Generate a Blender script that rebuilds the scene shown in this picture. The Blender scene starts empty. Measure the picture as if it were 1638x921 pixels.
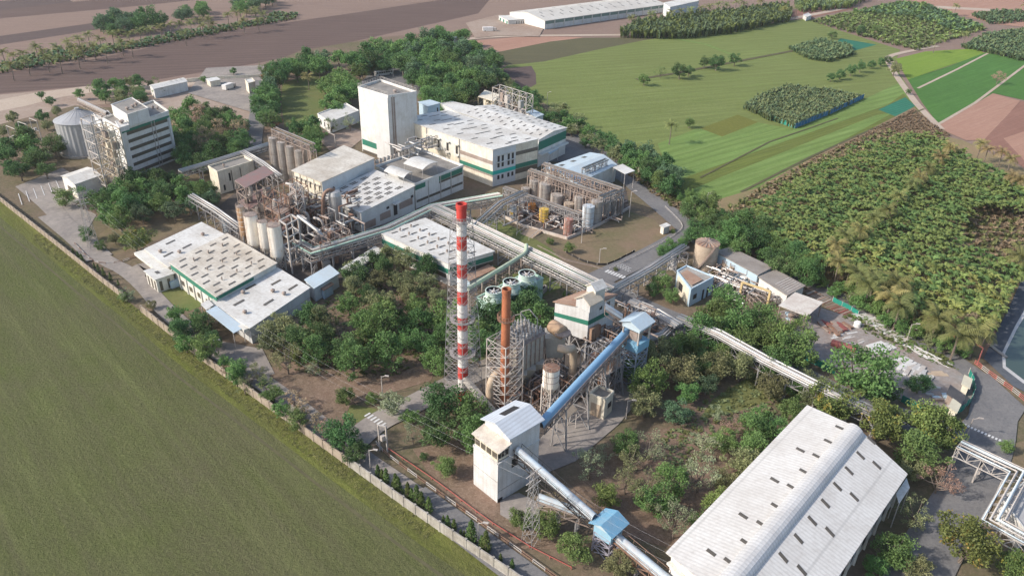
import bpy, math, random
from math import sin, cos, pi, radians, hypot, atan2, sqrt
from mathutils import Vector, Matrix
random.seed(7)
sc = bpy.context.scene
COL = sc.collection
# ------------------------------------------------------------------ camera
W, HH, F, CAMH = 1638.0, 921.0, 1225.4, 100.0
PITCH, ROLL = radians(28.6), radians(-1.5)
cam = bpy.data.objects.new('camera', bpy.data.cameras.new('camera'))
COL.objects.link(cam)
cam.data.sensor_width = 36.0
cam.data.lens = F / W * 36.0
cam.data.clip_start, cam.data.clip_end = 1.0, 9000.0
cam.matrix_world = Matrix.Translation((0, 0, CAMH)) @ Matrix.Rotation(pi/2 - PITCH, 4, 'X') @ Matrix.Rotation(-ROLL, 4, 'Z')
sc.camera = cam
# ------------------------------------------------------------------ light
SUN_EL, SUN_VEC = radians(34), Vector((-0.955, -0.29, 0)).normalized()
world = bpy.data.worlds.new("World"); sc.world = world; world.use_nodes = True
wn = world.node_tree
sky = wn.nodes.new('ShaderNodeTexSky'); sky.sky_type = 'NISHITA'; sky.sun_disc = False
sky.sun_elevation = SUN_EL
sky.sun_rotation = atan2(SUN_VEC.x, SUN_VEC.y)
sky.air_density, sky.dust_density = 1.0, 2.0
wn.links.new(sky.outputs[0], wn.nodes['Background'].inputs[0])
wn.nodes['Background'].inputs[1].default_value = 0.15
sl = bpy.data.lights.new('sun', 'SUN'); sl.energy = 3.35; sl.angle = radians(2.0); sl.color = (1.0, 0.915, 0.82)
so = bpy.data.objects.new('sun', sl); COL.objects.link(so)
sd = Vector((SUN_VEC.x*cos(SUN_EL), SUN_VEC.y*cos(SUN_EL), sin(SUN_EL)))
so.rotation_euler = sd.to_track_quat('Z', 'Y').to_euler()
so.location = (-200, 100, 300)
sc.view_settings.view_transform = 'Standard'
sc.view_settings.look = 'None'
sc.view_settings.exposure = 0.56
sc.view_settings.gamma = 1.0
sc.cycles.max_bounces = 5
sc.cycles.diffuse_bounces = 3
sc.cycles.volume_bounces = 0
# ------------------------------------------------------------------ survey helpers: photo position -> point in the world
def ray(px, py):
    x, y = px - W/2, py - HH/2
    c, s = cos(ROLL), sin(ROLL)
    x, y = c*x - s*y, s*x + c*y
    return (x, F*cos(PITCH) - y*sin(PITCH), -F*sin(PITCH) - y*cos(PITCH))
def P(px, py, z=0.0):
    d = ray(px, py); t = (z - CAMH)/d[2]
    return Vector((d[0]*t, d[1]*t, z))
def hgt(base, top):
    b = P(*base); d = ray(*top)
    return CAMH + d[2]*hypot(b.x, b.y)/hypot(d[0], d[1])
def mpp(p):                      # metres per photo pixel at a point
    return (Vector(p) - Vector((0, 0, CAMH))).length / F
# ------------------------------------------------------------------ mesh builder
WO = {}
class MB:
    def __init__(s): s.v, s.f, s.m = [], [], []
    def poly(s, pts, m=0):
        n = len(s.v); s.v += [tuple(p) for p in pts]; s.f.append(tuple(range(n, n+len(pts)))); s.m.append(m)
    def hexa(s, b, t, m=0):       # bottom 4, top 4
        n = len(s.v); s.v += [tuple(p) for p in b] + [tuple(p) for p in t]
        k = len(b)
        s.f.append(tuple(n+i for i in reversed(range(k)))); s.m.append(m)
        s.f.append(tuple(n+k+i for i in range(k))); s.m.append(m)
        for i in range(k):
            j = (i+1) % k
            s.f.append((n+i, n+j, n+k+j, n+k+i)); s.m.append(m)
    def prism(s, pts, z0, z1, m=0):
        if sum(pts[i][0]*pts[(i+1)%len(pts)][1]-pts[(i+1)%len(pts)][0]*pts[i][1] for i in range(len(pts))) < 0: pts = pts[::-1]
        s.hexa([(p[0], p[1], z0) for p in pts], [(p[0], p[1], z1) for p in pts], m)
    def box(s, c, d, a=0.0, m=0):   # centre, size, yaw
        ca, sa = cos(a), sin(a); x, y, z = d[0]/2, d[1]/2, d[2]/2
        q = [(c[0]+ca*u-sa*w, c[1]+sa*u+ca*w) for u, w in ((-x,-y),(x,-y),(x,y),(-x,y))]
        s.prism(q, c[2]-z, c[2]+z, m)
    def bar(s, a, b, w=0.15, h=None, m=0):    # box beam between two points
        a, b = Vector(a), Vector(b); d = b - a
        if d.length < 1e-4: return
        d.normalize(); h = h or w
        u = d.cross(Vector((0,0,1)))
        if u.length < 0.02: u = Vector((0.72, 0.69, 0))
        u.normalize(); v = u.cross(d)
        o = [u*w/2+v*h/2, -u*w/2+v*h/2, -u*w/2-v*h/2, u*w/2-v*h/2]
        s.hexa([a+k for k in o], [b+k for k in o], m)
    def tube(s, pts, r, n=8, m=0, cap=True):
        pts = [Vector(p) for p in pts]; rs = r if isinstance(r, (list, tuple)) else [r]*len(pts)
        n0 = len(s.v)
        for i, p in enumerate(pts):
            d = (pts[min(i+1, len(pts)-1)] - pts[max(i-1, 0)]).normalized()
            u = d.cross(Vector((0,0,1)))
            if u.length < 0.05: u = Vector((1,0,0))
            u.normalize(); w = d.cross(u)
            for k in range(n):
                t = 2*pi*k/n; s.v.append(tuple(p + (u*cos(t)+w*sin(t))*rs[i]))
        for i in range(len(pts)-1):
            for k in range(n):
                a, b = n0+i*n+k, n0+i*n+(k+1) % n
                s.f.append((a, b, b+n, a+n)); s.m.append(m)
        if cap:
            s.f.append(tuple(n0+k for k in range(n))); s.m.append(m)
            s.f.append(tuple(n0+(len(pts)-1)*n+k for k in range(n))); s.m.append(m)
    def lathe(s, c, prof, n=24, m=0):          # prof [(r,z)...] about vertical axis
        n0 = len(s.v); 
        for r, z in prof:
            for k in range(n):
                t = 2*pi*k/n; s.v.append((c[0]+r*cos(t), c[1]+r*sin(t), c[2]+z))
        for i in range(len(prof)-1):
            for k in range(n):
                a, b = n0+i*n+k, n0+i*n+(k+1) % n
                s.f.append((a, b, b+n, a+n)); s.m.append(m)
        s.f.append(tuple(n0+(len(prof)-1)*n+k for k in range(n))); s.m.append(m)
    def build(s, name, mats, parent=None, smooth=False, label=None):
        if not isinstance(mats, (list, tuple)): mats = [mats]
        o0 = WO.get(parent, Vector((0,0,0))) if parent is not None else Vector((0,0,0))
        me = bpy.data.meshes.new(name)
        me.from_pydata([(x-o0.x, y-o0.y, z-o0.z) for x, y, z in s.v], [], s.f)
        for k in mats: me.materials.append(k)
        if len(mats) > 1: me.polygons.foreach_set('material_index', s.m)
        if smooth: me.polygons.foreach_set('use_smooth', [True]*len(s.f))
        me.update()
        o = bpy.data.objects.new(name, me); COL.objects.link(o)
        if parent is not None: o.parent = parent
        WO[o] = o0
        if label: o['label'] = label
        return o
def tag(o, label=None, cat=None, group=None, kind=None):
    if label: o['label'] = label
    if cat: o['category'] = cat
    if group: o['group'] = group
    if kind: o['kind'] = kind
    return o
def thing(name, label, cat, loc, group=None):
    o = bpy.data.objects.new(name, None); COL.objects.link(o)
    o.empty_display_size = 1.0
    o.location = loc; WO[o] = Vector(loc)
    return tag(o, label, cat, group)
def share(src, name, parent, loc, rotz=0.0, sca=(1,1,1)):     # a part that shares mesh data
    o = bpy.data.objects.new(name, src.data); COL.objects.link(o); o.parent = parent
    o.location = Vector(loc) - WO.get(parent, Vector((0,0,0))); o.rotation_euler.z = rotz; o.scale = sca
    return o
def copy_thing(root, loc, rotz, sca, label, group):
    r = root.copy(); COL.objects.link(r); r.location = loc; r.rotation_euler.z = rotz; r.scale = sca
    tag(r, label, None, group)
    for ch in root.children:
        c = ch.copy(); COL.objects.link(c); c.parent = r
    return r
# ------------------------------------------------------------------ materials
def newmat(name):
    m = bpy.data.materials.new(name); m.use_nodes = True
    return m, m.node_tree, m.node_tree.nodes['Principled BSDF']
def N(nt, t, **kw):
    n = nt.nodes.new(t)
    for k, v in kw.items(): setattr(n, k, v)
    return n
def noise(nt, vec, scale, detail=4, rough=0.6, dist=0.0):
    n = N(nt, 'ShaderNodeTexNoise'); n.inputs['Scale'].default_value = scale; n.inputs['Detail'].default_value = detail
    n.inputs['Roughness'].default_value = rough; n.inputs['Distortion'].default_value = dist
    nt.links.new(vec, n.inputs['Vector']); return n.outputs['Fac']
def mapping(nt, vec, rot=0.0, scale=(1,1,1)):
    # rotate first, then stretch
    r = N(nt, 'ShaderNodeMapping'); r.inputs['Rotation'].default_value = (0, 0, rot); nt.links.new(vec, r.inputs['Vector'])
    m = N(nt, 'ShaderNodeMapping'); m.inputs['Scale'].default_value = scale; nt.links.new(r.outputs[0], m.inputs['Vector'])
    return m.outputs[0]
def ramp(nt, fac, lo, hi):
    r = N(nt, 'ShaderNodeMapRange'); r.inputs['From Min'].default_value = lo; r.inputs['From Max'].default_value = hi
    nt.links.new(fac, r.inputs['Value']); return r.outputs[0]
def mix(nt, fac, a, b, mode='MIX'):
    m = N(nt, 'ShaderNodeMix', data_type='RGBA', blend_type=mode)
    if isinstance(fac, (int, float)): m.inputs[0].default_value = fac
    else: nt.links.new(fac, m.inputs[0])
    for i, c in ((6, a), (7, b)):
        if isinstance(c, tuple): m.inputs[i].default_value = (*c, 1) if len(c) == 3 else c
        else: nt.links.new(c, m.inputs[i])
    return m.outputs[2]
def bump(nt, bsdf, h, strength, dist=0.1):
    b = N(nt, 'ShaderNodeBump'); b.inputs['Strength'].default_value = strength; b.inputs['Distance'].default_value = dist
    nt.links.new(h, b.inputs['Height']); nt.links.new(b.outputs[0], bsdf.inputs['Normal'])
def mul(nt, a, b):
    m = N(nt, 'ShaderNodeMath', operation='MULTIPLY')
    for i, c in enumerate((a, b)):
        if isinstance(c, (int, float)): m.inputs[i].default_value = c
        else: nt.links.new(c, m.inputs[i])
    return m.outputs[0]
MC = {}
def weather(name, base, stain=(0.25,0.2,0.15), amt=0.5, scale=0.35, streak=True, rough=0.7, metal=0.0, rust=0.0, corr=None, rustcol=(0.22,0.08,0.03), yaw=0.0, ribs=None):
    """painted or sheet surface with dirt blotches, run-down streaks and, optionally, rust and corrugation"""
    if name in MC: return MC[name]
    m, nt, b = newmat(name)
    co = N(nt, 'ShaderNodeNewGeometry').outputs['Position']
    n1 = ramp(nt, noise(nt, co, scale, 6, 0.65), 0.42, 0.75)
    c = mix(nt, mul(nt, n1, amt), base, stain)
    if streak:
        n2 = ramp(nt, noise(nt, mapping(nt, co, 0, (1.6, 1.6, 0.07)), 1.0, 5, 0.7), 0.48, 0.80)
        c = mix(nt, mul(nt, n2, amt*0.9), c, stain)
    n3 = noise(nt, co, scale*12, 4, 0.7)
    c = mix(nt, mul(nt, ramp(nt, n3, 0.45, 0.72), 0.5*min(1, amt*1.6)), c, stain)
    if rust > 0:
        n4 = ramp(nt, noise(nt, mapping(nt, co, 0, (1, 1, 0.4)), 0.55, 7, 0.72), 0.62-0.22*rust, 0.78-0.2*rust)
        c = mix(nt, n4, c, rustcol)
    if ribs:      # (period in metres, direction, depth of the joint shade), any number of sets
        for per, ry, dep, sharp in ribs:
            w = N(nt, 'ShaderNodeTexWave', wave_type='BANDS', bands_direction='X'); w.inputs['Scale'].default_value = .314/per
            nt.links.new(mapping(nt, co, ry), w.inputs['Vector'])
            c = mix(nt, mul(nt, ramp(nt, w.outputs['Fac'], sharp, 1.0), dep), c, tuple(x*.45 for x in base))
    nt.links.new(c, b.inputs['Base Color'])
    b.inputs['Roughness'].default_value = rough; b.inputs['Metallic'].default_value = metal
    if corr:
        w = N(nt, 'ShaderNodeTexWave', wave_type='BANDS', bands_direction='X'); w.inputs['Scale'].default_value = corr[0]
        nt.links.new(mapping(nt, co, corr[1]), w.inputs['Vector'])
        bump(nt, b, w.outputs['Fac'], 0.5, corr[2] if len(corr) > 2 else 0.08)
    MC[name] = m
    return m
def soil(name, c1, c2, c3, big=0.02, fine=1.2, rowdir=None, rowscale=0.6, rowamt=0.3, streakdir=None, bmp=0.3, bigamt=0.8, speck=0.25, stk=0.55, fleck=0.0):
    """ground cover: two tones in broad patches, fine speckle of a third, optional crop rows and long streaks"""
    m, nt, b = newmat(name)
    co = N(nt, 'ShaderNodeTexCoord').outputs['Object']
    c = mix(nt, mul(nt, ramp(nt, noise(nt, co, big, 8, 0.65, 0.4), 0.35, 0.65), bigamt), c1, c2)
    f = noise(nt, co, fine, 5, 0.7)
    c = mix(nt, mul(nt, ramp(nt, noise(nt, co, fine*1.7, 4, 0.75), 0.52, 0.30), speck), c, tuple(x*.55 for x in c1))
    c = mix(nt, mul(nt, ramp(nt, f, 0.45, 0.8), 0.7), c, c3)
    if fleck:
        c = mix(nt, mul(nt, ramp(nt, noise(nt, co, fine*2.6, 3, 0.8), 0.58, 0.72), fleck), c, tuple(min(1, x*1.75) for x in c3))
        c = mix(nt, mul(nt, ramp(nt, noise(nt, mapping(nt, co, 0.7, (1,1,1)), fine*2.2, 3, 0.8), 0.44, 0.32), fleck), c, tuple(x*.35 for x in c1))
    if streakdir is not None:
        s = ramp(nt, noise(nt, mapping(nt, co, streakdir, (0.02, 0.5, 1)), 1.0, 6, 0.65), 0.42, 0.7)
        c = mix(nt, mul(nt, s, stk), c, c2)
        s = ramp(nt, noise(nt, mapping(nt, co, streakdir, (0.012, 0.22, 1)), 1.7, 6, 0.65), 0.5, 0.75)
        c = mix(nt, mul(nt, s, stk), c, c3)
        s = ramp(nt, noise(nt, mapping(nt, co, streakdir, (0.05, 1.1, 1)), 1.0, 4, 0.7), 0.55, 0.35)
        c = mix(nt, mul(nt, s, stk*.5), c, tuple(x*.6 for x in c1))
    if rowdir is not None:
        w = N(nt, 'ShaderNodeTexWave', wave_type='BANDS', bands_direction='Y'); w.inputs['Scale'].default_value = rowscale
        w.inputs['Distortion'].default_value = 1.2; w.inputs['Detail'].default_value = 3; w.inputs['Detail Scale'].default_value = 0.3
        nt.links.new(mapping(nt, co, rowdir), w.inputs['Vector'])
        c = mix(nt, mul(nt, w.outputs['Fac'], rowamt), c, tuple(x*0.62 for x in c2))
    nt.links.new(c, b.inputs['Base Color']); b.inputs['Roughness'].default_value = 0.95
    b.inputs['Specular IOR Level'].default_value = 0.1
    bump(nt, b, f, bmp, 0.5)
    return m
def leafmat(name, c1, c2, var=0.25, flower=None, famt=0.1):
    m, nt, b = newmat(name)
    co = N(nt, 'ShaderNodeTexCoord').outputs['Object']
    n = ramp(nt, noise(nt, co, 0.45, 3, 0.6), 0.35, 0.65)
    c = mix(nt, n, c1, c2)
    n2 = noise(nt, co, 5.0, 2, 0.5)
    c = mix(nt, mul(nt, ramp(nt, n2, 0.4, 0.75), 0.5), c, tuple(min(1, x*1.7) for x in c2))
    if flower:
        n3 = ramp(nt, noise(nt, co, 1.6, 3, 0.7), 0.66-famt, 0.70-famt)
        c = mix(nt, n3, c, flower)
    oi = N(nt, 'ShaderNodeObjectInfo')
    hs = N(nt, 'ShaderNodeHueSaturation')
    nt.links.new(c, hs.inputs['Color'])
    nt.links.new(ramp2(nt, oi.outputs['Random'], 0.5-0.035, 0.5+0.02), hs.inputs['Hue'])
    mm = N(nt, 'ShaderNodeMath', operation='MULTIPLY'); mm.inputs[1].default_value = 7.31
    nt.links.new(oi.outputs['Random'], mm.inputs[0])
    fr = N(nt, 'ShaderNodeMath', operation='FRACT'); nt.links.new(mm.outputs[0], fr.inputs[0])
    nt.links.new(ramp2(nt, fr.outputs[0], 1-var, 1+var), hs.inputs['Value'])
    hs.inputs['Saturation'].default_value = 0.95
    nt.links.new(hs.outputs[0], b.inputs['Base Color'])
    b.inputs['Roughness'].default_value = 0.65; b.inputs['Specular IOR Level'].default_value = 0.25
    # thin leaves let some light through
    tr = N(nt, 'ShaderNodeBsdfTranslucent'); nt.links.new(hs.outputs[0], tr.inputs['Color'])
    ms = N(nt, 'ShaderNodeMixShader'); ms.inputs[0].default_value = 0.25
    out = nt.nodes['Material Output']
    nt.links.new(b.outputs[0], ms.inputs[1]); nt.links.new(tr.outputs[0], ms.inputs[2]); nt.links.new(ms.outputs[0], out.inputs['Surface'])
    return m
def ramp2(nt, fac, lo, hi):
    r = N(nt, 'ShaderNodeMapRange'); r.inputs['To Min'].default_value = lo; r.inputs['To Max'].default_value = hi
    nt.links.new(fac, r.inputs['Value']); return r.outputs[0]
YAW = radians(47.5)          # direction of the long axes of the plant
wallw = weather('white_painted_wall', (0.68,0.68,0.655), (0.36,0.32,0.25), 0.45)
wallc = weather('cream_painted_wall', (0.74,0.69,0.56), (0.30,0.22,0.14), 0.45)
wallg = weather('grey_sheet_wall', (0.60,0.63,0.64), (0.36,0.34,0.31), 0.35)
wallb = weather('pale_blue_wall', (0.42,0.56,0.66), (0.3,0.3,0.28), 0.4)
cladw = weather('white_sheet_cladding', (0.62,0.63,0.63), (0.36,0.31,0.26), 0.5, ribs=((1.1,-YAW,.14,.6),(1.1,-YAW+pi/2,.14,.6)))
roofw = weather('white_sheet_roof', (0.62,0.62,0.59), (0.30,0.26,0.21), 0.6, scale=0.10, streak=False, ribs=((.9,-YAW+pi/2,.12,.5),(6.0,-YAW,.22,.985)))
roofd = weather('weathered_white_roof', (0.60,0.57,0.50), (0.25,0.19,0.13), 0.8, scale=0.09, streak=False, ribs=((.9,-YAW+pi/2,.15,.5),(6.0,-YAW,.3,.985)))
roofb = weather('pale_blue_sheet_roof', (0.42,0.52,0.58), (0.35,0.33,0.3), 0.4, scale=0.15, streak=False)
roofbr = weather('bright_blue_sheet_roof', (0.15,0.36,0.52), (0.28,0.34,0.38), 0.45, scale=0.6, streak=False, corr=(2.0, YAW))
rooff = weather('flat_concrete_roof', (0.27,0.25,0.22), (0.09,0.08,0.07), 0.7, scale=0.2, streak=False)
roofr = weather('rusty_sheet_roof', (0.36,0.24,0.17), (0.16,0.09,0.06), 0.7, scale=0.3, streak=False, rust=0.35)
roofg = weather('grey_asbestos_roof', (0.30,0.27,0.24), (0.15,0.12,0.10), 0.6, scale=0.3, streak=False, corr=(1.6, YAW))
green = weather('dark_green_paint', (0.015,0.17,0.11), (0.06,0.12,0.09), 0.4)
teal = weather('bright_teal_paint', (0.01,0.42,0.36), (0.03,0.3,0.25), 0.3)
darkw = weather('dusty_dark_glazing', (0.085,0.075,0.06), (0.14,0.12,0.095), 0.5, rough=0.35)
blackm = weather('dark_opening', (0.02,0.02,0.02), (0.05,0.04,0.04), 0.4)
steel = weather('galvanised_steel', (0.31,0.31,0.31), (0.24,0.19,0.16), 0.5, rough=0.5)
steelw = weather('pale_painted_steel', (0.49,0.47,0.44), (0.28,0.20,0.15), 0.55, rough=0.6)
steelr = weather('rusty_steel', (0.27,0.17,0.12), (0.14,0.07,0.045), 0.7, rust=0.4)
steelb = weather('weathered_brown_steel', (0.34,0.28,0.24), (0.16,0.10,0.075), 0.6)
alum = weather('dull_aluminium_lagging', (0.44,0.44,0.43), (0.28,0.25,0.22), 0.45, rough=0.4, metal=0.3)
pgreen = weather('pale_green_pipe_paint', (0.42,0.50,0.36), (0.2,0.19,0.15), 0.45)
cteal = weather('faded_teal_panel', (0.38,0.58,0.48), (0.33,0.36,0.3), 0.45, corr=(3.0, YAW))
blue = weather('blue_conveyor_paint', (0.17,0.33,0.50), (0.25,0.33,0.40), 0.4, scale=0.2, streak=False)
bluew = weather('faded_blue_conveyor_paint', (0.40,0.50,0.57), (0.36,0.30,0.26), 0.75, scale=0.5, streak=False)
tankg = weather('stainless_tank_shell', (0.47,0.44,0.40), (0.20,0.16,0.13), 0.65, rough=0.5, metal=0.15)
tankb = weather('beige_tank_shell', (0.46,0.38,0.29), (0.24,0.17,0.12), 0.6)
silow = weather('white_rusted_silo_paint', (0.80,0.77,0.70), (0.50,0.36,0.22), 0.35, rust=0.12, rustcol=(0.45,0.22,0.08))
concr = weather('stained_concrete', (0.36,0.34,0.31), (0.16,0.14,0.12), 0.6)
concl = weather('pale_wall_concrete', (0.40,0.38,0.34), (0.13,0.11,0.09), 0.75, scale=0.5)
espm = weather('grey_green_precipitator_sheet', (0.47,0.45,0.39), (0.26,0.21,0.16), 0.5)
tan = weather('tan_lagging', (0.46,0.37,0.27), (0.24,0.14,0.09), 0.42, rust=0.12)
orange = weather('orange_tank_paint', (0.62,0.25,0.05), (0.3,0.12,0.04), 0.5)
yellow = weather('yellow_tank_paint', (0.72,0.48,0.08), (0.4,0.25,0.08), 0.4)
ltblue = weather('pale_blue_tank_paint', (0.50,0.58,0.63), (0.35,0.30,0.26), 0.55)
redp = weather('red_chimney_paint', (0.52,0.045,0.035), (0.25,0.05,0.04), 0.4)
whtp = weather('white_chimney_paint', (0.72,0.71,0.69), (0.4,0.35,0.3), 0.45)
rustc = weather('rust_brown_chimney', (0.42,0.15,0.07), (0.2,0.06,0.03), 0.7, rust=0.3)
netb = weather('blue_shade_net', (0.02,0.15,0.30), (0.03,0.10,0.2), 0.4)
nett = weather('green_shade_net', (0.01,0.22,0.16), (0.02,0.12,0.1), 0.4)
barkm = weather('tree_bark', (0.20,0.16,0.13), (0.09,0.07,0.05), 0.6, scale=2.0)
wirem = weather('bare_wire', (0.45,0.45,0.46), (0.3,0.3,0.3), 0.2, rough=0.4)
ORD = ['first','second','third','fourth','fifth','sixth','seventh','eighth','ninth','tenth','eleventh','twelfth','thirteenth','fourteenth','fifteenth','sixteenth','seventeenth','eighteenth','nineteenth','twentieth','twenty-first','twenty-second','twenty-third']
def p_lab(t, fmt, i): t['label'] = fmt % ORD[i]
# ------------------------------------------------------------------ ground, fields, roads
LEVEL = [0.0]
def sheet(name, px, mat, z=None, world_pts=False, dense=0):
    LEVEL[0] += 0.006
    z = LEVEL[0] if z is None else z
    m = MB(); m.poly([(p[0], p[1], z) if world_pts else (*P(*p)[:2], z) for p in px])
    o = m.build(name, mat); bm_fix(o); tag(o, kind='structure'); return o
import bmesh
def bm_fix(o):
    bm = bmesh.new(); bm.from_mesh(o.data); bmesh.ops.triangulate(bm, faces=bm.faces); bmesh.ops.recalc_face_normals(bm, faces=bm.faces)
    if sum(f.normal.z*f.calc_area() for f in bm.faces) < 0: bmesh.ops.reverse_faces(bm, faces=bm.faces)
    bm.to_mesh(o.data); bm.free()
RD = radians
purple = soil('ploughed_dark_soil', (0.141,0.100,0.087), (0.111,0.078,0.069), (0.186,0.137,0.113), 0.01, 0.6, streakdir=RD(-14), rowdir=RD(-14), rowscale=.05, rowamt=.3, bmp=0.3, stk=.8)
purplel = soil('dry_pinkish_soil', (0.237,0.172,0.138), (0.189,0.134,0.111), (0.285,0.211,0.169), 0.008, 0.4, streakdir=RD(-14), bmp=0.15)
purpled = soil('dark_violet_soil', (0.115,0.087,0.080), (0.092,0.068,0.064), (0.146,0.112,0.097), 0.01, 0.4, streakdir=RD(-14), bmp=0.15)
sandy = soil('sandy_yard', (0.326,0.262,0.213), (0.236,0.163,0.123), (0.398,0.334,0.285), 0.03, 0.5)
sandr = soil('pale_dirt_track', (0.42,0.35,0.28), (0.36,0.28,0.22), (0.5,0.42,0.35), 0.05, 0.8)
dirt = soil('plant_yard_earth', (0.17,0.125,0.095), (0.10,0.105,0.05), (0.25,0.18,0.13), 0.045, 0.9, bigamt=0.9, fleck=0.3, speck=.4)
litter = soil('leaf_litter_earth', (0.20,0.135,0.10), (0.13,0.105,0.07), (0.32,0.24,0.18), 0.08, 1.2, fleck=0.6, speck=.4)
fieldg = soil('near_field_grass', (0.094,0.113,0.036), (0.115,0.102,0.064), (0.185,0.202,0.079), 0.03, 2.0, streakdir=RD(46), bmp=0.9, bigamt=0.7, speck=0.5, stk=0.45, fleck=0.6)
verge = soil('bright_verge_grass', (0.122,0.145,0.031), (0.106,0.106,0.044), (0.203,0.214,0.065), 0.08, 1.8, streakdir=RD(46), bmp=0.8, speck=0.4, stk=0.7, fleck=0.5)
greenf = soil('light_green_field', (0.163,0.211,0.064), (0.134,0.157,0.051), (0.216,0.255,0.091), 0.012, 0.5, streakdir=RD(-22), rowdir=RD(-22), rowscale=0.045, rowamt=0.16, bmp=0.5, stk=0.8, fleck=0.3)
greenb = soil('bright_green_field', (0.160,0.254,0.070), (0.129,0.184,0.051), (0.224,0.314,0.106), 0.02, 0.6, streakdir=RD(-38), rowdir=RD(-38), rowscale=0.07, rowamt=0.25, stk=0.8, fleck=0.3)
greend = soil('olive_green_field', (0.130,0.169,0.037), (0.113,0.133,0.040), (0.183,0.215,0.056), 0.02, 0.6, streakdir=RD(-38), rowdir=RD(-38), rowscale=0.16, rowamt=0.25, stk=0.8, fleck=0.3)
olive = soil('olive_crop', (0.149,0.155,0.034), (0.120,0.133,0.038), (0.199,0.199,0.050), 0.03, 0.7, rowdir=RD(30), rowscale=0.2)
olived = soil('dark_olive_fallow', (0.11,0.105,0.055), (0.09,0.085,0.055), (0.14,0.13,0.07), 0.01, 0.5, streakdir=RD(-14))
rice = soil('rice_green', (0.069,0.168,0.037), (0.056,0.128,0.032), (0.103,0.210,0.057), 0.03, 0.5, streakdir=RD(-40), bmp=0.2)
ricel = soil('light_rice_green', (0.169,0.257,0.038), (0.126,0.203,0.033), (0.221,0.290,0.056), 0.03, 0.5, streakdir=RD(-40))
redsoil = soil('red_soil', (0.359,0.213,0.159), (0.296,0.169,0.123), (0.412,0.267,0.203), 0.02, 0.5, streakdir=RD(-40), bmp=0.15)
redsoild = soil('dark_red_soil', (0.252,0.138,0.106), (0.215,0.116,0.088), (0.297,0.169,0.133), 0.02, 0.5, streakdir=RD(-40))
drycrop = soil('dry_stubble', (0.27,0.20,0.12), (0.19,0.135,0.085), (0.34,0.27,0.16), 0.03, 0.9, rowdir=RD(35), rowscale=0.13, rowamt=0.6)
teals = soil('blue_green_seedbed', (0.035,0.17,0.11), (0.03,0.13,0.085), (0.06,0.21,0.14), 0.05, 0.5, rowdir=RD(-38), rowscale=0.15)
lawn = soil('lawn_grass', (0.10,0.14,0.045), (0.16,0.15,0.065), (0.17,0.19,0.07), 0.06, 1.0)
lawnd = soil('dry_lawn', (0.20,0.145,0.10), (0.105,0.115,0.05), (0.24,0.185,0.12), 0.06, 1.0)
asphalt = soil('worn_asphalt', (0.135,0.135,0.14), (0.20,0.195,0.19), (0.24,0.23,0.22), 0.09, 1.1, bmp=0.1, speck=.5, fleck=.12)
concy = soil('concrete_paving', (0.30,0.27,0.24), (0.17,0.155,0.15), (0.37,0.33,0.29), 0.10, 0.7, bmp=0.1, speck=.5)
darkyard = soil('sooty_yard', (0.075,0.068,0.063), (0.12,0.10,0.085), (0.17,0.14,0.12), 0.09, 1.0)
scrapg = soil('grey_scrap_yard_ground', (0.27,0.265,0.26), (0.26,0.19,0.15), (0.37,0.36,0.35), 0.08, 1.0)
whtline = weather('white_road_paint', (0.62,0.62,0.60), (0.3,0.3,0.3), 0.4, streak=False)
g = MB(); g.poly([(-4000,-300,0),(4000,-300,0),(4000,6000,0),(-4000,6000,0)])
tag(g.build('ground', purplel), kind='structure')
# far fields top left
sheet('field_strip', [(-400,60),(160,33),(420,20),(420,-30),(900,-70),(900,-120),(-400,-90)], purplel)
sheet('field_strip', [(-300,115),(0,58),(150,37),(175,38),(160,47),(0,72),(-300,135)], purpled)
sheet('field_strip', [(-300,30),(0,2),(100,-5),(120,5),(0,17),(-300,50)], purpled)
sheet('field_strip', [(0,17),(120,3),(260,-10),(420,-25),(460,-15),(200,12),(0,30),(-300,60),(-300,45)], purple)
sheet('field_strip', [(-300,190),(0,118),(130,99),(330,58),(420,42),(560,22),(760,-8),(783,0),(765,22),(560,68),(420,100),(250,128),(0,150),(-300,225)], purple)
sheet('field_strip', [(420,42),(440,18),(600,-20),(740,-45),(900,-60),(770,-10),(600,14)], purplel)
sheet('sandy_yard', [(-200,230),(0,152),(130,140),(240,133),(300,125),(425,115),(420,200),(350,200),(300,180),(200,165),(120,170),(80,190),(0,200),(-200,300)], sandy)
sheet('dirt_track', [(-200,235),(0,160),(60,148),(140,138),(235,137),(330,124),(425,110),(426,118),(330,133),(235,146),(150,148),(100,155),(40,170),(0,178),(-200,255)], sandr)
# far right fields
sheet('ploughed_field', [(755,66),(845,58),(935,60),(880,68),(803,84)], redsoil)
sheet('fallow_field', [(795,84),(880,67),(935,61),(1062,60),(1030,66),(960,80),(870,100),(815,106),(798,104)], olived)
sheet('green_field', [(785,120),(812,105),(870,99),(960,79),(1030,65),(1070,59),(1190,44),(1290,30),(1330,45),(1440,80),(1432,100),(1440,120),(1478,180),(1270,268),(1170,330),(1090,335),(1060,300),(1040,260),(970,215),(900,190),(840,160)], greenf)
sheet('dark_soil_patch', [(806,110),(850,106),(857,118),(858,135),(840,145),(805,140)], purpled)
sheet('green_field', [(1052,230),(1110,208),(1210,196),(1265,206),(1380,160),(1445,130),(1478,180),(1270,268),(1180,318),(1090,335),(1075,290)], greenb)
sheet('green_field', [(1080,290),(1190,250),(1330,200),(1420,168),(1445,150),(1475,182),(1270,268),(1180,318),(1092,335)], greend)
sheet('green_field', [(1088,312),(1150,285),(1300,225),(1400,185),(1430,180),(1270,268),(1180,320),(1092,335)], greenb)
sheet('crop_patch', [(1120,206),(1180,184),(1213,196),(1155,219)], olive)
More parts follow.
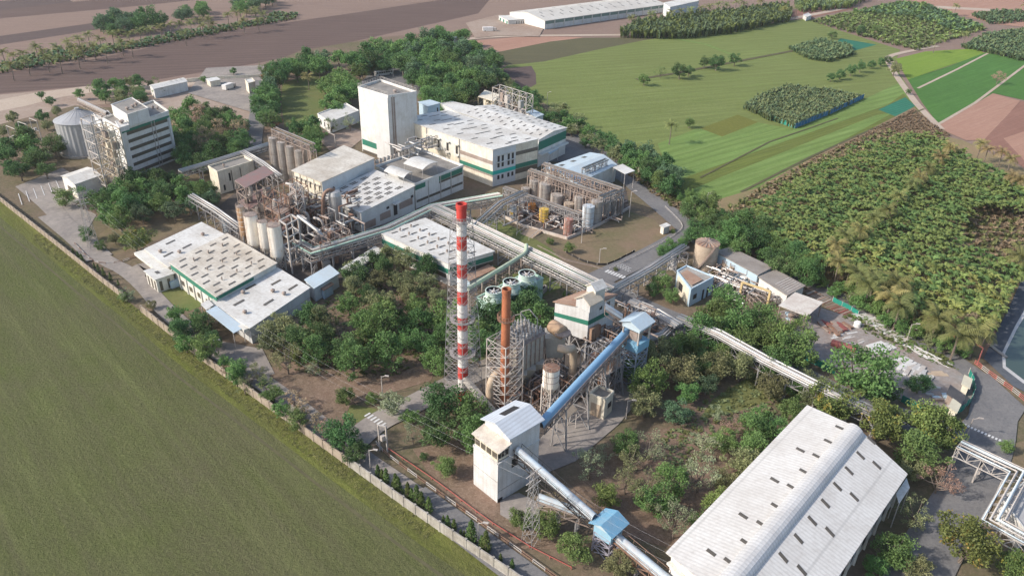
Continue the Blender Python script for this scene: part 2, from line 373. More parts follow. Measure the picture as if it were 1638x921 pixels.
sheet('seedbed', [(1405,176),(1448,156),(1464,170),(1433,187)], teals)
sheet('crop_patch', [(1335,70),(1345,62),(1402,72),(1365,82),(1350,84)], teals)
sheet('orchard_ground', [(1295,32),(1440,2),(1480,5),(1580,45),(1465,80),(1380,55)], soil('orchard_earth', (0.17,0.165,0.075), (0.2,0.16,0.10), (0.23,0.22,0.11), 0.03, 0.7))
sheet('ploughed_field', [(1255,20),(1360,6),(1370,14),(1290,30),(1262,30)], redsoild)
sheet('ploughed_field', [(1440,-2),(1640,-20),(1800,5),(1800,60),(1600,40),(1530,24),(1490,8)], redsoil)
sheet('dirt_track', [(1430,12),(1500,10),(1638,18),(1638,21),(1500,14),(1430,15)], sandr)
sheet('rice_field', [(1432,95),(1480,83),(1560,78),(1576,86),(1520,105),(1452,128)], ricel)
sheet('rice_field', [(1452,128),(1520,106),(1577,84),(1700,110),(1700,175),(1635,160),(1590,150),(1500,198),(1475,165)], rice)
sheet('red_field', [(1497,204),(1588,150),(1632,162),(1575,225),(1545,225)], redsoil)
sheet('red_field', [(1572,226),(1633,162),(1800,190),(1800,330),(1640,270)], redsoild)
sheet('red_field', [(1605,222),(1700,190),(1800,230),(1800,330),(1650,270)], redsoil)
sheet('stubble_field', [(1160,330),(1270,268),(1462,172),(1490,196),(1520,215),(1420,260),(1300,345),(1215,372)], drycrop)
sheet('plantation_ground', [(1115,330),(1215,300),(1350,240),(1450,205),(1540,225),(1700,300),(1700,520),(1590,530),(1560,575),(1400,500),(1280,430),(1180,390)], soil('plantation_earth', (0.20,0.17,0.09), (0.28,0.19,0.12), (0.22,0.22,0.10), 0.04, 0.9))
sheet('stubble_field', [(1545,330),(1600,290),(1700,320),(1700,420),(1610,420),(1550,400)], drycrop)
def track(name, pts, w, mat, z=None, px=True):
    q = [P(*p[:2]) if px else Vector((p[0], p[1], 0)) for p in pts]
    L, R = [], []
    for i, p in enumerate(q):
        d = (q[min(i+1, len(q)-1)] - q[max(i-1, 0)]); d.z = 0; d.normalize()
        n = Vector((-d.y, d.x, 0)); ww = pts[i][2] if len(pts[i]) > 2 else w
        L.append(p + n*ww/2); R.append(p - n*ww/2)
    LEVEL[0] += 0.006
    zz = LEVEL[0] if z is None else z
    m = MB()
    for i in range(len(q)-1):
        m.poly([(R[i].x,R[i].y,zz),(R[i+1].x,R[i+1].y,zz),(L[i+1].x,L[i+1].y,zz),(L[i].x,L[i].y,zz)])
    return tag(m.build(name, mat), kind='structure')
def smooth(pts, k=3):
    for _ in range(k):
        o = [pts[0]]
        for a, b in zip(pts, pts[1:]):
            o += [tuple(a[i]*.75+b[i]*.25 for i in range(len(a))), tuple(a[i]*.25+b[i]*.75 for i in range(len(a)))]
        pts = o + [pts[-1]]
    return pts
track('farm_road', smooth([(1425,100),(1418,92),(1440,85),(1500,74)],2), 4, sandr)
track('farm_road', smooth([(1420,98),(1432,120),(1450,145),(1468,170),(1505,207)],2), 3.5, sandr)
track('farm_road', [(1468,142),(1530,112),(1580,86)], 1.5, sandr)
track('farm_road', [(1500,200),(1560,165),(1600,135),(1640,105)], 1.5, sandr)
track('farm_road', smooth([(740,64),(800,58),(1000,57),(1110,54),(1200,43),(1290,26),(1350,14)],2), 6, sandr)
track('field_path', [(1075,62),(1130,72),(1170,88)], 3, greenb)
track('field_margin', [(1018,128),(1080,118),(1200,95),(1320,72)], 3, olived)
track('field_margin', [(1185,308),(1300,250),(1400,205),(1478,175)], 1.2, olived)
track('field_margin', [(1120,285),(1230,228),(1340,190)], 0.8, olived)
# the near field
sheet('grass_field', [(-900,150),(-60,275),(0,322),(96,398),(167,455),(227,500),(330,580),(414,641),(557,744),(700,846),(819,925),(930,1020),(900,1500),(-2500,1500)], fieldg)
def offs(px, d):       # shift a photo line sideways on the ground
    q = [P(*p) for p in px]; out = []
    for i, p in enumerate(q):
        t = q[min(i+1, len(q)-1)] - q[max(i-1, 0)]; t.normalize()
        out.append(p + Vector((t.y, -t.x, 0))*d)
    return out
WALL = [(-120,238),(0,322),(96,398),(167,455),(227,500),(330,582),(414,642),(557,746),(700,846),(819,926),(960,1030)]
q0, q1 = offs(WALL, 0.0), offs(WALL, 4.5)
sheet('grass_verge', [(p.x,p.y) for p in q0]+[(p.x,p.y) for p in reversed(q1)], verge, world_pts=True)
t0, t1 = offs(WALL, 6.6), offs(WALL, 7.2)
sheet('field_rut', [(p.x,p.y) for p in t0[1:]]+[(p.x,p.y) for p in reversed(t1[1:])], olived, world_pts=True)
# plant yard
sheet('plant_yard', [(-120,236)]+WALL[1:]+[(1100,1150),(1800,1150),(2300,900),(1750,660),(1600,590),(1480,530),(1300,450),(1180,400),(1105,345),(1040,290),(960,222),(880,172),(800,122),(780,85),(700,52),(600,62),(480,82),(420,108),(420,200),(300,180),(120,170),(0,200)], dirt)
sheet('lawn', [(452,135),(500,118),(520,125),(520,170),(510,200),(455,205),(450,165)], lawn)
sheet('lawn', [(205,345),(320,325),(345,360),(300,362),(230,395),(170,415),(145,400),(160,375)], lawnd)
sheet('lawn', [(905,385),(1008,340),(1045,352),(1075,378),(1040,400),(968,425),(930,415),(880,395)], lawnd)
sheet('lawn', [(790,350),(830,368),(880,398),(900,420),(830,400),(740,350)], lawn)
sheet('lawn', [(1140,640),(1220,590),(1260,600),(1240,640),(1150,690),(1100,700)], lawn)
sheet('lawn', [(700,385),(800,430),(870,440),(900,460),(860,480),(740,430)], lawn)
sheet('lawn', [(560,648),(600,655),(620,668),(590,680),(545,672)], lawn)
sheet('lawn', [(255,455),(300,462),(325,490),(300,500),(260,480)], lawn)
sheet('lawn', [(1590,720),(1660,700),(1720,740),(1640,820),(1560,800)], lawnd)
sheet('leaf_litter', [(430,590),(640,560),(700,580),(690,610),(560,650),(540,700),(500,680),(440,620)], litter)
sheet('leaf_litter', [(430,540),(520,480),(620,430),(720,450),(720,560),(600,600),(450,590)], litter)
sheet('leaf_litter', [(660,720),(760,700),(800,800),(900,880),(820,880),(700,780)], litter)
sheet('leaf_litter', [(900,800),(1000,700),(1180,660),(1240,640),(1180,760),(1080,880),(1000,860)], litter)
sheet('leaf_litter', [(1420,900),(1500,780),(1560,820),(1500,1000),(1420,1000)], litter)
sheet('sooty_yard', [(470,330),(600,360),(680,400),(560,450),(470,450),(400,420),(340,340),(400,290)], darkyard)
sheet('sooty_yard', [(760,610),(900,520),(1010,520),(1060,580),(1010,650),(960,690),(870,720),(780,690)], darkyard)
sheet('tank_farm_floor', [(803,348),(870,320),(1000,300),(1007,335),(907,384)], darkyard)
sheet('paved_yard', [(25,300),(100,270),(150,300),(120,330),(155,345),(140,370),(90,360),(60,330)], concy)
sheet('paved_yard', [(600,345),(680,335),(700,350),(620,380)], concy)
sheet('paved_yard', [(330,110),(430,105),(440,130),(425,200),(405,240),(385,240),(400,180),(350,165),(300,150)], concy)
sheet('paved_yard', [(880,225),(930,215),(1000,262),(990,290),(930,262),(880,260)], asphalt)
sheet('paved_yard', [(600,110),(650,110),(700,145),(650,160),(560,150)], asphalt)
sheet('paved_yard', [(510,225),(560,205),(590,215),(560,240),(530,245)], sandy)
sheet('paved_yard', [(340,545),(420,560),(440,600),(400,610),(350,580)], concy)
sheet('paved_yard', [(900,660),(1010,600),(1040,620),(990,680),(920,740),(870,760),(850,720)], concy)
sheet('paved_yard', [(800,800),(830,790),(870,810),(840,850),(800,825)], concy)
sheet('pale_yard', [(745,38),(800,24),(870,46),(862,60),(800,58),(760,62)], sandy)
sheet('scrap_yard_ground', [(1245,500),(1300,490),(1420,530),(1500,560),(1560,600),(1560,640),(1510,670),(1440,640),(1330,590),(1270,570)], scrapg)
# pond to the right
liner = soil('black_pond_liner', (0.075,0.085,0.10), (0.11,0.12,0.14), (0.15,0.16,0.17), 0.05, 0.8, bmp=0.1)
sheet('pond_bank', [(1700,400),(1638,440),(1610,500),(1572,575),(1620,620),(1700,660),(1900,680),(1900,400)], liner)
wm, wnt, wb = newmat('pond_water'); wb.inputs['Base Color'].default_value = (0.05,0.075,0.06,1); wb.inputs['Roughness'].default_value = 0.12
wco = N(wnt, 'ShaderNodeTexCoord').outputs['Object']; bump(wnt, wb, noise(wnt, wco, 0.8, 3), 0.15, 0.1)
sheet('pond_foam_line', [(1720,420),(1641,492),(1622,525),(1602,566),(1603,590),(1634,614),(1720,665)], soil('pond_foam', (0.5,0.5,0.5), (0.3,0.3,0.3), (0.6,0.6,0.6)))
sheet('pond_water', [(1730,430),(1645,497),(1626,528),(1607,567),(1608,588),(1638,611),(1720,655)], wm)
# roads
R1 = smooth([(60,300),(110,365),(160,415),(215,440),(270,505),(340,560),(420,612),(500,672),(570,730),(640,778),(700,820),(780,880),(860,940),(960,1020)],2)
track('road', R1[:40], 4.6, concy); track('road', R1[39:], 5.6, asphalt)
track('road', smooth([(215,440),(240,425),(300,445)],2), 7, concy)
track('road', smooth([(560,715),(600,678),(650,655),(710,622),(790,585)],2), 6, concy)
track('road', smooth([(845,185),(900,212),(950,240),(1000,285),(1050,325),(1105,372),(1140,400)],2), 8, asphalt)
track('road', smooth([(1105,372),(1050,405),(985,435),(950,452)],2), 8, asphalt)
track('road', smooth([(1140,400),(1215,425),(1300,455),(1400,510),(1500,560),(1570,610)],2), 5.5, asphalt)
track('road', smooth([(950,452),(1040,500),(1120,530),(1270,597),(1340,635),(1430,670),(1560,700)],2), 8, asphalt)
sheet('road', [(1545,600),(1580,600),(1640,655),(1600,720),(1545,705),(1535,680),(1563,650)], asphalt)
track('road', smooth([(1590,650),(1580,720),(1540,800),(1500,860),(1450,960)],2), 9, asphalt)
track('road', smooth([(160,415),(130,385),(80,345)],2), 7, concy)
track('road', smooth([(405,245),(412,190),(408,130)],2), 6, asphalt)
# kerb stones painted in turns
kb = weather('kerb_black_paint', (0.07,0.07,0.07), (0.2,0.18,0.16), 0.5, streak=False)
kw = weather('kerb_white_paint', (0.62,0.59,0.54), (0.35,0.28,0.22), 0.5, streak=False)
kr = weather('kerb_red_paint', (0.38,0.12,0.09), (0.3,0.2,0.15), 0.5, streak=False)
def walk(pts, step, px=True):
    q = [P(*p[:2]) for p in pts] if px else [Vector(p) for p in pts]
    out, carry = [], 0.0
    for a, b in zip(q, q[1:]):
        L = (b-a).length; t = carry
        while t < L: out.append((a.lerp(b, t/L), (b-a).normalized())); t += step
        carry = t - L
    return out
def kerb(pts, step=1.3, col=(kb, kw)):
    w = walk(pts, step); m = MB()
    for i, ((p, d), (q, e)) in enumerate(zip(w, w[1:])):
        q = p + (q-p)*0.97; m.bar((p.x,p.y,0.1),(q.x,q.y,0.1),0.22,0.2,i % 2)
    return tag(m.build('kerb', list(col)), kind='structure')
kerb(smooth([(148,372),(125,395),(132,410),(165,418),(210,420),(225,413)],2))
kerb(smooth([(125,330),(80,345),(78,358),(110,365),(135,352)],2))
kerb(smooth([(120,385),(150,420),(190,420),(228,405)],2))
kerb(smooth([(416,565),(420,590),(480,640),(530,690)],2))
kerb(smooth([(560,662),(600,690),(602,712),(640,745),(720,805),(800,862),(880,921)],2),1.4)
kerb(smooth([(970,432),(1040,400),(1092,372),(1094,358),(1040,315),(1012,300)],2))
kerb(smooth([(1000,265),(1060,312),(1110,360),(1130,375)],2), 1.5, (kw, kr))
kerb(smooth([(1290,440),(1400,495),(1500,545),(1570,590),(1620,640),(1660,690)],2), 1.5, (kw, kr))
kerb(smooth([(1480,690),(1530,668),(1560,645),(1562,622),(1548,600)],2), 1.5, (kw, kb))
kerb(smooth([(1628,660),(1600,720),(1565,790),(1545,815)],2), 1.5, (kw, sandr))
# zebra crossings and road lines
def zebra(a, b, n, lw, ll):
    pa, pb = P(*a), P(*b); d = (pb-pa).normalized(); nrm = Vector((-d.y, d.x, 0)); m = MB(); zz = LEVEL[0]+0.02
    for i in range(n):
        c = pa.lerp(pb, i/(n-1))
        q = [c+d*lw/2+nrm*ll/2, c-d*lw/2+nrm*ll/2, c-d*lw/2-nrm*ll/2, c+d*lw/2-nrm*ll/2]
        m.poly([(p.x,p.y,zz) for p in q])
    o = m.build('zebra_crossing', whtline); bm_fix(o); tag(o, kind='structure')
zebra((588,666),(613,682), 6, 0.45, 1.5)
zebra((971,436),(997,446), 7, 0.6, 1.8)
zebra((1022,293),(1034,289), 4, 0.5, 1.6)
zebra((1537,680),(1598,707), 12, 0.38, 0.8)
# white slow-down letters on the road near the crossing
m = MB(); c0 = P(1003,430); d = (P(1010,434)-P(996,427)).normalized(); n_ = Vector((-d.y,d.x,0)); zz = LEVEL[0]+0.03
for r in (-1.3, 0.0):
    for k in range(5 if r else 4):
        c = c0 + d*(k-2)*1.0 + n_*r
        for u, w, du, dw in ((-.3,0,.08,.5),(0.0,.42,.3,.08),(0.0,-.42,.3,.08)):
            q = [c+d*(u+su*du)+n_*(w+sw*dw) for su, sw in ((-1,-1),(1,-1),(1,1),(-1,1))]
            m.poly([(p.x,p.y,zz) for p in q])
o = m.build('road_lettering', whtline); bm_fix(o); tag(o, kind='structure')
# painted parking lines in the left yard
m = MB()
for i in range(7):
    a, b = P(30+i*12, 312-i*4.2), P(36+i*12, 330-i*5)
    d = (b-a).normalized(); n_ = Vector((-d.y,d.x,0))*0.1
    m.poly([(p.x,p.y,LEVEL[0]+0.03) for p in (a+n_, b+n_, b-n_, a-n_)])
o = m.build('parking_lines', whtline); bm_fix(o); tag(o, kind='structure')
# ------------------------------------------------------------------ buildings
class Bld:
    """corners a (left), b (front), c (right), d (back) as (px, py, z): photo position of the roof corner at eaves height z"""
    def __init__(s, name, label, cat, a, b, c, d=None, z=None, z0=0.0, wall=None, roof=None, group=None, over=0.35,
                 ridge=None, rise=0.0, parapet=0.0, thick=0.22, wall2=None, roof_sep=True):
        g = lambda q: P(q[0], q[1], q[2] if len(q) > 2 else z)
        s.a, s.b, s.c = g(a), g(b), g(c)
        s.d = g(d) if d else Vector((s.a.x+s.c.x-s.b.x, s.a.y+s.c.y-s.b.y, s.a.z+s.c.z-s.b.z))
        s.z0 = z0
        s.t = thing(name, label, cat, (s.b.x, s.b.y, z0), group)
        s.q = [s.a, s.b, s.c, s.d]
        m = MB(); q = s.q
        if sum(q[i].x*q[(i+1)%4].y-q[(i+1)%4].x*q[i].y for i in range(4)) < 0: s.flip = True
        n = thick*0.5
        m.hexa([(p.x,p.y,z0) for p in q], [(p.x,p.y,p.z-0.02) for p in q])
        s.ridge, s.rise = ridge, rise
        cen = sum(q, Vector((0,0,0)))/4
        if ridge:       # 'ab': ridge parallel to the a-b face; 'bc': parallel to the b-c face
            if ridge == 'ab': r0, r1 = (s.b+s.c)/2, (s.a+s.d)/2; tri = [(s.b,s.c,r0),(s.a,s.d,r1)]
            else: r0, r1 = (s.a+s.b)/2, (s.c+s.d)/2; tri = [(s.a,s.b,r0),(s.d,s.c,r1)]
            for u, v, r in tri:
                m.poly([u, v, (r.x, r.y, r.z+rise)])
        s.walls = m.build('wall', wall, s.t)
        if parapet:
            m = MB()
            for u, v in zip(q, q[1:]+q[:1]):
                m.bar((u.x,u.y,u.z+parapet/2),(v.x,v.y,v.z+parapet/2),0.3,parapet)
            m.build('parapet', wall, s.t)
            m = MB(); e = [p+(cen-p).normalized()*0.5 for p in q]
            m.poly([(p.x,p.y,p.z+0.05) for p in e]); o = m.build('roof', roof, s.t); bm_fix(o); s.roofo = o
        else:
            m = MB(); o_ = over
            A = s.a + (s.a-s.b).normalized()*o_ + (s.a-s.d).normalized()*o_
            B = s.b + (s.b-s.a).normalized()*o_ + (s.b-s.c).normalized()*o_
            C = s.c + (s.c-s.b).normalized()*o_ + (s.c-s.d).normalized()*o_
            D = s.d + (s.d-s.a).normalized()*o_ + (s.d-s.c).normalized()*o_
            hw = ((s.b-s.c).length if ridge == 'ab' else (s.a-s.b).length)/2 if ridge else 1; dz = rise*o_/hw if ridge else 0
            for X_ in (A,B,C,D): X_.z -= dz
            up = Vector((0,0,thick))
            def slab(p): m.hexa([(x.x,x.y,x.z+0.01) for x in p], [(x.x,x.y,x.z+thick) for x in p])
            if ridge == 'ab':
                R0, R1 = (B+C)/2+Vector((0,0,rise+dz)), (A+D)/2+Vector((0,0,rise+dz))
                slab([A,B,R0,R1]); slab([R1,R0,C,D])
            elif ridge == 'bc':
                R0, R1 = (A+B)/2+Vector((0,0,rise+dz)), (D+C)/2+Vector((0,0,rise+dz))
                slab([B,C,R1,R0]); slab([R0,R1,D,A])
            else: slab([A,B,C,D])
            s.roofo = m.build('roof', roof, s.t)
        s.thick = thick
    def roofpt(s, u, v):      # u along b->a, v along b->c
        p = s.b*(1-u)*(1-v) + s.a*u*(1-v) + s.d*u*v + s.c*(1-u)*v
        if s.ridge == 'ab': p = p + Vector((0,0,s.rise*(1-abs(2*v-1))))
        if s.ridge == 'bc': p = p + Vector((0,0,s.rise*(1-abs(2*u-1))))
        return p + Vector((0,0,s.thick))
    def sky(s, lst, du, dv, mat=None, name='skylight', lift=0.05, k=(1.15,1.3)):
        du, dv = du*k[0], dv*k[1]   # flat lights let into the roof
        for u, v in lst:
            m = MB(); q = [s.roofpt(u+a*du/2, v+b*dv/2)+Vector((0,0,lift*0.3)) for a, b in ((-1,-1),(1,-1),(1,1),(-1,1))]
            q2 = [p+Vector((0,0,lift)) for p in q]
            m.hexa(q, q2); m.build(name, mat or darkw, s.t)
    def vents(s, lst, r=0.45, name='roof_vent'):
        for u, v in lst:
            p = s.roofpt(u, v); m = MB(); m.lathe((p.x,p.y,p.z-0.2), [(r*.5,0),(r*.5,.5),(r,.6),(r,.95),(r*.3,1.2)], 10)
            m.build(name, steelb, s.t)
    def face(s, f, u0, u1, za, zb, mat, name='band', out=0.05, th=0.06, rel=True):
        P0, P1 = {'ab': (s.a, s.b), 'bc': (s.b, s.c), 'cd': (s.c, s.d), 'da': (s.d, s.a)}[f]
        d = Vector((P1.x-P0.x, P1.y-P0.y, 0)); n = Vector((d.y, -d.x, 0)).normalized()
        mid = (P0+P1)/2; cen = sum(s.q, Vector((0,0,0)))/4
        if n.dot(Vector((mid.x-cen.x, mid.y-cen.y, 0))) < 0: n = -n
        h = lambda u, k: s.z0 + (P0.z+(P1.z-P0.z)*u - s.z0)*k if rel else k
        m = MB(); p = [P0+(P1-P0)*u0, P0+(P1-P0)*u1]
        X = [Vector((p[0].x,p[0].y,0))+n*out, Vector((p[1].x,p[1].y,0))+n*out, Vector((p[1].x,p[1].y,0))+n*(out-th), Vector((p[0].x,p[0].y,0))+n*(out-th)]
        uu = (u0, u1, u1, u0)
        m.hexa([(x.x,x.y,h(u,za)) for x, u in zip(X, uu)], [(x.x,x.y,h(u,zb)) for x, u in zip(X, uu)])
        return m.build(name, mat, s.t)
    def hoods(s, f, us, z0, z1, w=0.03, mat=None, gl=None, hood=True):
        for u in us:
            wn_ = s.face(f, u, u+w, z0, z1, gl or darkw, 'window', 0.03)
            if hood: s.face(f, u-w*.25, u+w*1.25, z1, z1+0.03, mat or wallw, 'hood', 0.55, 0.6); 
rnd = random.Random(11)
def grid(us, vs): return [(u, v) for u in us for v in vs]
def lin(a, b, n): return [a+(b-a)*i/(n-1) for i in range(n)]
# --- tall white process block on the left
H1 = hgt((208.4,286),(191.6,206))
B = Bld('process_tower_building', 'tall white tower block with five dark window strips and a green band near its top', 'building',
        (165,191), (191.6,206), (269.8,180), (245.7,163), z=H1, wall=wallw, roof=rooff, parapet=0.7)
B.face('bc', 0.02, 0.99, 0.895, 0.945, green, 'green_band')
for k in range(6):
    z = 0.845-k*0.155
    B.face('bc', 0.07, 0.94, z-0.015, z+0.05, darkw, 'window_strip')
B.face('bc', 0.06, 0.10, 0.0, 0.9, wallw, 'pilaster', 0.12, 0.1); B.face('bc', 0.66, 0.67, 0.0, 0.95, steelw, 'drainpipe', 0.2, 0.15)
B.face('bc', 0.60, 0.61, 0.0, 0.95, steelw, 'drainpipe', 0.2, 0.15); B.face('bc', 0.955, 1.0, 0.0, 0.9, wallw, 'pilaster', 0.2, 0.2)
B.vents([(0.75,0.75),(0.55,0.85),(0.4,0.9),(0.6,0.7)], 0.5)
Q = Bld('rooftop_room', 'white windowless room rising from the roof of the tall tower block', 'rooftop room',
        (178,168), (203.5,184), (237,173.5), (211,157), z=H1+4.2, z0=H1+0.1, wall=wallw, roof=rooff, parapet=0.25)
Q.vents([(0.3,0.25),(0.35,0.55),(0.4,0.75)], 0.7)
Q = Bld('tower_wing', 'lower white wing with a short green band on the left of the tall tower block', 'building wing',
        (150,183), (165,201), (187,194), (172,178), z=H1-1.5, z0=H1-5.5, wall=wallw, roof=roofw, parapet=0.3)
Q.face('bc', 0.05, 0.98, 0.1, 0.35, green, 'green_band'); Q.vents([(0.5,0.3)], 0.4)
Q = Bld('lift_motor_room', 'small white box with round vent on the front roof corner of the tower block', 'rooftop room',
        (184.5,195), (191.5,205), (206,200.5), z=H1+1.6, z0=H1+0.1, wall=wallw, roof=roofw, parapet=0.2)
Q.vents([(0.5,0.5)], 0.9)
# --- sheds and small buildings around it
Bq = Bld('store_shed', 'white gabled shed with a yellowish end wall at the foot of the steel stair frame', 'shed',
        (99,282), (120,295), (160,281), z=5.5, wall=wallw, roof=roofw, ridge='bc', rise=1.0)
Bq.face('ab', 0.1, 0.9, 0.0, 0.25, wallc, 'plinth'); Bq.face('ab',0.3,0.6,0.0,0.6,darkw,'door')
zz = hgt((246,157),(245,142))
Bq = Bld('white_shed', 'plain white gabled shed standing alone beyond the trees behind the tower block', 'shed',
        (239.7,137), (246,143), (299,131), z=zz, wall=wallw, roof=roofw, ridge='bc', rise=0.6)
Bq.sky([(0.6,0.6),(0.6,0.75),(0.6,0.9)], 0.3, 0.05)
zz = hgt((353,311),(347.9,276))
Bq = Bld('control_building', 'flat-roofed cream building with small dark windows beside the brown steel pipe frame', 'building',
        (333.5,268), (347.9,277), (405,259.5), z=zz, wall=wallc, roof=rooff, parapet=0.7)
for u in (0.1, 0.28, 0.62, 0.85): Bq.face('bc', u, u+0.05, 0.15 if u != .28 else 0.5, 0.4 if u != .28 else .85, blackm, 'window')
for u in (0.35, 0.6): Bq.face('bc', u, u+0.02, 0.0, 0.95, darkw, 'downpipe', 0.12)
Bq.vents([(0.5,0.3)], 0.4, 'roof_vent')
# --- the process hall, upper and lower
zl = hgt((578.5,373),(577,340.4)); zr = hgt((665.8,339),(661.9,298))
zu = hgt((523,352),(514.6,291.6)) 
Bq = Bld('process_hall', 'tall cream hall with a mottled grey-white roof and rows of small hooded windows facing left', 'hall',
        (467.7,273.4,zu), (514.6,291.6,zu), (598,254,zu), (549.8,234,zu), wall=wallc, roof=roofd)
Bq.face('bc', 0.0, 1.0, 0.45, 1.0, wallg, 'grey_cladding', 0.08)
for row, zb in enumerate((0.78, 0.50, 0.22)):
    Bq.hoods('ab', lin(0.10, 0.88, 6), zb-0.05, zb+0.09, 0.05, concr)
for u in lin(0.03,0.97,5): Bq.face('ab', u-0.008, u+0.008, 0, 1.0, concr, 'pilaster', 0.15, 0.12)
Bq = Bld('process_hall_extension', 'lower white hall with paired dark skylights and three mesh windows in the end wall', 'hall',
        (514.6,312.5,zl+1), (577,340.4,zl), (661.9,298,zr), (600.6,273.4,zr+1), wall=wallw, roof=roofw)
Bq.face('bc', 0.0, 1.0, 0.0, 1.0, weather('white_end_wall',(0.60,0.62,0.60),(0.32,0.3,0.26),0.4), 'end_wall', 0.06)
pat = []
for i, u in enumerate((0.12, 0.25, 0.40, 0.55, 0.70, 0.88)):
    for v in ((0.16,0.34,0.52,0.72) if i % 2 else (0.25,0.45,0.62,0.82)):
        pat += [(u, v), (u+0.045, v-0.01)]
Bq.sky(pat, 0.022, 0.085)
for u, w, a, b in ((0.05,0.2,0.12,0.45),(0.33,0.2,0.22,0.52),(0.70,0.26,0.35,0.62)): Bq.face('bc', u, u+w, a, b, steelb, 'mesh_window', 0.09)
for u in (0.46, 0.93): Bq.face('bc', u, u+0.05, 0.6, 0.7, blackm, 'window', 0.09)
Bq.face('bc', 0.59, 0.66, 0.2, 0.72, blackm, 'loading_door', 0.09); Bq.face('bc', 0.56, 0.7, 0.72, 0.75, roofw, 'hood', 1.6, 1.5)
for row in (0.72, 0.38): Bq.hoods('ab', lin(0.05, 0.85, 6), row-0.07, row+0.12, 0.045, concr)
# --- flat-roofed link block
Bq = Bld('flat_roofed_block', 'low block with a brown flat roof joining the white end-walled hall to the big hall', 'building',
        (600.6,268,8.5), (664,297,8.5), (741,267,8.5), (676,242,8.5), wall=wallw, roof=rooff, parapet=0.8)
Bq.face('bc', 0.48, 0.98, 0.80, 1.02, green, 'green_band'); Bq.face('bc', 0.48, 0.98, 0.70, 0.79, darkw, 'window_strip')
Bq.face('bc', 0.02, 0.98, 0.28, 0.38, darkw, 'window_strip'); Bq.face('bc', 0.0,0.2,0.8,1.02,green,'green_band')
for u in (0.25,0.5,0.72): Bq.face('bc', u, u+0.012, 0, 1.0, steelw, 'downpipe', 0.2, 0.15)
def canopy(name, label, a, b, c, z, zf, roof=roofw, curve=0.0, cat='canopy', post=steelw, thick=0.12, tiltb=0.0, leg=0.14):
    A, B_, C_ = P(*a, z), P(*b, z), P(*c, z); D_ = A + C_ - B_
    t = thing(name, label, cat, (B_.x, B_.y, zf))
    m = MB(); n = 6
    for i in range(n):
        k0, k1 = i/n, (i+1)/n
        z0, z1 = curve*sin(pi*k0), curve*sin(pi*k1)
        q = [B_.lerp(C_,k0)+Vector((0,0,z0)), B_.lerp(C_,k1)+Vector((0,0,z1)), A.lerp(D_,k1)+Vector((0,0,z1+tiltb)), A.lerp(D_,k0)+Vector((0,0,z0+tiltb))]
        m.hexa([p for p in q], [p+Vector((0,0,thick)) for p in q])
    m.build('roof', roof, t)
    cen = (A+B_+C_+D_)/4
    for k in (A, B_, C_, D_):
        p = k + (cen-k)*0.08; m = MB(); m.bar((p.x,p.y,zf),(p.x,p.y,z+0.05),leg); m.build('post', post, t)
    return t
canopy('canopy', 'left white curved canopy over machinery on the brown flat roof', (614,274), (646,285), (660,276), 11.5, 8.7, curve=0.6)
canopy('canopy', 'right white curved canopy over pipes on the brown flat roof, nearer the big hall', (645,262), (676,272), (701,260), 12.0, 8.7, curve=0.8)
for i, (px, py) in enumerate(((603,262),(609,260),(615,258),(621,256),(627,254),(633,252.5),(640,250),(646,248.5),(652,247))):
    p = P(px, py, 8.75); t = thing('air_conditioner', 'small white fan unit in the row along the back edge of the brown flat roof', 'air conditioner', p, 'fan units on the flat roof'); p_lab(t, 'small white fan unit, %s from the left, in the row behind the brown flat roof', i)
    m = MB(); m.box((p.x,p.y,9.5),(1.1,0.8,1.3),YAW); m.build('casing', steelw, t); m = MB(); m.lathe((p.x,p.y,10.15),[(0.3,0),(0.3,.12)],10); m.build('fan', blackm, t)
# --- the tall white tower beside the big hall
H7 = hgt((630,260),(621,156))
Bq = Bld('white_tower', 'tall plain white block with dark flat roof and one low green stripe on its left', 'building',
        (572.7,142), (621,156.5), (666.3,149.8), (608.4,130.3), z=H7, wall=wallw, roof=rooff, parapet=0.9)
Bq.face('ab', 0.02, 0.52, 0.13, 0.22, green, 'green_stripe'); Bq.face('ab', 0.02, 0.52, 0.0, 0.05, darkw, 'window_strip')
Bq.face('ab', 0.54, 1.0, 0.0, 1.0, weather('pale_stair_panel',(0.60,0.61,0.60),(0.35,0.33,0.3),0.4), 'stair_panel', 0.35, 0.3)
Bq.face('bc', 0.10, 0.22, 0.0, 1.0, steelb, 'ladder_slot', 0.06); Bq.face('bc', 0.13,0.16,0,1.02,steelw,'ladder',0.3,0.2)
Bq.face('bc', 0.28, 0.5, 0.10, 0.16, green, 'green_stripe'); Bq.vents([(0.25,0.55)], 0.9)
m = MB()
for u, v in zip(Bq.q, Bq.q[1:]+Bq.q[:1]):
    n = 9; z1 = H7+2.0
    for i in range(n): 
        p = u.lerp(v, i/n); m.bar((p.x,p.y,H7+0.9),(p.x,p.y,z1),0.07)
    m.bar((u.x,u.y,z1),(v.x,v.y,z1),0.08); m.bar((u.x,u.y,z1-.5),(v.x,v.y,z1-.5),0.06)
m.build('railing', steelw, Bq.t)
zc = hgt((861,266),(860.6,222.8)); zb = hgt((788.5,316),(788.5,239.9)); zz = (zc+zb)/2
Bq = Bld('big_hall', 'largest white hall with a long skylit roof, brown and green wall bands and hooded windows', 'hall',
        (641.7,190.3), (788.5,239.9), (860.6,222.8), (714.7,177.3), z=zz, wall=wallc, roof=roofw)
whitewall = weather('clean_white_wall', (0.66,0.65,0.60), (0.38,0.32,0.22), 0.5)
Bq.face('ab', 0.30, 1.0, 0.52, 1.0, whitewall, 'white_cladding', 0.04)
Bq.face('bc', 0.0, 0.5, 0.0, 1.0, wallg, 'grey_cladding', 0.04)
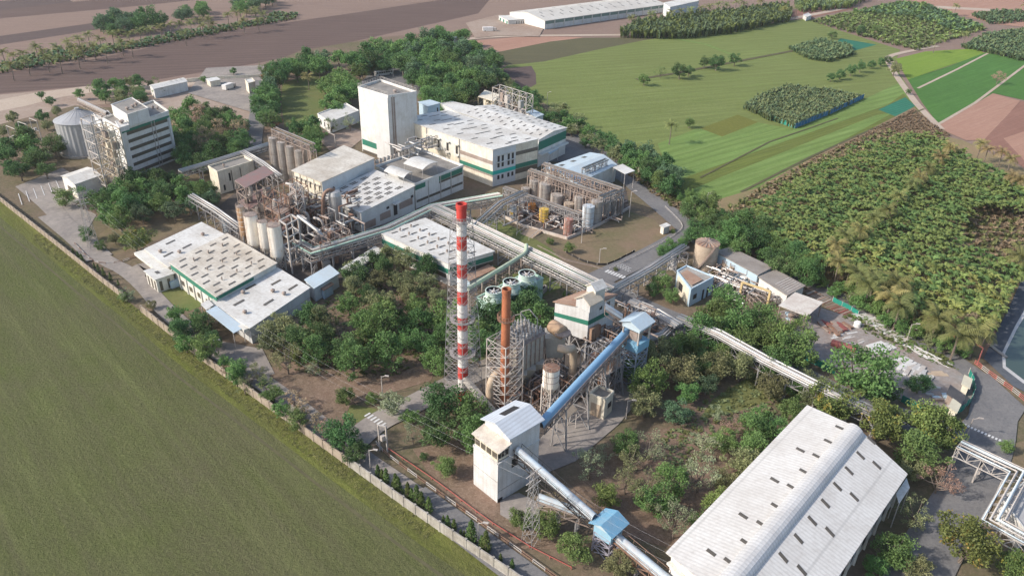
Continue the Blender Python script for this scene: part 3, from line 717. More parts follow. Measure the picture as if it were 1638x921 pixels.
Bq.face('ab', 0.02, 0.28, 0.55, 0.62, darkw, 'window_strip', 0.08); Bq.face('ab', 0.66, 1.0, 0.60, 0.70, steelb, 'window_strip', 0.09)
Bq.face('ab', 0.02, 0.14, 0.27, 0.37, green, 'green_band', 0.08); Bq.face('ab', 0.66, 1.0, 0.33, 0.43, green, 'green_band', 0.09)
Bq.face('ab', 0.66, 1.0, 0.28, 0.325, steelb, 'window_strip', 0.09)
Bq.face('bc', 0.0, 0.5, 0.33, 0.43, teal, 'teal_band', 0.1); Bq.face('bc', 0.5, 1.0, 0.34, 0.46, green, 'green_band', 0.09)
Bq.face('bc', 0.5, 1.0, 0.70, 0.80, darkw, 'window_strip', 0.09); Bq.face('bc', 0.5, 1.0, 0.20, 0.33, darkw, 'window_strip', 0.09)
for u in (0.10, 0.32):
    for za, zb_ in ((0.5,0.62),(0.65,0.80),(0.18,0.29)):
        Bq.face('bc', u, u+0.045, za, zb_, blackm, 'window', 0.12); Bq.face('bc', u+0.09, u+0.135, za, zb_, blackm, 'window', 0.12)
    Bq.face('bc', u-0.02, u+0.17, 0.82, 0.835, whitewall, 'hood', 0.6, 0.55); Bq.face('bc', u-0.02, u+0.17, 0.63, 0.64, whitewall, 'hood', 0.6, 0.55)
for u in (0.315, 0.42, 0.52, 0.62):
    Bq.face('ab', u, u+0.022, 0.56, 0.80, blackm, 'window', 0.1); Bq.face('ab', u-0.01, u+0.04, 0.81, 0.83, whitewall, 'hood', 1.0, 0.9); Bq.face('ab', u-0.005, u+0.035, 0.50, 0.53, whitewall, 'sill_box', 0.8, 0.7)
for u in (0.3, 0.66): Bq.face('ab', u-0.004, u+0.004, 0, 1.0, concr, 'downpipe', 0.25, 0.2)
pat = []
for i in range(13):
    u = 0.04+0.92*i/12
    for v in ((0.18, 0.72) if i % 2 else (0.42, 0.86)): pat.append((u, v))
Bq.sky([(1-u, v) for u, v in pat], 0.011, 0.10); Bq.sky([(1-u-0.01, 0.57) for u in lin(0.07,0.93,7)], 0.012, 0.17)
# --- hall behind it
zk = 11.0
Bq = Bld('rear_hall', 'wide low hall behind the big hall, its roof dotted with many short skylights', 'hall',
        (735,180), (862,224), (906,205), (789.4,168.6), z=zk, wall=wallw, roof=roofw, rise=1.0, ridge='ab')
Bq.face('bc', 0.0, 1.0, 0.62, 0.92, green, 'green_band', 0.06); Bq.face('bc', 0.0, 1.0, 0.45, 0.5, wallw, 'eave_slab', 1.5, 1.4)
Bq.sky([(u, v) for i, u in enumerate(lin(0.05,0.93,12)) for v in ((0.12,0.34,0.62,0.84) if i % 2 else (0.2,0.42,0.70,0.92))], 0.012, 0.07)
canopy('loading_canopy', 'pale loading canopy against the green-banded end of the rear hall', (866,240), (880,247), (894,238), 5, 0, roofb)
Bq = Bld('lean_to_shed', 'dull low lean-to roof tucked behind the far end of the big hall', 'shed',
        (705,166), (738,183), (768,173), (722,163), z=8, wall=wallg, roof=roofw)
Bq = Bld('plant_room', 'small bluish flat-roofed box between the white tower and the big hall', 'building',
        (670,164), (684,171), (703.5,165.5), (688,160.8), z=15, wall=wallb, roof=roofb)
Bq.face('bc', 0.75, 0.85, 0.75, 0.9, blackm, 'window')
Bq = Bld('side_shed', 'small flat white shed beyond the right corner of the rear hall', 'shed', (842,180), (858,188), (869,184), z=7, wall=wallw, roof=roofb)
# --- central low hall
zz = hgt((720.5,459),(719,422.7))
Bq = Bld('central_store_hall', 'white hall with a green band all round just under its roof, behind the striped chimney', 'hall',
        (610.3,373.7), (719,422.7), (789,402.4), (680,350.3), z=zz, wall=wallw, roof=roofw)
Bq.face('ab', 0.0, 1.0, 0.55, 0.76, green, 'green_band'); Bq.face('bc', 0.0, 1.0, 0.63, 0.84, green, 'green_band')
Bq.face('bc', 0.05, 1.0, 0.40, 0.60, darkw, 'window_strip'); Bq.face('ab', 0.05, 0.95, 0.32, 0.50, darkw, 'window_strip')
us = lin(0.08, 0.92, 7)
Bq.sky([(u, v) for i, u in enumerate(us) for v in (0.18, 0.42, 0.66)] , 0.018, 0.10); Bq.vents([(u, 0.30) for u in us]+[(u,0.55) for u in us], 0.3, 'turbine_vent')
# --- left warehouse in three roofs
zz = hgt((406,551),(400,524.3)); zm = zz+1.6
W1 = Bld('warehouse_front_bay', 'low white warehouse bay with a tall blank end wall, nearest the field', 'warehouse',
        (338,481.5,zz), (400,524.3,zz), (494.4,461,zz), (444,430,zz), wall=weather('offwhite_end_wall',(0.60,0.61,0.60),(0.33,0.31,0.28),0.4), roof=roofw)
W1.sky([(0.62,0.2),(0.62,0.78),(0.25,0.45),(0.25,0.86),(0.85,0.5)], 0.045, 0.12); W1.vents([(0.32,0.12),(0.42,0.62),(0.20,0.68),(0.78,0.35)], 0.55)
W1.face('ab', 0.0, 1.0, 0.86, 1.02, whitewall, 'eave_fascia', 1.6, 1.5); W1.face('bc', 0, 1, 0.42, 0.44, concr, 'cladding_joint')
W2 = Bld('warehouse_middle_bay', 'raised middle warehouse bay with a brown-stained roof of many skylights over a green fascia', 'warehouse',
        (272.3,420.5,zm), (345.9,474.2,zm), (441.4,421.6,zm), (363,375,zm), wall=whitewall, roof=roofd)
W2.face('ab', 0.0, 1.0, 0.72, 0.97, green, 'green_fascia'); W2.face('bc', 0.0, 0.6, 0.83, 0.97, green, 'green_fascia')
for u in lin(0.02,0.98,7): W2.face('ab', u-0.008, u+0.008, 0.0, 0.72, whitewall, 'pilaster', 0.3, 0.28)
for u in (0.2,0.38,0.56,0.74): W2.face('ab', u, u+0.07, 0.28, 0.5, darkw, 'window', 0.06)
W2.sky([(u, v) for i, u in enumerate(lin(0.06, 0.92, 8)) for v in ((0.15,0.42,0.68,0.90) if i % 2 else (0.08,0.30,0.55,0.80))], 0.022, 0.085); W2.vents([(u, v) for u in (0.2,0.5,0.8) for v in (0.25,0.5,0.75)], 0.22)
W3 = Bld('warehouse_rear_bay', 'plain white warehouse bay with a broad eave, farthest of the three joined bays', 'warehouse',
        (233,399,zz), (270,427,zz), (362,378,zz), (322,357,zz), wall=whitewall, roof=roofw)
W3.sky([(0.8,0.35),(0.4,0.15),(0.35,0.45)], 0.05, 0.12); W3.vents([(0.45,0.78),(0.25,0.28),(0.6,0.1)], 0.55)
W3.face('ab', -0.05, 1.0, 0.78, 0.95, whitewall, 'eave_fascia', 3.0, 2.9)
Bq = Bld('office_annex', 'small white panelled cabin with tall dark windows at the left foot of the warehouse', 'cabin',
        (232.5,434), (249,447.5), (277,438), z=4.2, wall=whitewall, roof=roofw)
for u in (0.12,0.45,0.75): Bq.face('ab', u, u+0.16, 0.15, 0.8, darkw, 'window')
for u in (0.15,0.6): Bq.face('bc', u, u+0.16, 0.15, 0.8, darkw, 'window')
Bq.sky([(0.5,0.4)], 0.25, 0.2, k=(1,1))
canopy('loading_canopy', 'translucent pale green-blue canopy sloping out from the front warehouse bay over the yard', (330,500), (374,533), (391,524), 4.6, 0, roofb, tiltb=0.4)
canopy('loading_canopy', 'cream flat awning over the warehouse door at the middle of the long side', (321,487), (330,496), (342,488), 5.2, 0, roofw)
p = P(283,459); t = thing('water_tank', 'small pale grey-green box tank on the lawn beside the panelled cabin', 'tank', p)
m = MB(); m.box((p.x,p.y,1.5),(3.6,2.2,1.9),YAW); m.build('body', wallb, t); m = MB(); m.box((p.x,p.y,0.3),(3.2,1.8,0.55),YAW); m.build('plinth', concr, t)
Bq = Bld('blue_roof_shed', 'low shed with a pale blue-grey roof just right of the front warehouse bay', 'shed', (489,448), (503,461), (541,438), z=4.2, wall=wallg, roof=roofb)
Bq = Bld('long_low_shed', 'long narrow grey-white roofed shed running under the teal pipe rack', 'shed', (548,430), (560,437), (612,402), z=4, wall=wallw, roof=roofw)
Bq = Bld('red_roof_hut', 'tiny hut with a brown-red roof in the trees right of the front warehouse bay', 'hut', (511,459), (518,464), (532,455), z=3, wall=wallb, roof=roofr)
Bq = Bld('site_cabin', 'long pale blue site cabin with small dark windows parked against the green-banded hall', 'site cabin', (742,443), (751.5,449), (791,430.5), z=3.4, wall=wallb, roof=roofr)
for u in (0.18,0.42,0.68): Bq.face('bc', u, u+0.05, 0.45, 0.75, blackm, 'window')
Bq.face('bc', 0.0, 1.0, 0.0, 0.15, roofbr, 'base_rail', 0.08)
# --- boiler house on stilts
zt = hgt((938,575),(942.8,489)); z0 = hgt((938,575),(940.7,541))
Bh = Bld('boiler_house', 'white clad boiler house with a green band, raised on steel stilts above the dark yard', 'building',
        (888,483,zt-1.5), (942.8,489+4,zt), (984.5,466+6,zt), (934,458+8,zt-1.0), z0=z0, wall=cladw, roof=roofr)
Bh.face('ab', 0, 1, 0.48, 0.62, green, 'green_band'); Bh.face('bc', 0, 1, 0.48, 0.62, green, 'green_band')
Bh.face('ab', 0.0, 0.55, -0.02, 0.05, blackm, 'lower_opening'); Bh.face('bc', 0.4, 0.5, 0.78, 0.88, blackm, 'window'); Bh.face('bc', 0.68, 0.8, 0.72, 0.9, blackm, 'conveyor_opening')
Bh.face('bc', 0.05, 0.4, 0.02, 0.38, roofr, 'rusty_flap', 0.9, 0.8)
for p in (Bh.a, Bh.b, Bh.c, Bh.d, (Bh.a+Bh.b)/2, (Bh.b+Bh.c)/2):
    p = p + (sum(Bh.q, Vector((0,0,0)))/4-p)*0.03
    m = MB(); m.bar((p.x,p.y,0),(p.x,p.y,z0),0.55); o = m.build('stilt', steel, Bh.t)
m = MB(); q = Bh.q
for u, v in zip(q, q[1:]+q[:1]):
    for k in range(3):
        a, b = u.lerp(v, k/3), u.lerp(v, (k+1)/3); za, zb_ = 0.5, z0-0.3
        m.bar((a.x,a.y,za),(b.x,b.y,zb_),0.2); m.bar((b.x,b.y,za),(a.x,a.y,zb_),0.2); m.bar((a.x,a.y,z0/2),(b.x,b.y,z0/2),0.3)
m.build('bracing', steel, Bh.t)
Q = Bld('roof_monitor', 'small louvred white ventilator box with a gabled top on the boiler house roof', 'roof ventilator',
        (939,456), (953,465), (968.5,458.5), z=zt+4.2, z0=zt+0.2, wall=whitewall, roof=roofw, ridge='bc', rise=1.0)
for k in (0.25,0.55): Q.face('ab', 0, 1, k, k+0.08, concr, 'louvre', 0.2, 0.15)
Q = Bld('roof_dormer', 'cream corrugated gable standing over the front corner of the boiler house', 'roof gable',
        (922,477), (944,488), (962,479), z=zt+2.2, z0=zt+0.2, wall=cladw, roof=weather('cream_corrugated_roof',(0.56,0.50,0.40),(0.3,0.22,0.15),0.6,streak=False,corr=(2,YAW)), ridge='bc', rise=1.3)
# --- white transfer house
z1 = hgt((796.6,806),(796.6,743)); z2 = z1+4.8
gA, gB, gC = P(758.5,744-22+0,z1), P(796.6,743,z1), P(863.3,705,z1)
def tocam(p): pass
b1 = Bld('transfer_house', 'tall white clad tower with a blue-grey gabled roof where the blue conveyors meet', 'building',
        (757.5,713.5,z1), (796.6,743,z1), (862.5,704,z1), z=z1, wall=cladw, roof=rooff, parapet=0.3)
u0 = 0.27
k = Bld('transfer_house_top', 'corrugated upper storey with an open hatch in its gabled roof on the white conveyor tower', 'upper storey',
        (0,0), (1,1), (2,2), z=z2) if False else None
A_, B_, C_, D_ = b1.a, b1.b, b1.c, b1.d
top = thing('upper_storey', 'corrugated upper storey with an open black hatch in its roof, on the white conveyor tower', 'upper storey', (b1.b.x,b1.b.y,z1))
q = [A_.lerp(D_,u0), B_.lerp(C_,u0), C_, D_]
m = MB(); m.prism(q, z1+0.31, z2); mid0, mid1 = (q[0]+q[1])/2, (q[2]+q[3])/2
for u, v, r in ((q[0],q[1],mid0),(q[3],q[2],mid1)): m.poly([(u.x,u.y,z2),(v.x,v.y,z2),(r.x,r.y,z2+1.3)])
m.build('wall', cladw, top)
m = MB(); ov = 0.6
X = [q[0]+(q[0]-q[1]).normalized()*ov+(q[0]-q[3]).normalized()*ov, q[1]+(q[1]-q[0]).normalized()*ov+(q[1]-q[2]).normalized()*ov, q[2]+(q[2]-q[3]).normalized()*ov+(q[2]-q[1]).normalized()*ov, q[3]+(q[3]-q[2]).normalized()*ov+(q[3]-q[0]).normalized()*ov]
R0, R1 = (X[0]+X[1])/2, (X[2]+X[3])/2
for p4, zs in (((X[0],R0,R1,X[3]),(0,1.3,1.3,0)),((R0,X[1],X[2],R1),(1.3,0,0,1.3))):
    m.hexa([(p.x,p.y,z2+s-0.2) for p, s in zip(p4,zs)], [(p.x,p.y,z2+s) for p, s in zip(p4,zs)])
m.build('roof', weather('pale_bluegrey_corrugated_roof',(0.52,0.57,0.62),(0.34,0.33,0.33),0.4,streak=False,ribs=((.7,-YAW+pi/2,.3,.4),)), top)
c = R0.lerp(R1, 0.55); e = X[0]-R0; f_ = (R1-R0).normalized()
hq = [c+e*0.15-f_*1.8, c+e*0.55-f_*1.8, c+e*0.55+f_*1.8, c+e*0.15+f_*1.8]
m = MB(); m.hexa([(p.x,p.y,z2+1.3-1.3*k_+0.0) for p, k_ in zip(hq,(.15,.55,.55,.15))], [(p.x,p.y,z2+1.3-1.3*k_+0.06) for p, k_ in zip(hq,(.15,.55,.55,.15))])
m.build('hatch', blackm, top)
# old lean-to room on the low shoulder
q = [A_, B_, B_.lerp(C_,u0), A_.lerp(D_,u0)]; cen = sum(q, Vector((0,0,0)))/4; q = [p+(cen-p)*0.08 for p in q]
sh = thing('shoulder_cabin', 'shabby cabin with a rust-spotted cream roof on the lower shoulder of the white conveyor tower', 'cabin', (q[1].x,q[1].y,z1+0.3))
m = MB(); m.prism(q, z1+0.31, z1+2.6); m.build('wall', wallc, sh)
for f_i, (u, v) in enumerate(((q[0],q[1]),(q[1],q[2]))):
    d = (v-u).normalized(); n_ = Vector((d.y,-d.x,0)); n_ = n_ if n_.dot(u-cen) > 0 else -n_
    for k in range(4 if f_i == 0 else 3):
        kk = 4 if f_i == 0 else 3
        a = u.lerp(v, (k+0.12)/kk)+n_*0.05; b = u.lerp(v, (k+0.88)/kk)+n_*0.05
        m = MB(); m.bar((a.x,a.y,z1+1.55),(b.x,b.y,z1+1.55),0.08,1.2); m.build('window', blackm if f_i else darkw, sh)
q2 = [p+(p-cen)*0.22 for p in q]
m = MB(); m.hexa([(p.x,p.y,z1+2.65+(0.7 if i > 1 else 0)) for i, p in enumerate(q2)], [(p.x,p.y,z1+2.8+(0.7 if i > 1 else 0)) for i, p in enumerate(q2)])
m.build('roof', weather('patched_cream_roof',(0.56,0.53,0.46),(0.3,0.22,0.17),0.7,scale=0.5,streak=False,rust=0.15), sh)
b1.face('bc', 0.33, 0.47, 0.72, 0.92, blackm, 'conveyor_opening', 0.05); b1.face('bc', 0.0, 0.12, 0.0, 0.12, blackm, 'door')
b1.face('ab', 0.0, 1.0, 0.55, 0.56, concr, 'cladding_joint'); b1.face('bc', 0.0, 1.0, 0.3, 0.31, concr, 'cladding_joint')
TH = b1
# --- ESP, cabins
ze = hgt((827,645),(828,558)); z0e = 7.5
E_ = Bld('dust_precipitator', 'big grey ribbed box filter, roof crowded with small drums, beside the rust-brown chimney', 'industrial filter',
        (794,541), (828,558), (870.5,533.5), (838,518), z=ze, z0=z0e, wall=espm, roof=steelb)
for f in ('ab','bc'):
    for u in lin(0.0,1.0,7 if f == 'bc' else 5): E_.face(f, max(0,u-0.012), min(1,u+0.012), 0, 1.0, steelb, 'rib', 0.22, 0.2)
for k in (0.25,0.5,0.75): E_.face('bc', 0, 1, k, k+0.012, espm, 'stiffener', 0.14, 0.12)
for i in range(5):
    for j in range(8):
        p = E_.roofpt(0.12+0.19*i, 0.06+0.125*j); m = MB(); hh = 1.2+rnd.random()*1.1
        m.lathe((p.x,p.y,p.z), [(0.28,0),(0.28,hh*.7),(0.16,hh*.75),(0.16,hh)], 8); m.build('insulator_drum', alum if (i+j) % 3 else steelw, E_.t)
for i in range(2):
    for j in range(3):
        c = E_.roofpt(0.25+0.5*i, 0.17+0.33*j); m = MB()
        m.hexa([(c.x+a*0.5,c.y+b*0.5,2.8) for a, b in ((-1,-1),(1,-1),(1,1),(-1,1))], [(c.x+a*2.3,c.y+b*2.3,z0e) for a, b in ((-1,-1),(1,-1),(1,1),(-1,1))]); m.build('dust_hopper', espm, E_.t)
for p in E_.q+[(E_.b+E_.c)/2,(E_.a+E_.b)/2]:
    m = MB(); m.bar((p.x,p.y,0),(p.x,p.y,z0e),0.5); m.build('leg', steelb, E_.t)
m = MB()
for u, v in zip(E_.q, E_.q[1:]+E_.q[:1]):
    z1_ = ze+1.1; n = 8
    for i in range(n): p = u.lerp(v, i/n); m.bar((p.x,p.y,ze+0.2),(p.x,p.y,z1_),0.08)
    m.bar((u.x,u.y,z1_),(v.x,v.y,z1_),0.09)
    m.bar((u.x,u.y,0.5),(v.x,v.y,z0e),0.2); m.bar((v.x,v.y,0.5),(u.x,u.y,z0e),0.2)
for i in range(3):
    a, b = E_.roofpt(0.1,0.2+0.3*i), E_.roofpt(0.9,0.2+0.3*i); z3 = ze+4
    m.bar(a,(a.x,a.y,z3),0.15); m.bar(b,(b.x,b.y,z3),0.15); c = (a+b)/2; m.bar((a.x,a.y,z3),(c.x,c.y,z3+1.5),0.15); m.bar((b.x,b.y,z3),(c.x,c.y,z3+1.5),0.15)
m.build('railing_and_hoist_frame', steel, E_.t)
Bq = Bld('beige_cabin', 'small flat-roofed beige block with a railed roof near the foot of the blue conveyor tower', 'cabin', (943,631), (968,641), (981.5,628), z=5.2, wall=wallc, roof=rooff, parapet=0.5)
Bq.face('ab', 0.15, 0.8, 0.0, 0.7, tan, 'yellowed_door'); Bq.face('bc', 0.4, 0.8, 0.45, 0.7, blackm, 'window')
canopy('loading_hood', 'tan rusted hood over the loading point beside the blue conveyor foot', (891,667), (905,672), (924,655), 5, 0, tan, tiltb=1.2)
# --- right-hand buildings
Bq = Bld('pump_house', 'small cream and blue building with sunken brown roof, left of the big beige tank', 'building',
        (1083,434), (1105.4,463), (1142,443.5), (1098,425.5), z=5.5, wall=wallb, roof=concl, parapet=0.3)
Bq.face('ab', 0.1, 0.9, 0.0, 0.9, wallc, 'cream_wall'); Bq.face('ab', 0.25, 0.5, 0.3, 0.7, blackm, 'window', 0.08)
for u in (0.55,0.75): Bq.face('bc', u, u+0.08, 0.0, 0.6, blackm, 'door'); 
Bq.face('bc', 0.15, 0.3, 0.35, 0.6, blackm, 'window'); Bq.sky([(0.45,0.35)], 0.7, 0.5, roofr, 'sunken_roof', 0.12, k=(1,1))
Bq = Bld('long_shed', 'long shed with grey corrugated roof over white wall, right of the big beige tank', 'shed',
        (1145,403), (1212,439.5), (1234,428), (1168,397), z=4.5, wall=wallb, roof=roofg)
Bq = Bld('end_shed', 'shed with brown-grey striped roof and white front wall, next to the open scrap shelter', 'shed',
        (1215,444), (1259,472), (1286,457.5), (1241,433), z=4.2, wall=wallw, roof=roofg)
Bq.sky([(u, 0.55) for u in lin(0.08,0.5,6)], 0.03, 0.8, steelw, 'roof_sheet', k=(1,1))
canopy('open_shelter', 'open shelter with a white roof rust-stained at its far corner, beside the scrap heaps', (1245,489), (1291,506.5), (1317,484), 4.6, 0, weather('rust_stained_white_roof',(0.60,0.57,0.51),(0.3,0.2,0.15),0.5,scale=0.2,streak=False,rust=0.12), post=steelb, leg=0.25)
# --- near warehouse lower right
zz = 8.0
a_, c_, d_ = P(1075,884,zz), P(1443,757,zz), P(1293.5,654,zz); b_ = a_ + c_ - d_
roofn = weather('chalky_white_roof', (0.62,0.61,0.58), (0.34,0.30,0.26), 0.45, scale=0.12, streak=False, ribs=((.75,-YAW,.26,.35),(8.5,-YAW+pi/2,.35,.99)))
Wn = Bld('ridge_vent_warehouse', 'very long chalky white warehouse with a rounded ridge vent, closest to the camera', 'warehouse',
        (0,0), (1,1), (2,2), z=8) if False else None
class _B(Bld):
    def __init__(s, a, b, c, d, *r, **k):
        globals()['_sv'] = globals()['P']; globals()['P'] = lambda x, y=None, z=None: x
        try: Bld.__init__(s, *r, (a,0,0), (b,0,0), (c,0,0), (d,0,0), **k)
        finally: globals()['P'] = globals()['_sv']
Wn = _B(a_, b_, c_, d_, 'ridge_vent_warehouse', 'very long chalky white warehouse with a rounded ridge vent, closest to the camera', 'warehouse', wall=wallw, roof=roofn, ridge='bc', rise=2.2, over=0.8)
def toroof(px, py, B=Wn):
    z = 9.5
    for _ in range(4):
        p = P(px, py, z); e1 = B.a-B.b; e2 = B.c-B.b; r = p-B.b
        det = e1.x*e2.y-e1.y*e2.x; u = (r.x*e2.y-r.y*e2.x)/det; v = (e1.x*r.y-e1.y*r.x)/det
        z = B.b.z + B.rise*(1-abs(2*u-1)) + B.thick
    return u, v
S = [(722,260),(868,215),(808,292),(740,372),(587,418),(675,453),(592,553),(422,605),(516,647),(433,743),(254,797),(346,843),(928,143),(1038,289),(978,369),(1123,340),(917,452),(1005,506),(854,540),(785,631),(877,689),(713,725),(633,823),(730,890),(1095,210)]
Wn.sky([toroof(1060+x/3.279, 640+y/3.279) for x, y in S], 0.085, 0.014, darkw, 'skylight', 0.04, k=(1,1))
m = MB(); n = 8; e = (Wn.a-Wn.b).normalized(); R0 = (Wn.a+Wn.b)/2; R1 = (Wn.c+Wn.d)/2
R0, R1 = R0-(R1-R0)*0.005, R1
for i in range(n):
    t0_, t1_ = pi*i/n, pi*(i+1)/n
    f = lambda t: e*cos(t)*1.9+Vector((0,0,2.0+1.3*sin(t)))
    m.hexa([R0+f(t0_), R1+f(t0_), R1+f(t1_), R0+f(t1_)], [R0+f(t0_)*1.0+Vector((0,0,.06)), R1+f(t0_)+Vector((0,0,.06)), R1+f(t1_)+Vector((0,0,.06)), R0+f(t1_)+Vector((0,0,.06))])
for R in (R0, R1): m.poly([R+e*cos(pi*i/n)*1.9+Vector((0,0,2.0+1.3*sin(pi*i/n))) for i in range(n+1)])
m.build('ridge_vent', weather('grey_white_vent_sheet',(0.58,0.58,0.57),(0.33,0.31,0.29),0.5,scale=0.25,streak=False,ribs=((.75,-YAW,.3,.35),)), Wn.t)
for f, v0, v1 in (('bc',0.05,0.95),):
    for v in lin(v0, v1, 16): Wn.face('bc', v-0.02, v+0.02, 0.25, 0.6, blackm, 'window', 0.05)
for v in lin(0, 1, 12): Wn.face('bc', max(0,v-0.004), min(1,v+0.004), 0, 1, whitewall, 'pilaster', 0.4, 0.35)
Wn.face('ab', 0, 1, 0.75, 0.8, whitewall, 'fascia', 0.8, 0.75)
canopy('side_porch', 'cream porch roof with dark marks standing off the right side of the near warehouse', (1433,790), (1438,806), (1455,780), 6, 0, roofw)
m = MB(); t = thing('eave_ladder_frame', 'rusty platform and pipes at the near left corner of the ridge-vented warehouse', 'platform', (*P(1100,900,6)[:2],0))
for k in range(5):
    p = P(1083+k*9, 898+k*6, 6.5); m.bar((p.x,p.y,0),(p.x,p.y,7.3),0.15); q_ = P(1083+(k+1)*9, 898+(k+1)*6, 6.5); m.bar((p.x,p.y,7),(q_.x,q_.y,7),0.15); m.bar((p.x,p.y,6),(q_.x,q_.y,6),0.3)
m.build('frame', steelb, t); m = MB(); p = P(1112,908,7); m.box((p.x,p.y,6.9),(1.8,1.2,1.6),YAW); m.build('control_box', wallb, t)
# --- building at the right edge
Bq = Bld('utility_building', 'grey flat-roofed building at the right edge beside the white pipe bridge', 'building', (1602,800), (1640,850), (1700,800), z=4.5, wall=wallw, roof=weather('grey_flat_roof',(0.38,0.38,0.38),(0.25,0.24,0.23),0.4,streak=False), parapet=0.4)
# --- far warehouse at the top
zz = hgt((871.6,46),(871.6,32.6))
Bf = Bld('distant_warehouse', 'very long white warehouse far off at the top with green glazing strips along its side', 'warehouse',
        (815.6,20), (871.6,34), (1066,7.5), z=zz, wall=wallw, roof=weather('far_white_roof',(0.55,0.53,0.48),(0.33,0.29,0.24),0.5,scale=0.05,streak=False), ridge='bc', rise=3.0)
gg = weather('green_far_glazing', (0.16,0.24,0.20), (0.2,0.24,0.22), 0.3)
for k in range(14):
    Bf.face('bc', (k+0.08)/14, (k+0.95)/14, 0.60, 0.95, gg, 'green_window', 0.1); Bf.face('bc', (k+0.98)/14-0.003, (k+1.02)/14-0.003, 0, 1, whitewall, 'pilaster', 0.5, 0.45)
Bf.sky([(0.22+0.0*i, v) for i, v in enumerate(lin(0.04,0.96,14))]+[(0.38, v) for v in lin(0.07,0.93,12)]+[(0.68, v) for v in lin(0.04,0.96,10)], 0.09, 0.006, darkw, 'skylight', 0.08, k=(1,1))
Bf2 = Bld('distant_porch', 'white side wing with green doors joined to the left end of the distant long warehouse', 'building', (798,26), (813,33), (856,30.5), z=zz*0.55, wall=wallw, roof=roofw)
for u in (0.1,0.45,0.8): Bf2.face('ab', u, u+0.15, 0.05, 0.75, green, 'door')
for u in lin(0.3,0.9,8): Bf2.face('bc', u, u+0.03, 0.05, 0.7, darkw, 'window')
Bf3 = Bld('distant_sheds', 'low pale shed beyond the right end of the distant long warehouse', 'shed', (1062,5), (1072,12), (1118,2), z=9, wall=wallg, roof=roofw)
Bq = Bld('roadside_hut', 'tiny white hut on the farm road corner beside the orchard', 'hut', (1285,24), (1290,28), (1298,25), z=3, wall=wallw, roof=roofw)
Bq = Bld('gatehouse', 'white flat-roofed gatehouse half hidden in trees left of the tall white tower', 'building', (508,183), (528,196), (574,178), z=5, wall=wallw, roof=roofw, parapet=0.4)
for u in (0.2,0.5,0.8): Bq.face('ab', u, u+0.08, 0.3, 0.7, blackm, 'window')
Bq = Bld('garden_house', 'small white-roofed house deep in the top tree belt', 'building', (642,72), (650,80), (675,74), z=5, wall=wallw, roof=roofw)
Bq = Bld('garden_house', 'blue-roofed white house at the right end of the top tree belt', 'building', (715,56), (722,63), (740,58), z=6, wall=wallw, roof=roofb)
# tank-farm sheds
Bq = Bld('drum_store', 'gabled shed behind the tank farm, its roof half pale blue and half white', 'shed',
        (871,270), (921,294), (986,264), (944,245), z=6.5, wall=wallw, roof=roofb, ridge='bc', rise=1.4)
Bq.sky([(0.82,0.25),(0.82,0.5),(0.82,0.75)], 0.1, 0.06, darkw, 'skylight')
canopy('white_canopy', 'square white canopy at the far right corner of the tank farm', (980,268), (1000,279), (1016,273.5), 7, 0, roofw)
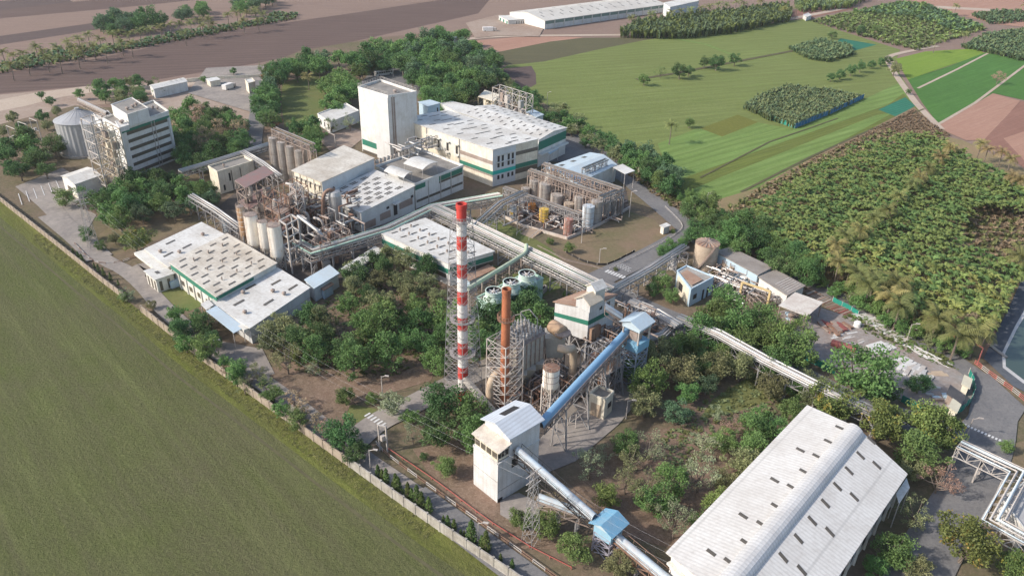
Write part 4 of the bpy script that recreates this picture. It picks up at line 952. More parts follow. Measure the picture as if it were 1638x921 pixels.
# ------------------------------------------------------------------ industrial equipment
def lattice(m, c, w0, w1, z0, z1, n, t=0.16, yaw=YAW, horiz=True, tb=None):
    """four-legged braced tower added to a mesh builder"""
    def cor(k, w): a = yaw+pi/4+k*pi/2; r = w/sqrt(2); return (c[0]+r*cos(a), c[1]+r*sin(a))
    for i in range(n):
        f0, f1 = i/n, (i+1)/n; wa, wb = w0+(w1-w0)*f0, w0+(w1-w0)*f1; za, zb = z0+(z1-z0)*f0, z0+(z1-z0)*f1
        for k in range(4):
            a0, a1, b0, b1 = cor(k, wa), cor(k, wb), cor(k+1, wa), cor(k+1, wb)
            m.bar((*a0,za),(*a1,zb),t); m.bar((*a0,za),(*b1,zb),(tb or t*0.6)); m.bar((*b0,za),(*a1,zb),(tb or t*0.6))
            if horiz: m.bar((*a1,zb),(*b1,zb),(tb or t*0.7))
def tank(name, label, top, base, rpx, mat, cat='tank', legs=0, cone=0.0, roofk=0.08, rails=True, group=None, bands=3, roofmat=None, bandmat=None, zb=0.0, patch=None, n=24):
    """upright cylinder: photo position of its top centre, base centre and half width"""
    b = P(*base, zb) if zb else P(*base)
    h = hgt(base, top) if not zb else None
    if zb:
        d = ray(*top); h = CAMH + d[2]*hypot(b.x, b.y)/hypot(d[0], d[1])
    r = rpx*mpp((b.x, b.y, h)); h = h
    t = thing(name, label, cat, (b.x, b.y, 0), group)
    s = legs if legs else 0.15
    m = MB(); c = (b.x, b.y, 0)
    prof = ([(r*0.25, s-cone)] if cone else [(r*0.98, s)]) + [(r, s+0.02), (r, h)]
    m.lathe(c, prof, n); o = m.build('shell', mat, t, smooth=False)
    m = MB(); m.lathe(c, [(r*1.03, h), (r*1.03, h+0.08), (r*0.15, h+0.08+r*2*roofk)], n); m.build('roof', roofmat or mat, t)
    if bands:
        m = MB()
        for k in range(1, bands+1):
            z = s+(h-s)*k/(bands+1); m.lathe((c[0],c[1],z), [(r*1.0,0),(r*1.02,0.02),(r*1.02,.12),(r,.14)], n)
        m.build('hoop', bandmat or steelb, t)
    if rails:
        m = MB(); k = max(8, int(r*5)); pr = None
        for i in range(k+1):
            a = 2*pi*i/k; p = (b.x+r*cos(a), b.y+r*sin(a))
            m.bar((*p,h),(*p,h+1.0),0.06)
            if pr: m.bar((*pr,h+1.0),(*p,h+1.0),0.06)
            pr = p
        m.build('railing', steelb, t)
        m = MB(); a = -2.2
        for da in (-0.12/r*1.6, 0.12/r*1.6):
            m.bar((b.x+cos(a+da)*(r+.2), b.y+sin(a+da)*(r+.2), 0.2), (b.x+cos(a+da)*(r+.2), b.y+sin(a+da)*(r+.2), h+1), 0.09)
        m.build('ladder', steelb, t)
    if patch:
        m = MB(); a0 = patch[1]; z0, z1 = s+(h-s)*patch[2], s+(h-s)*patch[3]
        for i in range(4):
            q = [(b.x+cos(a0+patch[4]*(i+j)/4)*(r+.04), b.y+sin(a0+patch[4]*(i+j)/4)*(r+.04)) for j in (0,1)]
            m.hexa([(*q[0],z0),(*q[1],z0),(q[1][0]*.9999,q[1][1]*.9999,z0),(q[0][0]*.9999,q[0][1]*.9999,z0)],[(*q[0],z1),(*q[1],z1),(q[1][0]*.9999,q[1][1]*.9999,z1),(q[0][0]*.9999,q[0][1]*.9999,z1)])
        m.build('paint_patch', patch[0], t)
    if legs:
        for k in range(4):
            a = YAW+pi/4+k*pi/2; m = MB(); m.bar((b.x+cos(a)*r, b.y+sin(a)*r, 0), (b.x+cos(a)*r, b.y+sin(a)*r, legs+.3), 0.3); m.build('leg', steelw, t)
        m = MB(); lattice(m, c, r*1.42, r*1.42, 0.1, legs, 2, 0.2); m.build('bracing', steelw, t)
    return t, b, r, h
def L8(x, y): return (790+x/6.142, 240+y/6.142)
TF = [((183,550),(183,668),35,ltblue,'pale blue-white tank with a yellow patch at the left front of the tank farm',(yellow,-2.4,.35,.6,.9)),
 ((255,625),(255,688),26,steelr,'short rust-brown tank beside the pale blue tank with the yellow patch',None),
 ((283,500),(283,600),45,tankg,'dull grey tank behind the short rusty one at the left of the tank farm',None),
 ((375,530),(375,620),42,orange,'orange tank in the front part of the tank farm',None),
 ((488,580),(488,705),45,yellow,'bright yellow tank in the front row of the tank farm',None),
 ((595,655),(595,722),36,steelw,'small white framed tank between the yellow and the rust-streaked red tank',None),
 ((725,678),(725,840),44,None,'rust-red and white streaked tank at the front corner of the tank farm',None),
 ((915,550),(915,770),58,ltblue,'large pale blue-white banded tank on the right side of the tank farm',None),
 ((310,375),(310,470),42,tankg,'squat grey-beige tank in the back left of the tank farm',None),
 ((395,300),(395,455),50,tankg,'tall steel tank behind the squat grey-beige one',None),
 ((497,330),(497,510),58,tankg,'large banded steel tank with a vertical pipe, left of centre in the tank farm',None),
 ((612,440),(612,560),60,tankg,'wide grey tank with a black down-pipe at the centre of the tank farm',None),
 ((725,415),(725,500),50,tankg,'grey tank half hidden behind the brown-topped one',None),
 ((735,525),(735,610),52,tankb,'brown-topped tank at the centre front of the tank farm',None),
 ((832,460),(832,620),50,tankg,'slender grey tank left of the pale blue banded tank',None),
 ((995,500),(995,720),54,tankg,'tall grey steel tank touching the pale blue banded tank on its right',None),
 ((170,470),(170,545),38,tankb,'dark brownish tank at the far left edge of the tank farm',None),
 ((1090,500),(1090,660),40,tankg,'grey tank under the pipe bridge, third from the right end of the tank farm',None),
 ((1160,490),(1160,635),38,tankg,'grey tank under the pipe bridge, second from the right end of the tank farm',None),
 ((1230,470),(1230,610),36,tankg,'grey tank at the far right end of the tank farm',None),
 ((600,385),(600,430),52,tankg,'low pale tank under the pipes behind the wide grey tank',None),
 ((975,430),(975,500),34,steelw,'small shiny white vessel behind the tall grey tank',None)]
redwhite = weather('rust_red_streaked_paint', (0.55,0.50,0.45), (0.35,0.12,0.06), 0.9, rust=0.9, rustcol=(0.42,0.10,0.05))
for (tp, bs, r, mt, lab, patch) in TF:
    tank('storage_tank', lab, L8(*tp), L8(*bs), r/6.142, mt or redwhite, patch=patch)
    if mt is orange or mt is yellow: pass
# dike wall
dk = [(803,348),(835,364),(907,384.5),(957,363),(1007,335)]
t = thing('bund_wall', 'low whitish wall with rust stains round the front and right side of the tank farm', 'wall', P(907,384.5))
for a, b in zip(dk, dk[1:]):
    a, b = P(*a), P(*b); m = MB(); m.bar((a.x,a.y,0.6),(b.x,b.y,0.6),0.35,1.2); m.build('wall_section', weather('rust_stained_white_wall',(0.58,0.54,0.48),(0.35,0.2,0.14),0.7,rust=0.1), t)
def rack(name, label, pts, zt, w, pipes, depth=2.2, step=7.0, mat=steel, pmat=(alum,), cat='pipe rack', posts=True, pr=0.25, truss=True, zf=0.0, postw=0.28, below=0, rails=False):
    """pipe bridge along world points; zt height of the pipe deck"""
    q = [P(p[0], p[1], zt) for p in pts]
    t = thing(name, label, cat, (q[0].x, q[0].y, zf))
    def off(o):
        out = []
        for i, p in enumerate(q):
            d0 = (q[i]-q[i-1]).normalized() if i else None; d1 = (q[i+1]-q[i]).normalized() if i < len(q)-1 else None
            n0 = Vector((-d0.y,d0.x,0)) if d0 else None; n1 = Vector((-d1.y,d1.x,0)) if d1 else None
            n = ((n0+n1)/(1+n0.dot(n1)) if n0 and n1 else (n0 or n1)); out.append(p+n*o)
        return out
    for i in range(pipes):
        o = (i-(pipes-1)/2)*(w*0.86/max(1,pipes-1)) if pipes > 1 else 0
        r = pr*(0.7+0.6*((i*7) % 3)/2); m = MB(); m.tube([p+Vector((0,0,r+0.1)) for p in off(o)], r, 7); m.build('pipe', pmat[i % len(pmat)], t, smooth=True)
    for i in range(below):
        o = (i-(below-1)/2)*(w*0.8/max(1,below-1)); m = MB(); m.tube([p-Vector((0,0,depth-0.3)) for p in off(o)], pr*0.8, 6); m.build('pipe', pmat[(i+1) % len(pmat)], t, smooth=True)
    m = MB()
    L, R = off(w/2), off(-w/2)
    cols = []
    for S in (L, R):
        for a, b in zip(S, S[1:]):
            n = max(1, round((b-a).length/2.6)); dn = Vector((0,0,-depth))
            m.bar(a, b, 0.16)
            if truss: m.bar(a+dn, b+dn, 0.16)
            if rails: m.bar(a+Vector((0,0,1.1)), b+Vector((0,0,1.1)), 0.08); m.bar(a+Vector((0,0,.6)), b+Vector((0,0,.6)), 0.06)
            for k in range(n):
                p0, p1 = a.lerp(b, k/n), a.lerp(b, (k+1)/n)
                if truss:
                    m.bar(p0, p0+dn, 0.1); m.bar(p0+dn if k % 2 else p0, p1 if k % 2 else p1+dn, 0.09)
                if rails: m.bar(p0, p0+Vector((0,0,1.1)), 0.07)
    for a, b, c, d in zip(L, L[1:], R, R[1:]):
        n = max(1, round((b-a).length/2.6))
        for k in range(n+1): m.bar(a.lerp(b,k/n), c.lerp(d,k/n), 0.14); (m.bar(a.lerp(b,k/n)-Vector((0,0,depth)), c.lerp(d,k/n)-Vector((0,0,depth)), 0.14) if truss else None)
    m.build('truss' if truss else 'deck_frame', mat, t)
    if posts:
        for a, b, c, d in zip(L, L[1:], R, R[1:]):
            n = max(1, round((b-a).length/step))
            for k in range(n+ (1 if b is L[-1] else 0)):
                m = MB(); l, r = a.lerp(b, k/n), c.lerp(d, k/n); zz = zt-(depth if truss else 0.1)
                m.bar((l.x,l.y,zf),(l.x,l.y,zz),postw); m.bar((r.x,r.y,zf),(r.x,r.y,zz),postw)
                m.bar((l.x,l.y,zf+0.5),(r.x,r.y,zf+(zz-zf)*.5),0.14); m.bar((r.x,r.y,zf+0.5),(l.x,l.y,zf+(zz-zf)*.5),0.14); m.bar((l.x,l.y,zf+(zz-zf)*.5),(r.x,r.y,zf+(zz-zf)*.5),0.16); m.bar((l.x,l.y,zz-.2),(r.x,r.y,zz-.2),0.2)
                m.build('support_frame', mat, t)
    return t
rack('main_pipe_bridge', 'long silvery pipe bridge running from the white hall past the lawns to the boiler house', [(693,331),(760,362),(830,396),(890,424),(975,466)], 7.5, 4.2, 6, 2.4, 7, pmat=(alum,steelw,alum,pgreen), below=4)
rack('east_pipe_bridge', 'silver pipe bridge running from the boiler yard to the trees above the near warehouse', [(1084,508),(1150,535),(1223,576),(1312,621),(1405,663)], 6.5, 3.2, 5, 2.0, 8, pmat=(alum,steelw), rails=False)
rack('corner_pipe_bridge', 'pale blue-white pipe bridge that turns a right angle at the lower right corner', [(1535,710),(1575,729),(1632,756),(1589,833),(1660,872)], 6.0, 3.2, 4, 2.0, 8, mat=steelw, pmat=(weather('pale_blue_pipe_paint',(0.55,0.64,0.68),(0.35,0.33,0.3),0.4),steelw), pr=0.2)
rack('teal_pipe_bridge', 'pipe bridge with teal-topped pipes along the foot of the white hall to the rusty silos', [(800,312),(693,331),(620,366),(500,402),(476,388)], 7.0, 3.6, 5, 2.4, 6, pmat=(cteal,alum,steelw,steelb), below=3)
rack('hall_pipe_bridge', 'short pipe bridge climbing from the pipe crossing to the right end of the big hall', [(760,362),(800,326),(838,308)], 7.5, 3.4, 4, 2.2, 6, pmat=(alum,tan))
rack('road_pipe_bridge', 'steel pipe bridge beside the diagonal road, leading up to the big beige tank', [(965,472),(1040,430),(1096,394)], 6.0, 2.6, 4, 1.8, 6, mat=steel, pmat=(steelw,alum))
rack('tower_pipe_bridge', 'slim grey pipe bridge from the foot of the tower block across the dark trees', [(288,275),(350,257),(404,240),(432,231)], 7.5, 2.0, 3, 1.6, 9, pmat=(alum,))
rack('link_pipe_bridge', 'grey pipe bridge sloping down behind the cream building toward the silo group', [(388,243),(420,262),(448,283)], 8, 1.8, 3, 1.6, 6, pmat=(alum,))
rack('lawn_pipe_bridge', 'narrow pipe bridge on trestles over the left lawn to the rusty silos', [(305,313),(345,337),(385,366)], 6.5, 1.8, 3, 1.5, 5, pmat=(alum,steelw))
rack('small_pipe_bridge', 'cross-shaped low pipe frame between the blue conveyor tower and the long pipe bridge', [(1030,545),(1060,536),(1086,512)], 5.0, 2.2, 4, 1.4, 5, pmat=(alum,steelw))
rack('east_pipe_bridge', 'pipe bridge coming out from behind the boiler house toward the road', [(1008,482),(1050,500),(1086,522)], 6.5, 2.6, 5, 1.8, 6, pmat=(alum,steelw))
# tank farm pipe frames with hanging lines
def farm(name, label, a, b, zt, w, n, mat=steelb):
    t = rack(name, label, [a, b], zt, w, 3, 2.0, (P(*b,zt)-P(*a,zt)).length/n, mat=mat, pmat=(alum,tan,steelw), pr=0.16)
    A, B_ = P(*a,zt), P(*b,zt); m = MB(); L = (B_-A).length; k = int(L/0.75)
    for i in range(k):
        p = A.lerp(B_, (i+0.5)/k); n_ = Vector((-(B_-A).y,(B_-A).x,0)).normalized()*rnd.uniform(-w/2,w/2); p = p+n_
        dz = rnd.uniform(2,zt*0.85); m.bar(p, (p.x,p.y,zt-dz), rnd.uniform(.12,.28))
        if rnd.random() < .6: z = zt-rnd.uniform(.8,3.5); q = p+(B_-A).normalized()*rnd.uniform(.8,3); m.bar((p.x,p.y,z),(q.x,q.y,z),0.14)
    m.build('drop_pipes', mat, t); return t
farm('tank_farm_pipe_bridge', 'brown pipe bridge with hanging pipes along the middle of the tank farm', L8(350,195), L8(1050,435), 9.0, 1.6, 6)
farm('tank_farm_pipe_bridge', 'tan pipe bridge along the back of the tank farm before the blue and white roof', L8(487,135), L8(1252,385), 9.5, 1.6, 7)
farm('tank_farm_pipe_bridge', 'silver pipe bridge closing the right end of the tank farm', L8(1050,470), L8(1262,385), 9.0, 1.8, 3, steel)
farm('tank_farm_pipe_bridge', 'long silver pipe line on posts along the front third of the tank farm', L8(100,370), L8(850,632), 5.0, 1.2, 6, steel)
farm('tank_farm_pipe_bridge', 'steel gantry over the white half of the drum store roof', L8(880,190), L8(1110,95), 9.0, 1.6, 3, steel)
farm('tank_farm_pipe_bridge', 'jumble of brown pipework between the two long bridges of the tank farm', L8(560,270), L8(1180,450), 6.0, 1.6, 6, steelb)
def pipework(name, label, px, n, zmax, mats, r=(.1,.28), base=None, seg=(1.5,5), cat='pipework'):
    """tangle of small process pipes with right-angle bends inside a ground polygon"""
    q = [P(*p) for p in px]; c = sum(q, Vector((0,0,0)))/len(q); t = thing(name, label, cat, (c.x, c.y, 0))
    ax = Vector((cos(YAW), sin(YAW), 0)); ay = Vector((-sin(YAW), cos(YAW), 0))
    for k, mt in enumerate(mats):
        m = MB()
        for i in range(n//len(mats)):
            u, v = rnd.random(), rnd.random(); a, b = q[0].lerp(q[1],u), q[3].lerp(q[2],u); p = a.lerp(b,v); z = rnd.uniform(.5,zmax); rr = rnd.uniform(*r)
            pts = [Vector((p.x,p.y,0.1)), Vector((p.x,p.y,z))]
            for j in range(rnd.randint(1,3)):
                d = rnd.choice((ax,-ax,ay,-ay))*rnd.uniform(*seg); nx = pts[-1]+d; pts.append(nx)
                if rnd.random() < .5: pts.append(nx+Vector((0,0,rnd.uniform(-z*.6,1.5))))
            m.tube(pts, rr, 6)
        m.build('pipes', mt, t)
    return t
pipework('tank_farm_pipework', 'small pipes and valves crowded between the front tanks of the tank farm', [(812,350),(905,378),(1000,338),(905,300)], 200, 2.2, (steelb,steelw,steelr))
pipework('pump_pipework', 'pipes and pumps in the yard between the cream pump house and the long white-walled shed', [(1135,452),(1195,482),(1235,470),(1160,428)], 90, 2.5, (steelw,steelb,alum))
pipework('boiler_pipework', 'brown and grey pipes under and beside the boiler house', [(935,580),(1000,600),(1040,540),(985,520)], 110, 9.0, (steelb,steelr,steel))
pipework('filter_pipework', 'dark pipes and rods around the foot of the rust-brown chimney and grey filter box', [(800,650),(870,665),(925,620),(860,600)], 80, 6.0, (steelb,steelr,steel))
pipework('evaporator_pipework', 'dense brown pipework beside the cream hall under the curved duct', [(470,395),(570,385),(560,345),(500,330)], 130, 10.0, (steelb,steelr,alum), (.12,.4))
pipework('fan_pipework', 'pipes and ducts on the brown flat roof under the white canopies', [(635,300),(690,272),(700,262),(640,283)], 30, 4.0, (alum,steelw), (.15,.4))
for c in bpy.data.objects:
    pass
bpy.data.objects['fan_pipework'].location.z = 8.8
# --- evaporative condenser frame behind the rear hall
def frame(name, label, corners, z0, zs, bays, mat=steelw, cat='steel frame', deck=None, t=0.3, brace=0.5, junk=0, jm=None):
    q = [P(*c[:2], c[2]) for c in corners]     # roof-level corners
    if len(q) == 3: q.append(Vector((q[0].x+q[2].x-q[1].x, q[0].y+q[2].y-q[1].y, q[0].z)))
    t *= .72
    th = thing(name, label, cat, (q[1].x,q[1].y,z0)); ztop = q[0].z
    lv = [z0+(ztop-z0)*k for k in zs]
    na, nb = bays
    pt = lambda u, v, z: Vector(((q[1]*(1-u)*(1-v)+q[0]*u*(1-v)+q[3]*u*v+q[2]*(1-u)*v).x, (q[1]*(1-u)*(1-v)+q[0]*u*(1-v)+q[3]*u*v+q[2]*(1-u)*v).y, z))
    for i in range(na+1):
        for j in range(nb+1):
            m = MB(); m.bar(pt(i/na,j/nb,z0), pt(i/na,j/nb,ztop), t); m.build('column', mat, th)
    m = MB()
    prev = z0
    for z in lv:
        for i in range(na+1): m.bar(pt(i/na,0,z), pt(i/na,1,z), t*.8)
        for j in range(nb+1): m.bar(pt(0,j/nb,z), pt(1,j/nb,z), t*.8)
        for i in range(na):
            for v in (0,1):
                if rnd.random() < brace: m.bar(pt(i/na,v,prev), pt((i+1)/na,v,z), t*.5); m.bar(pt((i+1)/na,v,prev), pt(i/na,v,z), t*.5)
        for j in range(nb):
            for u in (0,1):
                if rnd.random() < brace: m.bar(pt(u,j/nb,prev), pt(u,(j+1)/nb,z), t*.5); m.bar(pt(u,(j+1)/nb,prev), pt(u,j/nb,z), t*.5)
        prev = z
    m.build('beams_and_bracing', mat, th)
    if deck:
        for z, dm in deck:
            m = MB(); m.hexa([pt(0,0,z), pt(1,0,z), pt(1,1,z), pt(0,1,z)], [pt(0,0,z+.1), pt(1,0,z+.1), pt(1,1,z+.1), pt(0,1,z+.1)]); m.build('deck', dm, th)
    for k in range(junk):
        u, v = rnd.uniform(.08,.92), rnd.uniform(.08,.92); z = rnd.choice([z0]+lv[:-1]); h = (ztop-z0)/len(lv)*rnd.uniform(.5,.85); p = pt(u,v,z); m = MB()
        if rnd.random() < .6: m.lathe((p.x,p.y,z), [(.3,0),(rnd.uniform(.5,.9),.3),(rnd.uniform(.5,.9),h),(.2,h+.3)], 10)
        else: m.box((p.x,p.y,z+h/2),(rnd.uniform(1,2.4),rnd.uniform(1,2),h),YAW)
        m.build('vessel', rnd.choice(jm or (steelb,alum,steelw)), th)
    return th
frame('condenser_stack', 'pale steel frame full of condenser coils behind the many-skylit rear hall', [(788,140,15),(842,157,15),(853,152,15)], 0, (.33,.66,1), (5,1), steelw, junk=22, t=0.35)
frame('condenser_stack', 'shorter yellowish stepped condenser stack left of the pale steel frame', [(765,155,8),(790,163,8),(800,152,8)], 0, (.5,1), (2,1), weather('yellow_cream_steel',(0.58,0.52,0.36),(0.3,0.22,0.14),0.6), deck=[(8,wallc)], junk=10, jm=(wallc,tan))
# --- stair and pipe frames on the tower block
zS = hgt((169,315),(145,197))
frame('open_stairway', 'white steel stair frame on the left corner of the tower block', [(129,189.5,zS),(145,197,zS),(162,191,zS)], 0, lin(.14,1,7), (1,1), steelw, t=0.42, junk=0, brace=0.25)
frame('open_stairway', 'cream frame packed with pipes and vessels between the white stair frame and tower block', [(152,200,zS-3),(174,211,zS-3),(191,206,zS-3)], 0, lin(.14,1,7), (2,2), weather('cream_steel',(0.56,0.51,0.41),(0.22,0.15,0.1),0.7), junk=46, t=0.34, brace=.8, jm=(tan,steelb,wallc))
# --- process frames in the centre left
redfloor = weather('red_oxide_floor', (0.24,0.13,0.115), (0.17,0.15,0.14), 0.9, scale=.6)
frame('pipe_deck', 'brown steel frame with a red oxide top deck in front of the cream building', [(376,289,14),(392,301,14),(438,277,14)], 0, (.25,.5,.75,1), (1,3), steelb, deck=[(14,redfloor),(7,redfloor)], junk=14, jm=(steelb,tankg,darkw))
frame('pipe_deck', 'rusty multi-storey frame with a red deck between the grey silos and the cream hall', [(420,312,14),(445,325,14),(492,297,14)], 0, (.25,.5,.75,1), (2,3), steelr, deck=[(10,steelb),(5,redfloor)], junk=34, jm=(steelb,steelr,tankg))
frame('stair_tower', 'zigzag stair tower of pale steel against the end of the cream hall', [(463,297,16),(473,304,16),(484,298,16)], 0, lin(.14,1,7), (1,1), steelw, t=.28, brace=1)
frame('hoist_tower', 'tall pale rectangular steel frame just right of the four white rusty silos', [(447,353,15),(458,360,15),(477,350,15)], 0, lin(.25,1,4), (1,1), steelw, t=.55, brace=.2)
# --- silos
gi = [((434.5,221),(444,283)),((449,228),(457,290)),((463,234.5),(470,296)),((478,241),(484,300))]
gl = ['leftmost and tallest-looking of the four slim grey silos in a row', 'second from the left of the four slim grey silos in a row', 'third from the left of the four slim grey silos in a row', 'rightmost of the four slim grey silos in a row, nearest the cream hall']
for (tp, bs), lb in zip(gi, gl): tank('grey_silo', lb, tp, bs, 6.8, tankg, 'silo', rails=True, group='slim grey silos', bands=4)
for (tp, bs), lb in zip([((447,214),(456,276)),((461,221),(469,283)),((475,227),(482,289)),((489,233),(495,293))], ['left','second','third','rightmost']):
    tank('grey_silo', lb+' of the back row of slim grey silos, half hidden under the pipe gallery' if lb != 'left' else 'leftmost of the back row of slim grey silos, half hidden under the pipe gallery', tp, bs, 6.5, tankg, 'silo', group='slim grey silos', bands=4)
gz = hgt((444,283),(434.5,221))
farm('silo_gallery', 'brown pipe gallery on steel legs along the top of the slim grey silos', (438,206), (500,232), gz+3.0, 2.2, 5, steelb)
wl = [((386,330),(391,376),5.8,'narrow leftmost white silo heavily streaked with orange rust'),((401,343),(407,390),10,'broad cream-white silo, second from the left of the four rusty ones'),
      ((419,354),(425,395),7.5,'narrower white silo, third from the left of the four rusty ones'),((436.5,360),(444,408),10.5,'broad white silo with a rust patch near its top, rightmost of the four')]
for tp, bs, r, lb in wl:
    # bs is where the cone starts; the silo stands on legs about 5 m high
    b5 = P(*bs, 5.0); d = ray(*tp); h = CAMH + d[2]*hypot(b5.x,b5.y)/hypot(d[0],d[1])
    tank('white_silo', lb, tp, bs, r, silow if r > 6 else weather('orange_rusted_white_paint',(0.62,0.54,0.42),(0.42,0.2,0.08),0.8,rust=0.75,rustcol=(0.45,0.2,0.06)), 'silo', legs=5.0, cone=2.6, zb=5.0, roofmat=steelb, group='white rusty silos', bands=5, bandmat=silow)
tank('vent_tank', 'small pale grey tank on the ground left of the rusty white silos', (359,351), (364,371), 6.5, ltblue, bands=1)
# grain silos
for (tp, bs, r, lb) in (((127,190),(140,243),31,'big corrugated grain silo with a shallow cone roof behind the tower block'),((149,194),(164,250),18,'second corrugated grain silo squeezed behind the stair frame')):
    b = P(*bs); h = hgt(bs, tp); rr = r*mpp((b.x,b.y,h)); t = thing('grain_silo', lb, 'silo', b)
    m = MB(); n = 64
    gs = weather('corrugated_grey_silo_sheet',(0.38,0.39,0.40),(0.24,0.23,0.22),0.45,metal=.2,rough=.5)
    for k in range(n):
        a0, a1 = 2*pi*k/n, 2*pi*(k+1)/n; r0, r1 = rr*(1 if k % 2 else .975), rr*(.975 if k % 2 else 1)
        m.poly([(b.x+cos(a0)*r0,b.y+sin(a0)*r0,1),(b.x+cos(a1)*r1,b.y+sin(a1)*r1,1),(b.x+cos(a1)*r1,b.y+sin(a1)*r1,h),(b.x+cos(a0)*r0,b.y+sin(a0)*r0,h)])
    m.build('shell', gs, t)
    m = MB(); m.lathe((b.x,b.y,h), [(rr*1.03,0),(rr*1.03,.1),(rr*.1,rr*.42),(rr*.1,rr*.42+.6)], 40); m.build('cone_roof', gs, t)
    m = MB()
    for k in range(20): a = 2*pi*k/20; m.bar((b.x+cos(a)*rr*1.0,b.y+sin(a)*rr*1.0,h+.16),(b.x+cos(a)*rr*.1,b.y+sin(a)*rr*.1,h+rr*.42+.05),.12)
    m.build('roof_rib', gs, t)
    m = MB(); m.lathe((b.x,b.y,0), [(rr*1.08,0),(rr*1.08,1.0)], 40); m.build('plinth', concr, t)
def gallery(name, label, A, B_, w, h, mat, under=steelb, tube_r=None, cat='conveyor', depth=1.6, legs=(), legmat=steel):
    """covered belt gallery between two world points"""
    t = thing(name, label, cat, (A.x, A.y, min(A.z,B_.z)))
    d = (B_-A).normalized(); n = Vector((-d.y,d.x,0)).normalized(); up = Vector((0,0,1))
    m = MB(); k = 12
    for s in range(k):       # rounded hood
        a0, a1 = pi*s/k*1.15-0.24, pi*(s+1)/k*1.15-0.24
        f = lambda a, r: n*cos(a)*w/2*r + up*sin(a)*h*r
        m.hexa([A+f(a0,1),A+f(a1,1),A+f(a1,.93),A+f(a0,.93)], [B_+f(a0,1),B_+f(a1,1),B_+f(a1,.93),B_+f(a0,.93)])
    m.build('hood', mat, t)
    L = (B_-A).length; c = int(L/2.4); m = MB(); dn = -up*depth
    for s in (-1, 1):
        o = n*s*w*.62; m.bar(A+o-up*.3, B_+o-up*.3, .16); m.bar(A+o+dn, B_+o+dn, .16)
        if s: m.bar(A+o*1.25+up*.8, B_+o*1.25+up*.8, .07)
        for i in range(c+1):
            p = A.lerp(B_, i/c)+o; m.bar(p-up*.3, p+dn, .12); m.bar(p, p+up*.8+o*.25, .06)
            if i < c: p2 = A.lerp(B_, (i+1)/c)+o; m.bar(p-up*.3 if i % 2 else p+dn, p2+dn if i % 2 else p2-up*.3, .1)
    for i in range(c+1): p = A.lerp(B_, i/c); m.bar(p-n*w*.62+dn, p+n*w*.62+dn, .12)
    m.build('truss', under, t)
    m = MB(); m.hexa([A+n*w*.6-up*.32,A-n*w*.6-up*.32,B_-n*w*.6-up*.32,B_+n*w*.6-up*.32],[A+n*w*.6-up*.26,A-n*w*.6-up*.26,B_-n*w*.6-up*.26,B_+n*w*.6-up*.26]); m.build('walkway', steelb, t)
    for f_, wd in legs:
        p = A.lerp(B_, f_)+dn; m = MB()
        for s in (-1,1):
            m.bar((p.x+n.x*s*wd/2, p.y+n.y*s*wd/2, 0), (p.x+n.x*s*w*.6, p.y+n.y*s*w*.6, p.z), .28)
        nn = max(2, int(p.z/3.5))
        for i in range(nn):
            wa, wb = wd+(w*1.2-wd)*i/nn, wd+(w*1.2-wd)*(i+1)/nn; za, zb2 = p.z*i/nn, p.z*(i+1)/nn
            m.bar((p.x+n.x*wa/2,p.y+n.y*wa/2,za),(p.x-n.x*wb/2,p.y-n.y*wb/2,zb2),.14); m.bar((p.x-n.x*wa/2,p.y-n.y*wa/2,za),(p.x+n.x*wb/2,p.y+n.y*wb/2,zb2),.14); m.bar((p.x-n.x*wb/2,p.y-n.y*wb/2,zb2),(p.x+n.x*wb/2,p.y+n.y*wb/2,zb2),.14)
        m.build('trestle', legmat, t)
    return t
gallery('silo_conveyor', 'slim grey conveyor from the roof of the tower block down to the grain silo peak', P(172,182,H1+1), P(126,160,hgt((140,243),(127,190))+5), 1.2, .8, steel)
# transfer tower blue
zt = hgt((1010,622),(1016,523)); bt = P(1008,612); p1 = P(1014,519,zt)
tw = thing('blue_transfer_tower', 'tall steel tower with pale blue roof and bright blue belly where the long conveyor ends', 'tower', bt)
m = MB(); lattice(m, bt, 4.2, 4.0, 0, zt-5.5, 5, .28, tb=.14); m.build('lattice', weather('blue_grey_steel',(0.25,0.33,0.42),(0.25,0.2,0.18),0.6), tw)
m = MB()
for kk in range(4):
    a = YAW+pi/4+kk*pi/2; r = 4.0/sqrt(2); m.bar((bt.x+cos(a)*r,bt.y+sin(a)*r,zt-5.5),(bt.x+cos(a)*r,bt.y+sin(a)*r,zt),.3)
m.build('column', steelw, tw)
m = MB(); m.box((bt.x,bt.y,zt-5.2),(4.4,4.4,2.0),YAW); m.build('belly_box', roofbr, tw)
def gable(t, c, lx, ly, z, rise, mat, yaw=YAW, th=.12):
    ux, uy = Vector((cos(yaw),sin(yaw),0)), Vector((-sin(yaw),cos(yaw),0)); c = Vector((c[0],c[1],0)); m = MB()
    for s in (-1,1):
        q = [c+uy*s*ly/2-ux*lx/2, c+uy*s*ly/2+ux*lx/2, c+ux*lx/2, c-ux*lx/2]; zz_ = (z,z,z+rise,z+rise)
        m.hexa([(p.x,p.y,k) for p,k in zip(q,zz_)], [(p.x,p.y,k+th) for p,k in zip(q,zz_)])
    m.build('roof', mat, t)
    m = MB()
    for s in (-1,1): p = c+ux*s*lx*.42; m.poly([(p.x+uy.x*ly*.46,p.y+uy.y*ly*.46,z),(p.x-uy.x*ly*.46,p.y-uy.y*ly*.46,z),(p.x,p.y,z+rise*.92)])
    m.build('gable_end', roofb, t)
gable(tw, bt, 5.6, 5.6, zt, 1.2, roofb); m = MB(); m.box((bt.x,bt.y,zt-.5),(4.5,4.5,1.0),YAW); m.build('cladding', roofb, tw)
m = MB(); m.box((bt.x,bt.y,zt-3.2),(2.0,2.0,2.2),YAW); m.build('drive_unit', steelb, tw)
